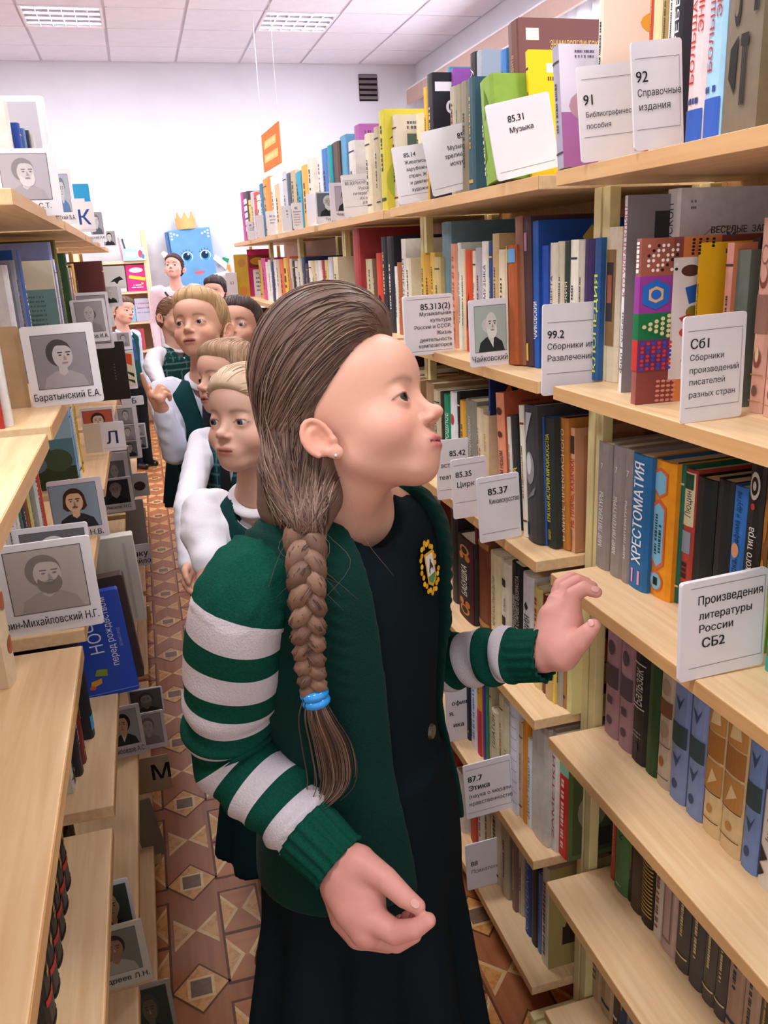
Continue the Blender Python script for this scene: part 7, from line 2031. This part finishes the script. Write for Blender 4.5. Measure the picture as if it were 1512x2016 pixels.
    for i in range(nS):
        P = H_[i]
        if np.linalg.norm(np.diff(P, axis=0), axis=1).max() > 0.03:
            continue
        paths.append(P + back_ * rng.uniform(0.0004, 0.003)); rad.append(rng.uniform(0.0005, 0.0012)); cols.append(pal[rng.integers(len(pal))])
    for i in range(18):                                                      # fly-aways
        k = rng.random()
        if k < 0.62:
            b0 = at(560 + 90 * rng.random(), 1000 + 60 * rng.random(), 0.885)
            P = catmull([b0, b0 + cam2w((rng.normal(0, 0.02), -0.03, -0.01)), b0 + cam2w((rng.normal(0, 0.04), -0.06 - 0.03 * rng.random(), -0.005))], 10)
        elif k < 0.72:
            b0 = at(680 + 30 * rng.random(), 985, 0.90)
            P = catmull([b0, b0 + cam2w((0.015, -0.04, -0.012)), b0 + cam2w((0.03 + rng.normal(0, 0.015), -0.08, -0.015))], 10)
        else:
            a = unit(np.array((rng.normal(0, 0.3), rng.uniform(-0.5, 0.4), 1.0)))
            b0 = HO + HG @ ((cen + a * 0.118) * HS); P = catmull([b0, b0 + HG @ np.array((0, -0.03, 0.004)), b0 + HG @ np.array((0, -0.055, -0.012))], 10)
        paths.append(P); rad.append(0.00018); cols.append(pal[1])
    strands('hair_strands', paths, rad, cols, g)
    # braid
    C0 = catmull(BR, 60)
    nrm = np.array([hit(CARD, *proj(p))[1] for p in C0[::6]]); nrm = np.array([nrm[min(i // 6, len(nrm) - 1)] for i in range(60)])
    Tn = np.gradient(C0, axis=0); Tn /= np.linalg.norm(Tn, axis=1)[:, None]
    Sd = np.cross(Tn, nrm); Sd /= np.linalg.norm(Sd, axis=1)[:, None]
    bv = []
    for k in range(3):
        th = np.linspace(0, 2 * math.pi * 3.2, 60) + 2 * math.pi * k / 3
        amp = np.linspace(0.0120, 0.0080, 60)
        P = C0 + Sd * (amp * np.sin(th))[:, None] + nrm * (0.62 * amp * np.sin(2 * th))[:, None]
        r = np.linspace(0.0115, 0.0080, 60)
        V, Q = loft(P, r, 14, wob=lambda i, kk: 0.0012 * math.sin(kk * 2.7 + i * 0.25))
        bv.append((V, Q, np.tile(np.array(lin(['#7a5a48', '#6d4f40', '#846350'][k])), (len(V), 1))))
    V, Q, C = join_vq(bv)
    braid = part('braid', V, Q, C, HAIRM, 'long brown braid over the shoulder')
    paths, rad, cols = [], [], []
    for k in range(3):
        th = np.linspace(0, 2 * math.pi * 3.2, 60) + 2 * math.pi * k / 3
        amp = np.linspace(0.0120, 0.0080, 60)
        P = C0 + Sd * (amp * np.sin(th))[:, None] + nrm * (0.62 * amp * np.sin(2 * th))[:, None]
        for j in range(55):
            a = rng.uniform(0, 2 * math.pi); r = np.linspace(0.0119, 0.0083, 60)
            i0 = rng.integers(0, 38); i1 = i0 + rng.integers(12, 22)
            X = P + (Sd * math.cos(a) + nrm * math.sin(a)) * r[:, None]
            paths.append(X[i0:i1:2] + rng.normal(0, 0.0005, 3)); rad.append(rng.uniform(0.0004, 0.0009)); cols.append(pal[rng.integers(len(pal))])
    # tail below the tie
    e0 = BR[-1]
    tail_c = [e0, hit(CARD, 632, 1400)[0], hit(DRESS, 655, 1460)[0], hit(DRESS, 660, 1530)[0], hit(CARD, 616, 1588)[0]]
    out = -cam2w((0, 0, 1)) * 0.022
    tail_c = [tail_c[0]] + [p + out for p in tail_c[1:]]
    Vt, Qt = loft(catmull(tail_c, 30), np.interp(np.linspace(0, 1, 30), [0, 0.15, 0.5, 0.8, 1], [0.007, 0.010, 0.015, 0.011, 0.002]), 14, flat=0.6)
    part('braid_tail', Vt, Qt, np.tile(np.array(lin('#7a5a46')), (len(Vt), 1)), HAIRM, 'loose brown end of the braid').parent = braid
    for j in range(170):
        sp = rng.normal(0, 1, 2)
        P = catmull([p + (cam2w((1, 0, 0)) * sp[0] * 0.006 * w + cam2w((0, 0, -1)) * abs(sp[1]) * 0.006 * w) for p, w in zip(tail_c, (0.4, 1.1, 1.6, 1.5, 0.9))], 18)
        paths.append(P[:rng.integers(12, 18)]); rad.append(rng.uniform(0.0004, 0.0009)); cols.append(pal[rng.integers(len(pal))])
    strands('hair_strands', paths, rad, cols, g)
    # blue elastic
    for k in range(2):
        P = e0 + (tail_c[1] - e0) * (0.10 + 0.30 * k)
        ax = unit(tail_c[1] - e0); a = unit(np.cross(ax, TF)); b_ = np.cross(ax, a)
        ring = np.array([P + 0.0105 * (a * math.cos(t_) + b_ * math.sin(t_)) for t_ in np.linspace(0, 2 * math.pi, 25)])
        V, Q = loft(ring, [0.0058] * 25, 10)
        part('hair_tie', V, Q, np.tile(np.array(lin('#2f8fd8')), (len(V), 1)), EYEM, 'shiny blue hair tie').parent = braid
    # ear stud, waist button
    p_, n_ = hit(Hw, 661, 897, 0.7, 1.2)
    bm = bmesh.new(); bmesh.ops.create_icosphere(bm, subdivisions=2, radius=0.0022); o = link('ear_stud', bm, mat('#e8e4e0', 0.2, 0.6, 0, metal=0.8), g); o.location = p_
    for u_, v_, nm in ((750, 1517, 'button'), (848, 1440, 'button')):
        p_, n_ = hit(DRESS, u_, v_)
        bm = bmesh.new(); bmesh.ops.create_cone(bm, cap_ends=True, segments=20, radius1=0.0105, radius2=0.0085, depth=0.004)
        o = link(nm, bm, mat('#4c463c', 0.3, 0.5, 0.2, 200, metal=0.4), dress); o.location = p_ + n_ * 0.002
        o.rotation_euler = Vector(n_).to_track_quat('Z', 'Y').to_euler()
    # finger nails
    RH, LH = right_hand(), left_hand()
    for fn, u_, v_, a_ in ((RH, 817, 1779, 0.75), (LH, 1172, 1160, 0.1), (LH, 1163, 1226, 0.9)):
        p_, n_ = hit(fn, u_, v_, 0.7, 1.4)
        bm = bmesh.new(); bmesh.ops.create_uvsphere(bm, u_segments=14, v_segments=8, radius=1.0)
        o = link('nail', bm, mat('#dca398', 0.25, 0.5, 0.03), g); o.scale = (0.0056, 0.0042, 0.0007)
        zq = Vector(n_); xq = Vector(cam2w((math.cos(a_), -math.sin(a_), 0))); xq = (xq - zq * xq.dot(zq)).normalized(); yq = zq.cross(xq)
        o.rotation_euler = Matrix((xq, yq, zq)).transposed().to_euler(); o.location = p_ + n_ * 0.0002
    # embroidered crest on the chest
    p_, n_ = hit(DRESS, 838, 1117)
    cr = bmesh.new(); ms = []
    cmds = []
    for k in range(26):
        a = 2 * math.pi * k / 26; rr = 1.0 + 0.12 * (k % 2)
        cmds.append(('e', 0.5 + 0.40 * rr * math.cos(a), 0.5 + 0.43 * rr * math.sin(a), 0.085, 0.05, '#e0a31c' if k % 3 else '#f0bd3a', 8))
    cmds += [('p', [(0.26, 0.24), (0.5, 0.14), (0.74, 0.24), (0.76, 0.80), (0.24, 0.80)], '#d9a32a'), ('p', [(0.31, 0.28), (0.5, 0.20), (0.69, 0.28), (0.70, 0.75), (0.30, 0.75)], '#e6e0d8'), ('p', [(0.31, 0.28), (0.5, 0.20), (0.69, 0.28), (0.69, 0.38), (0.31, 0.36)], '#5a8a4a'),
             ('p', [(0.38, 0.45), (0.46, 0.56), (0.58, 0.58), (0.64, 0.50), (0.60, 0.42), (0.57, 0.50), (0.46, 0.48), (0.42, 0.38)], '#3a3434'), ('p', [(0.48, 0.56), (0.55, 0.56), (0.54, 0.66), (0.49, 0.66)], '#3a3434')]
    draw(cr, ms, cmds, 0.046, 0.066, 0, random.Random(2))
    o = link('crest', cr, ms, dress)
    o['label'] = 'gold embroidered crest with a rider'
    zax = UP - n_ * (UP @ n_); zax = unit(zax); xax = unit(np.cross(-n_, zax)) * 1.0
    yax = np.cross(zax, xax)
    Mx = Matrix(((xax[0], yax[0], zax[0], 0), (xax[1], yax[1], zax[1], 0), (xax[2], yax[2], zax[2], 0), (0, 0, 0, 1)))
    c_ = p_ + n_ * 0.0035 - xax * 0.023 - zax * 0.033
    o.matrix_world = Matrix.Translation(c_) @ Mx
    # shoes under the hem
    for s in (-1, 1):
        S = Sdf(); S.u(sd_chain([T(s * 0.07, -0.05, -NB[2] + 0.035), T(s * 0.075, 0.10, -NB[2] + 0.03)], [0.034, 0.028])); S.i(sd_plane((0, 0, 0.002), (0, 0, -1)), 0.004)
        V, Q = surface(S, T(0, 0, -NB[2]) - np.array((0.3, 0.3, 0.01)), T(0, 0, -NB[2]) + np.array((0.3, 0.3, 0.1)), 0.008)
        part('shoe', V, Q, np.tile(np.array(lin('#1a1a1c')), (len(V), 1)), CLOTH)
    return g


GIRL = make_girl()
# ================================================================ the other visitors
def hand_sdf(S, w, d, n, s=1.0, pose='relaxed', thumb=1):
    """hand at wrist w, along d, back of the hand looking to n; thumb side = thumb * (d x n)"""
    d = unit(d); n = np.array(n, float); n = unit(n - d * (n @ d)); sd = np.cross(d, n) * thumb
    P = lambda a, b, c: w + (d * a + sd * b + n * c) * s
    S.u(sd_chain([P(-0.03, 0, 0), P(0.0, 0, 0), P(0.02, 0, 0)], [0.022 * s, 0.020 * s, 0.021 * s]), 0.01)
    S.u(sd_chain([P(0.02, 0.012, 0), P(0.070, 0.020, 0)], [0.017 * s, 0.0135 * s]), 0.010)
    S.u(sd_chain([P(0.02, -0.010, 0), P(0.066, -0.018, 0)], [0.017 * s, 0.0125 * s]), 0.010)
    curl = {'relaxed': (0.45, 0.55, 0.4), 'point': (1.2, 1.4, 1.0)}[pose]
    for k, (b, L) in enumerate(((0.026, 0.072), (0.009, 0.080), (-0.008, 0.074), (-0.023, 0.058))):
        c = (0.05, 0.08, 0.05) if (pose == 'point' and k == 0) else curl
        p = np.array((0.070 - 0.004 * k, b, 0.0)); a = 0.0; pts = [P(*p)]
        for q, f_ in zip(c, (0.45, 0.32, 0.23)):
            a += q; p = p + np.array((math.cos(a), 0, -math.sin(a))) * L * f_; pts.append(P(*p))
        S.u(sd_chain(pts, [0.0098 * s, 0.0085 * s, 0.0075 * s, 0.0060 * s]), 0.003)
    S.u(sd_chain([P(0.010, 0.020, -0.004), P(0.036, 0.044, -0.008), P(0.062, 0.046, -0.014), P(0.078, 0.040, -0.018)], [0.0140 * s, 0.0110 * s, 0.0090 * s, 0.0070 * s]), 0.008)


def visitor(label, hp, zc, fwd, up=(0, 1, 0), hs=0.97, skin='#e2b6a4', hair='#8a6a4a', style='short', body_yaw=0.0, top='vest', shirt='#e6e4ee', vest='#17403f', legs='trousers', leg_c='#17181c',
            arms=None, res=0.0042, mouth=0.0, iris='#414a52', tie=None, plaid=None, shoulder=0.140, chub=0.0, gaze=(0, 1, 0), lip='#b0605c', neck=0.132, short=False):
    """a standing visitor: hp = pixel of the point between the ears, zc = its depth from the camera"""
    HO_ = at(hp[0], hp[1], zc); H = rot_axes(cam2w(fwd), cam2w(up))
    N = HO_ - UP * neck * hs; N = N + cam2w((0, 0, 0.0))
    by = math.radians(body_yaw)                                   # 0 = chest towards the camera end of the aisle
    tf = np.array([math.sin(by), -math.cos(by), 0.0]); tl = np.array([math.cos(by), math.sin(by), 0.0]); tr = np.stack([tl, tf, UP], 1).astype(f32)
    k = N[2] / 1.26                                               # body size from the height of the neck
    Tt = lambda l, f_, u_: N + (tl * l + tf * f_ + UP * u_) * k
    hipz = 0.50 * N[2] + 0.08
    sh = shoulder
    SR_ = Tt(-sh, -0.02, -0.055); SL_ = Tt(sh, -0.02, -0.055)
    arms = arms or {}
    A = {}
    for s, nm, S0 in ((-1, 'R', SR_), (1, 'L', SL_)):
        if nm in arms:
            A[nm] = (S0, arms[nm][0], arms[nm][1])
        else:
            A[nm] = (S0, S0 + (tl * s * 0.035 - tf * 0.03 - UP * 0.235) * k, S0 + (tl * s * 0.035 + tf * 0.04 - UP * 0.44) * k)
    skin_parts = []
    S = Sdf(); S.u(local(head_sdf(ear=0.95, ear_z=-0.010, mouth_open=mouth, chub=chub), H, HO_, hs))
    n0 = HO_ + H @ np.array((0, -0.022, -0.045)) * hs
    S.u(sd_cone(n0, N + UP * 0.005 - tf * 0.012, 0.043 * hs, 0.047 * hs), 0.016)
    S.u(sd_ell(Tt(0, -0.015, -0.050), (0.10 * k, 0.040 * k, 0.040 * k), tr), 0.04)
    V, Q = surface(S, HO_ - 0.24 * hs, HO_ + 0.19 * hs, res)
    skin_parts.append((V, Q, face_tint((V - HO_) @ H / hs, skin, lip=lip, brow=tuple(0.72 * int(hair[i:i + 2], 16) / 255 for i in (1, 3, 5)), blush=0.40, brow_s=0.75, mouth_open=mouth)))
    for nm, sgn in (('R', -1), ('L', 1)):
        S = Sdf(); w = A[nm][2]; d = unit(w - A[nm][1])
        a = arms.get(nm)
        hand_sdf(S, w, a[2] if a and len(a) > 2 else d, a[3] if a and len(a) > 3 else (tl * sgn), 0.95 * k, a[4] if a and len(a) > 4 else 'relaxed', thumb=a[5] if a and len(a) > 5 else -1)
        if short:
            S.u(sd_chain([A[nm][1], w], [0.030 * k, 0.021 * k]), 0.01)
        V, Q = surface(S, np.minimum(w, A[nm][1]) - 0.13, np.maximum(w, A[nm][1]) + 0.13, res * 0.75)
        skin_parts.append((V, Q, np.tile(np.array(lin(skin)) * np.array((1, 0.92, 0.90)), (len(V), 1))))
    S = Sdf()                                                     # body under the clothes
    S.u(sd_ell(Tt(0, -0.015, -0.24), (0.095 * k, 0.060 * k, 0.22 * k), tr))
    for s in (-1, 1):
        hp_ = N + tl * s * 0.065 * k; hp_[2] = hipz
        kn = hp_.copy(); kn[2] = hipz * 0.52; an = hp_.copy(); an[2] = 0.06
        S.u(sd_chain([hp_, kn, an], [0.058 * k, 0.042 * k, 0.030 * k]), 0.03)
    lo_ = N - np.array((0.30 * k, 0.30 * k, N[2])); hi_ = N + np.array((0.30 * k, 0.30 * k, 0.06))
    V, Q = surface(S, lo_, hi_, 0.013)
    skin_parts.append((V, Q, np.tile(np.array(lin(skin)), (len(V), 1))))
    V, Q, C = join_vq(skin_parts)
    me = np_mesh('person', V, Q, C); me.materials.append(SKIN)
    g = bpy.data.objects.new('person', me); COL.objects.link(g); tag(g, label, 'person')

    def part(name, V, Q, col, m, lb=None):
        C = np.tile(np.array(lin(col)), (len(V), 1)) if isinstance(col, str) else col
        me = np_mesh(name, V, Q, C); me.materials.append(m)
        o = bpy.data.objects.new(name, me); COL.objects.link(o); o.parent = g
        if lb:
            o['label'] = lb
        return o
    for s in (-1, 1):
        v, q, c = eyeball(s, gaze, iris); part('eye', place(v, H, HO_, hs), q, c, EYEM)
    # hair
    Hh = Sdf()
    if style == 'short':
        Hh.u(sd_ell((0, -0.012, 0.048), (0.080, 0.095, 0.088))).i(sd_plane((0, 0.050, 0.052), (0, 0.80, -0.60)), 0.02)
        Hh.u(sd_ell((0, 0.045, 0.088), (0.062, 0.046, 0.034)), 0.02)
        Hh.u(sd_ell((0, -0.055, 0.010), (0.066, 0.042, 0.060)), 0.03)
    elif style == 'tied':
        Hh.u(sd_ell((0, -0.012, 0.044), (0.0765, 0.092, 0.083))).i(sd_plane((0, 0.080, 0.068), (0, 0.76, -0.65)), 0.012)
        Hh.u(Sdf().u(sd_ell((0, 0.022, 0.066), (0.068, 0.080, 0.056))).i(sd_plane((0, 0.092, 0.072), (0, 0.62, -0.78)), 0.008), 0.01)
        Hh.u(sd_ell((0, -0.050, 0.000), (0.062, 0.045, 0.055)), 0.03)
        Hh.u(sd_ell((0, -0.105, 0.01), (0.030, 0.028, 0.030)), 0.015)
    for s_ in (-1, 1):
        Hh.s(sd_ell((s_ * 0.092, 0.004, -0.010), (0.028, 0.030, 0.040)), 0.006)
    V, Q = surface(local(Hh, H, HO_, hs), HO_ - 0.19, HO_ + 0.20, res)
    base = np.array(lin(hair)); ho = part('hair', V, Q, hair, HAIRM, None)
    rg = np.random.default_rng(int(hp[0] * 7 + hp[1])); nst = int(min(520, 1300 / zc))
    cen = np.array((0, -0.012, 0.040)); crown = unit(np.array((0.1, -0.45, 1.0)))
    a = rg.uniform(0, 2 * math.pi, nst); e1 = unit(np.cross(crown, (1, 0, 0))); e2 = np.cross(crown, e1)
    if style == 'tied':
        crown = unit(np.array((0, -1.0, -0.1))); e1 = unit(np.cross(crown, (1, 0, 0))); e2 = np.cross(crown, e1)
    Pth = []
    for i in range(nst):
        t0 = rg.uniform(0.1, 1.7 if style == 'short' else 2.3); tt = np.linspace(t0, t0 + rg.uniform(0.3, 0.7), 8) ; aa = a[i] + 0.15 * np.sin(tt * 3 + a[i])
        Pth.append(crown * np.cos(tt)[:, None] + (e1 * np.cos(aa)[:, None] + e2 * np.sin(aa)[:, None]) * np.sin(tt)[:, None])
    D = np.concatenate(Pth); lo3 = np.full(len(D), 0.02); hi3 = np.full(len(D), 0.2)
    for _ in range(12):
        mid = (lo3 + hi3) / 2; ins_ = Hh((cen + D * mid[:, None]).astype(f32)) < 0; lo3 = np.where(ins_, mid, lo3); hi3 = np.where(ins_, hi3, mid)
    ok = (lo3 > 0.07).reshape(nst, 8).all(1); X = (cen + D * (lo3 + 0.0008)[:, None]).reshape(nst, 8, 3)
    if ok.any():
        strands('hair_strands', [HO_ + (x * hs) @ H.T for x in X[ok]], [rg.uniform(0.0007, 0.0014) * max(1, zc / 2.6) for _ in range(ok.sum())], [base * rg.uniform(0.65, 1.35) for _ in range(ok.sum())], ho)
    # clothes
    tor = lambda inf: Sdf().u(sd_ell(Tt(0, -0.015, -0.17), ((0.122 + inf) * k, (0.080 + inf) * k, (0.155 + inf) * k), tr)).u(sd_ell(Tt(0, -0.015, -0.080), ((sh + 0.004 + inf) * k, (0.056 + inf) * k, (0.055 + inf) * k), tr), 0.04 * k).u(sd_ell(Tt(0, -0.015, -0.36), ((0.112 + inf) * k, (0.082 + inf) * k, (0.16 + inf) * k), tr), 0.05 * k)
    ncut = sd_chain([n0, N + UP * 0.01 - tf * 0.012, N - UP * 0.03 + tf * 0.03], [0.048 * hs, 0.050 * hs, 0.042 * hs])
    ts = {'vest': shirt, 'sweater': shirt, 'blouse': shirt}[top]
    S = tor(0.006)
    for nm in ('R', 'L'):
        a, b_, c = A[nm]
        rr = (0.046, 0.041, 0.031) if top != 'blouse' else (0.052, 0.052, 0.033)
        if short:
            S.u(sd_chain([a + (N - a) * 0.2, a, a + (b_ - a) * 0.45, a + (b_ - a) * 0.85], [0.045 * k, 0.054 * k, 0.060 * k, 0.040 * k]), 0.02 * k)
            S.u(sd_chain([a + (b_ - a) * 0.88, a + (b_ - a) * 0.95], [0.042 * k, 0.042 * k]), 0.004)
            continue
        S.u(sd_chain([a + (N - a) * 0.2, a, (a + b_) / 2, b_, c - unit(c - b_) * 0.004], [0.045 * k, 0.050 * k, rr[0] * k, rr[1] * k, rr[2] * k]), 0.02 * k)
    S.s(ncut, 0.004)
    lo2 = np.minimum.reduce([lo_ + np.array((0, 0, N[2] * 0.4))] + [np.minimum(A[x][1], A[x][2]) - 0.08 for x in 'RL']); hi2 = np.maximum.reduce([hi_] + [np.maximum(A[x][1], A[x][2]) + 0.08 for x in 'RL'])
    V, Q = surface(S, lo2, hi2, max(0.0055, res * 1.4))
    fold = 0.0022 * np.sin(V[:, 2] * 140 + 3 * np.sin(V[:, 0] * 30)) * np.sin(V[:, 0] * 60 + V[:, 1] * 70)
    V = V + (V - N) / np.maximum(np.linalg.norm(V - N, axis=1), 1e-6)[:, None] * fold[:, None]
    part('sweater' if top == 'sweater' else 'shirt', V, Q, ts, CLOTH)
    # collar
    if top != 'sweater':
        ring = np.array([N + UP * (-0.002 + 0.012 * math.cos(a)) - tf * 0.010 + (tl * math.sin(a) * 0.057 - tf * math.cos(a) * 0.054) * hs * np.array((1, 1, 1)) - UP * 0.020 * max(0, -math.cos(a)) for a in np.linspace(0.0, 2 * math.pi, 33)])
        V, Q = loft(ring, [0.0105] * 33, 10, flat=0.55); part('collar', V, Q, ts, CLOTH)
    if top in ('vest', 'blouse') and vest:
        S = tor(0.015)
        S.s(ncut, 0.004)

        def vneck(P):
            q = (P - N.astype(f32)) @ tr / f32(k)
            depth = 0.20 if tie else 0.085
            return np.maximum(np.abs(q[:, 0]) - 0.052 * np.clip((q[:, 2] + depth) / depth, -1, 1.3), -q[:, 1] - 0.0)
        S.s(vneck, 0.006)
        for nm, sgn in (('R', -1), ('L', 1)):                    # arm holes
            S.s(sd_ell(A[nm][0] + tl * sgn * 0.045 * k - UP * 0.02, (0.055 * k, 0.085 * k, 0.085 * k), tr), 0.006)
        V, Q = surface(S, lo_ + np.array((0, 0, N[2] * 0.45)), hi_, max(0.0055, res * 1.3))
        C = np.tile(np.array(lin(vest)), (len(V), 1))
        if plaid:
            q = (V - N) @ np.stack([tl, tf, UP], 1)
            w = np.maximum(np.abs(((q[:, 2] / 0.030) % 1) - 0.5) > 0.44, np.abs(((q[:, 0] / 0.034) % 1) - 0.5) > 0.45)
            C[w] = np.array(lin(plaid))
        part('vest', V, Q, C, CLOTH)
    if tie:
        P = catmull([N + tf * 0.052 * k - UP * 0.035, N + tf * 0.088 * k - UP * 0.10, N + tf * 0.093 * k - UP * 0.22], 12)
        V, Q = loft(P, np.interp(np.linspace(0, 1, 12), [0, 0.12, 0.2, 1], [0.016, 0.017, 0.012, 0.024]) * k, 10, flat=0.35, up=tf); part('tie', V, Q, tie, CLOTH)
    S = Sdf()
    for s in (-1, 1):
        hp_ = N + tl * s * 0.062 * k; hp_[2] = hipz
        if legs == 'trousers':
            kn = hp_.copy(); kn[2] = hipz * 0.5; an = hp_.copy(); an[2] = 0.055
            S.u(sd_chain([hp_, kn, an], [0.078 * k, 0.062 * k, 0.056 * k]), 0.015)
    S.u(sd_ell(np.array((N[0], N[1], hipz + 0.02)) - tf * 0.015 * k, (0.122 * k, 0.098 * k, 0.10 * k), tr), 0.04)
    if legs == 'skirt':
        c0 = np.array((N[0], N[1], hipz + 0.03)); hz = hipz - 0.25 * N[2] + 0.03

        def sk(P):
            q = (P - c0.astype(f32)) @ tr; z = -q[:, 2]; t = np.clip(z / hz, 0, 1); a = (0.115 + 0.075 * t) * k; b2 = (0.09 + 0.07 * t) * k
            th = np.arctan2(q[:, 1] / b2, q[:, 0] / a); r = np.sqrt((q[:, 0] / a) ** 2 + (q[:, 1] / b2) ** 2)
            return np.maximum(((r - 1) * np.minimum(a, b2) - 0.010 * t * np.sin(10 * th)) * 0.8, np.maximum(-z, z - hz))
        S.u(sk, 0.02)
    S.i(sd_plane((0, 0, hipz + 0.12 * k), (0, 0, 1)), 0.01)
    V, Q = surface(S, lo_, hi_ - np.array((0, 0, N[2] * 0.3)), 0.010)
    part('trousers' if legs == 'trousers' else 'skirt', V, Q, leg_c, CLOTH)
    for s in (-1, 1):
        c0 = N + tl * s * 0.064 * k; c0[2] = 0.0
        S = Sdf(); S.u(sd_chain([c0 - tf * 0.045 * k + UP * 0.036, c0 + tf * 0.03 * k + UP * 0.034, c0 + tf * 0.105 * k + UP * 0.026], [0.036 * k, 0.036 * k, 0.028 * k])); S.i(sd_plane((0, 0, 0.001), (0, 0, -1)), 0.004)
        V, Q = surface(S, c0 - np.array((0.2, 0.2, 0.02)), c0 + np.array((0.2, 0.2, 0.10)), 0.008); part('shoe', V, Q, '#17171b', EYEM)
    return g


visitor('child with pale pulled-back hair in white blouse and dark green dress', (497, 840), 1.62, (-0.46, -0.10, -0.88), (0.02, 1, -0.08), skin='#dfb29d', hair='#c9ac90', style='tied', body_yaw=-25, top='blouse', shirt='#ece9f0', vest='#143a3a', legs='skirt', leg_c='#10282c', res=0.0034, gaze=(-0.1, 0.98, -0.15), iris='#4a5058', hs=0.98, short=True,
        arms={'R': (at(416, 1110, 1.60), at(398, 1240, 1.56))})
visitor('child in tartan teal vest with light brown hair looking left', (453, 757), 2.36, (-0.72, -0.06, -0.69), (0.0, 1, 0), skin='#dcac96', hair='#a58468', style='short', body_yaw=-35, vest='#1f4a52', plaid='#5f8a90', shirt='#e8e6f0', legs='skirt', leg_c='#12282e', tie='#26282c', res=0.0036, mouth=0.004,
        arms={'R': (at(368, 1000, 2.20), at(372, 1115, 2.12))})
WB = at(322, 812, 2.42)
visitor('blond boy in dark green vest and tie pointing with raised hand', (396, 652), 2.52, (-0.20, -0.02, -0.97), (-0.06, 1, 0), skin='#dba88f', hair='#b5936a', style='short', body_yaw=-8, vest='#173f40', shirt='#dcdff0', tie='#2c2f36', res=0.0034, mouth=0.003, gaze=(-0.15, 0.98, 0.0), hs=1.0, shoulder=0.142,
        arms={'R': (at(345, 890, 2.50), WB, at(300, 770, 2.36) - WB, cam2w((-0.5, 0.1, -0.85)), 'point', -1)})
visitor('dark-haired boy peering between the blond boy and the girl', (474, 655), 2.95, (-0.18, 0.02, -0.98), skin='#cf9c85', hair='#4a3a36', style='short', vest='#17403f', res=0.0045, body_yaw=-5, gaze=(-0.1, 1, 0))
visitor('girl in tartan vest with brown hair turned to the right', (341, 630), 4.35, (0.80, -0.12, -0.58), skin='#dbac98', hair='#7d5c46', style='tied', vest='#1c4444', plaid='#6a8a84', legs='skirt', leg_c='#1a2c30', top='blouse', res=0.005, body_yaw=35, hs=0.95,
        arms={'R': (at(300, 722, 4.25), at(318, 760, 4.1))})
visitor('boy in dark green vest and blue tie standing by left bookcase', (241, 617), 6.35, (0.86, -0.02, -0.5), skin='#dba994', hair='#6a5040', style='short', vest='#174240', shirt='#c4d4ec', tie='#2c4a7c', res=0.006, body_yaw=45)
WOMAN = visitor('woman in pale pink sweater with dark hair pulled back', (343, 530), 7.05, (-0.05, 0.03, -1), skin='#dbab9a', hair='#4a3434', style='tied', top='sweater', shirt='#e0c4cc', vest=None, legs='trousers', leg_c='#2c2c34', res=0.006, hs=1.0, shoulder=0.155, neck=0.122)
CHILD = visitor('small dark-haired child with a navy bow behind the blond boy', (425, 580), 5.75, (-0.15, -0.25, -0.95), skin='#d2a08c', hair='#3a2c2e', style='short', vest='#1c2c5c', res=0.006)
bp_ = at(438, 594, 5.45)
bo = empty('bow', tuple(bp_)); bo.parent = CHILD
for s in (-1, 1):
    S = Sdf(); S.u(sd_ell((s * 0.035, 0, 0.005), (0.040, 0.018, 0.028))).u(sd_ell((s * 0.03, -0.005, -0.03), (0.022, 0.014, 0.03)), 0.01)
    V, Q = surface(S, (-0.1, -0.06, -0.08), (0.1, 0.06, 0.06), 0.005); V = V + 0.003 * np.sin(V * 300)
    me = np_mesh('loop', V, Q, np.tile(np.array(lin('#1c2a62')), (len(V), 1))); me.materials.append(CLOTH); o = bpy.data.objects.new('loop', me); COL.objects.link(o); o.parent = bo
b = bmesh.new(); bmesh.ops.create_icosphere(b, subdivisions=2, radius=0.016); o = link('knot', b, mat('#16224e', 0.8, 0.1, 0.1), bo)
# shoulder strap of the woman's bag
WN = at(343, 530, 7.05) - UP * 0.15
b = bmesh.new(); add_tube(b, [tuple(WN + np.array(q)) for q in ((-0.10, -0.075, -0.03), (-0.04, -0.118, -0.12), (0.06, -0.125, -0.28), (0.15, -0.09, -0.42), (0.20, -0.02, -0.50))], 0.010, 6)
link('bag_strap', b, mat('#26262c', 0.6, 0.3, 0.05), WOMAN)
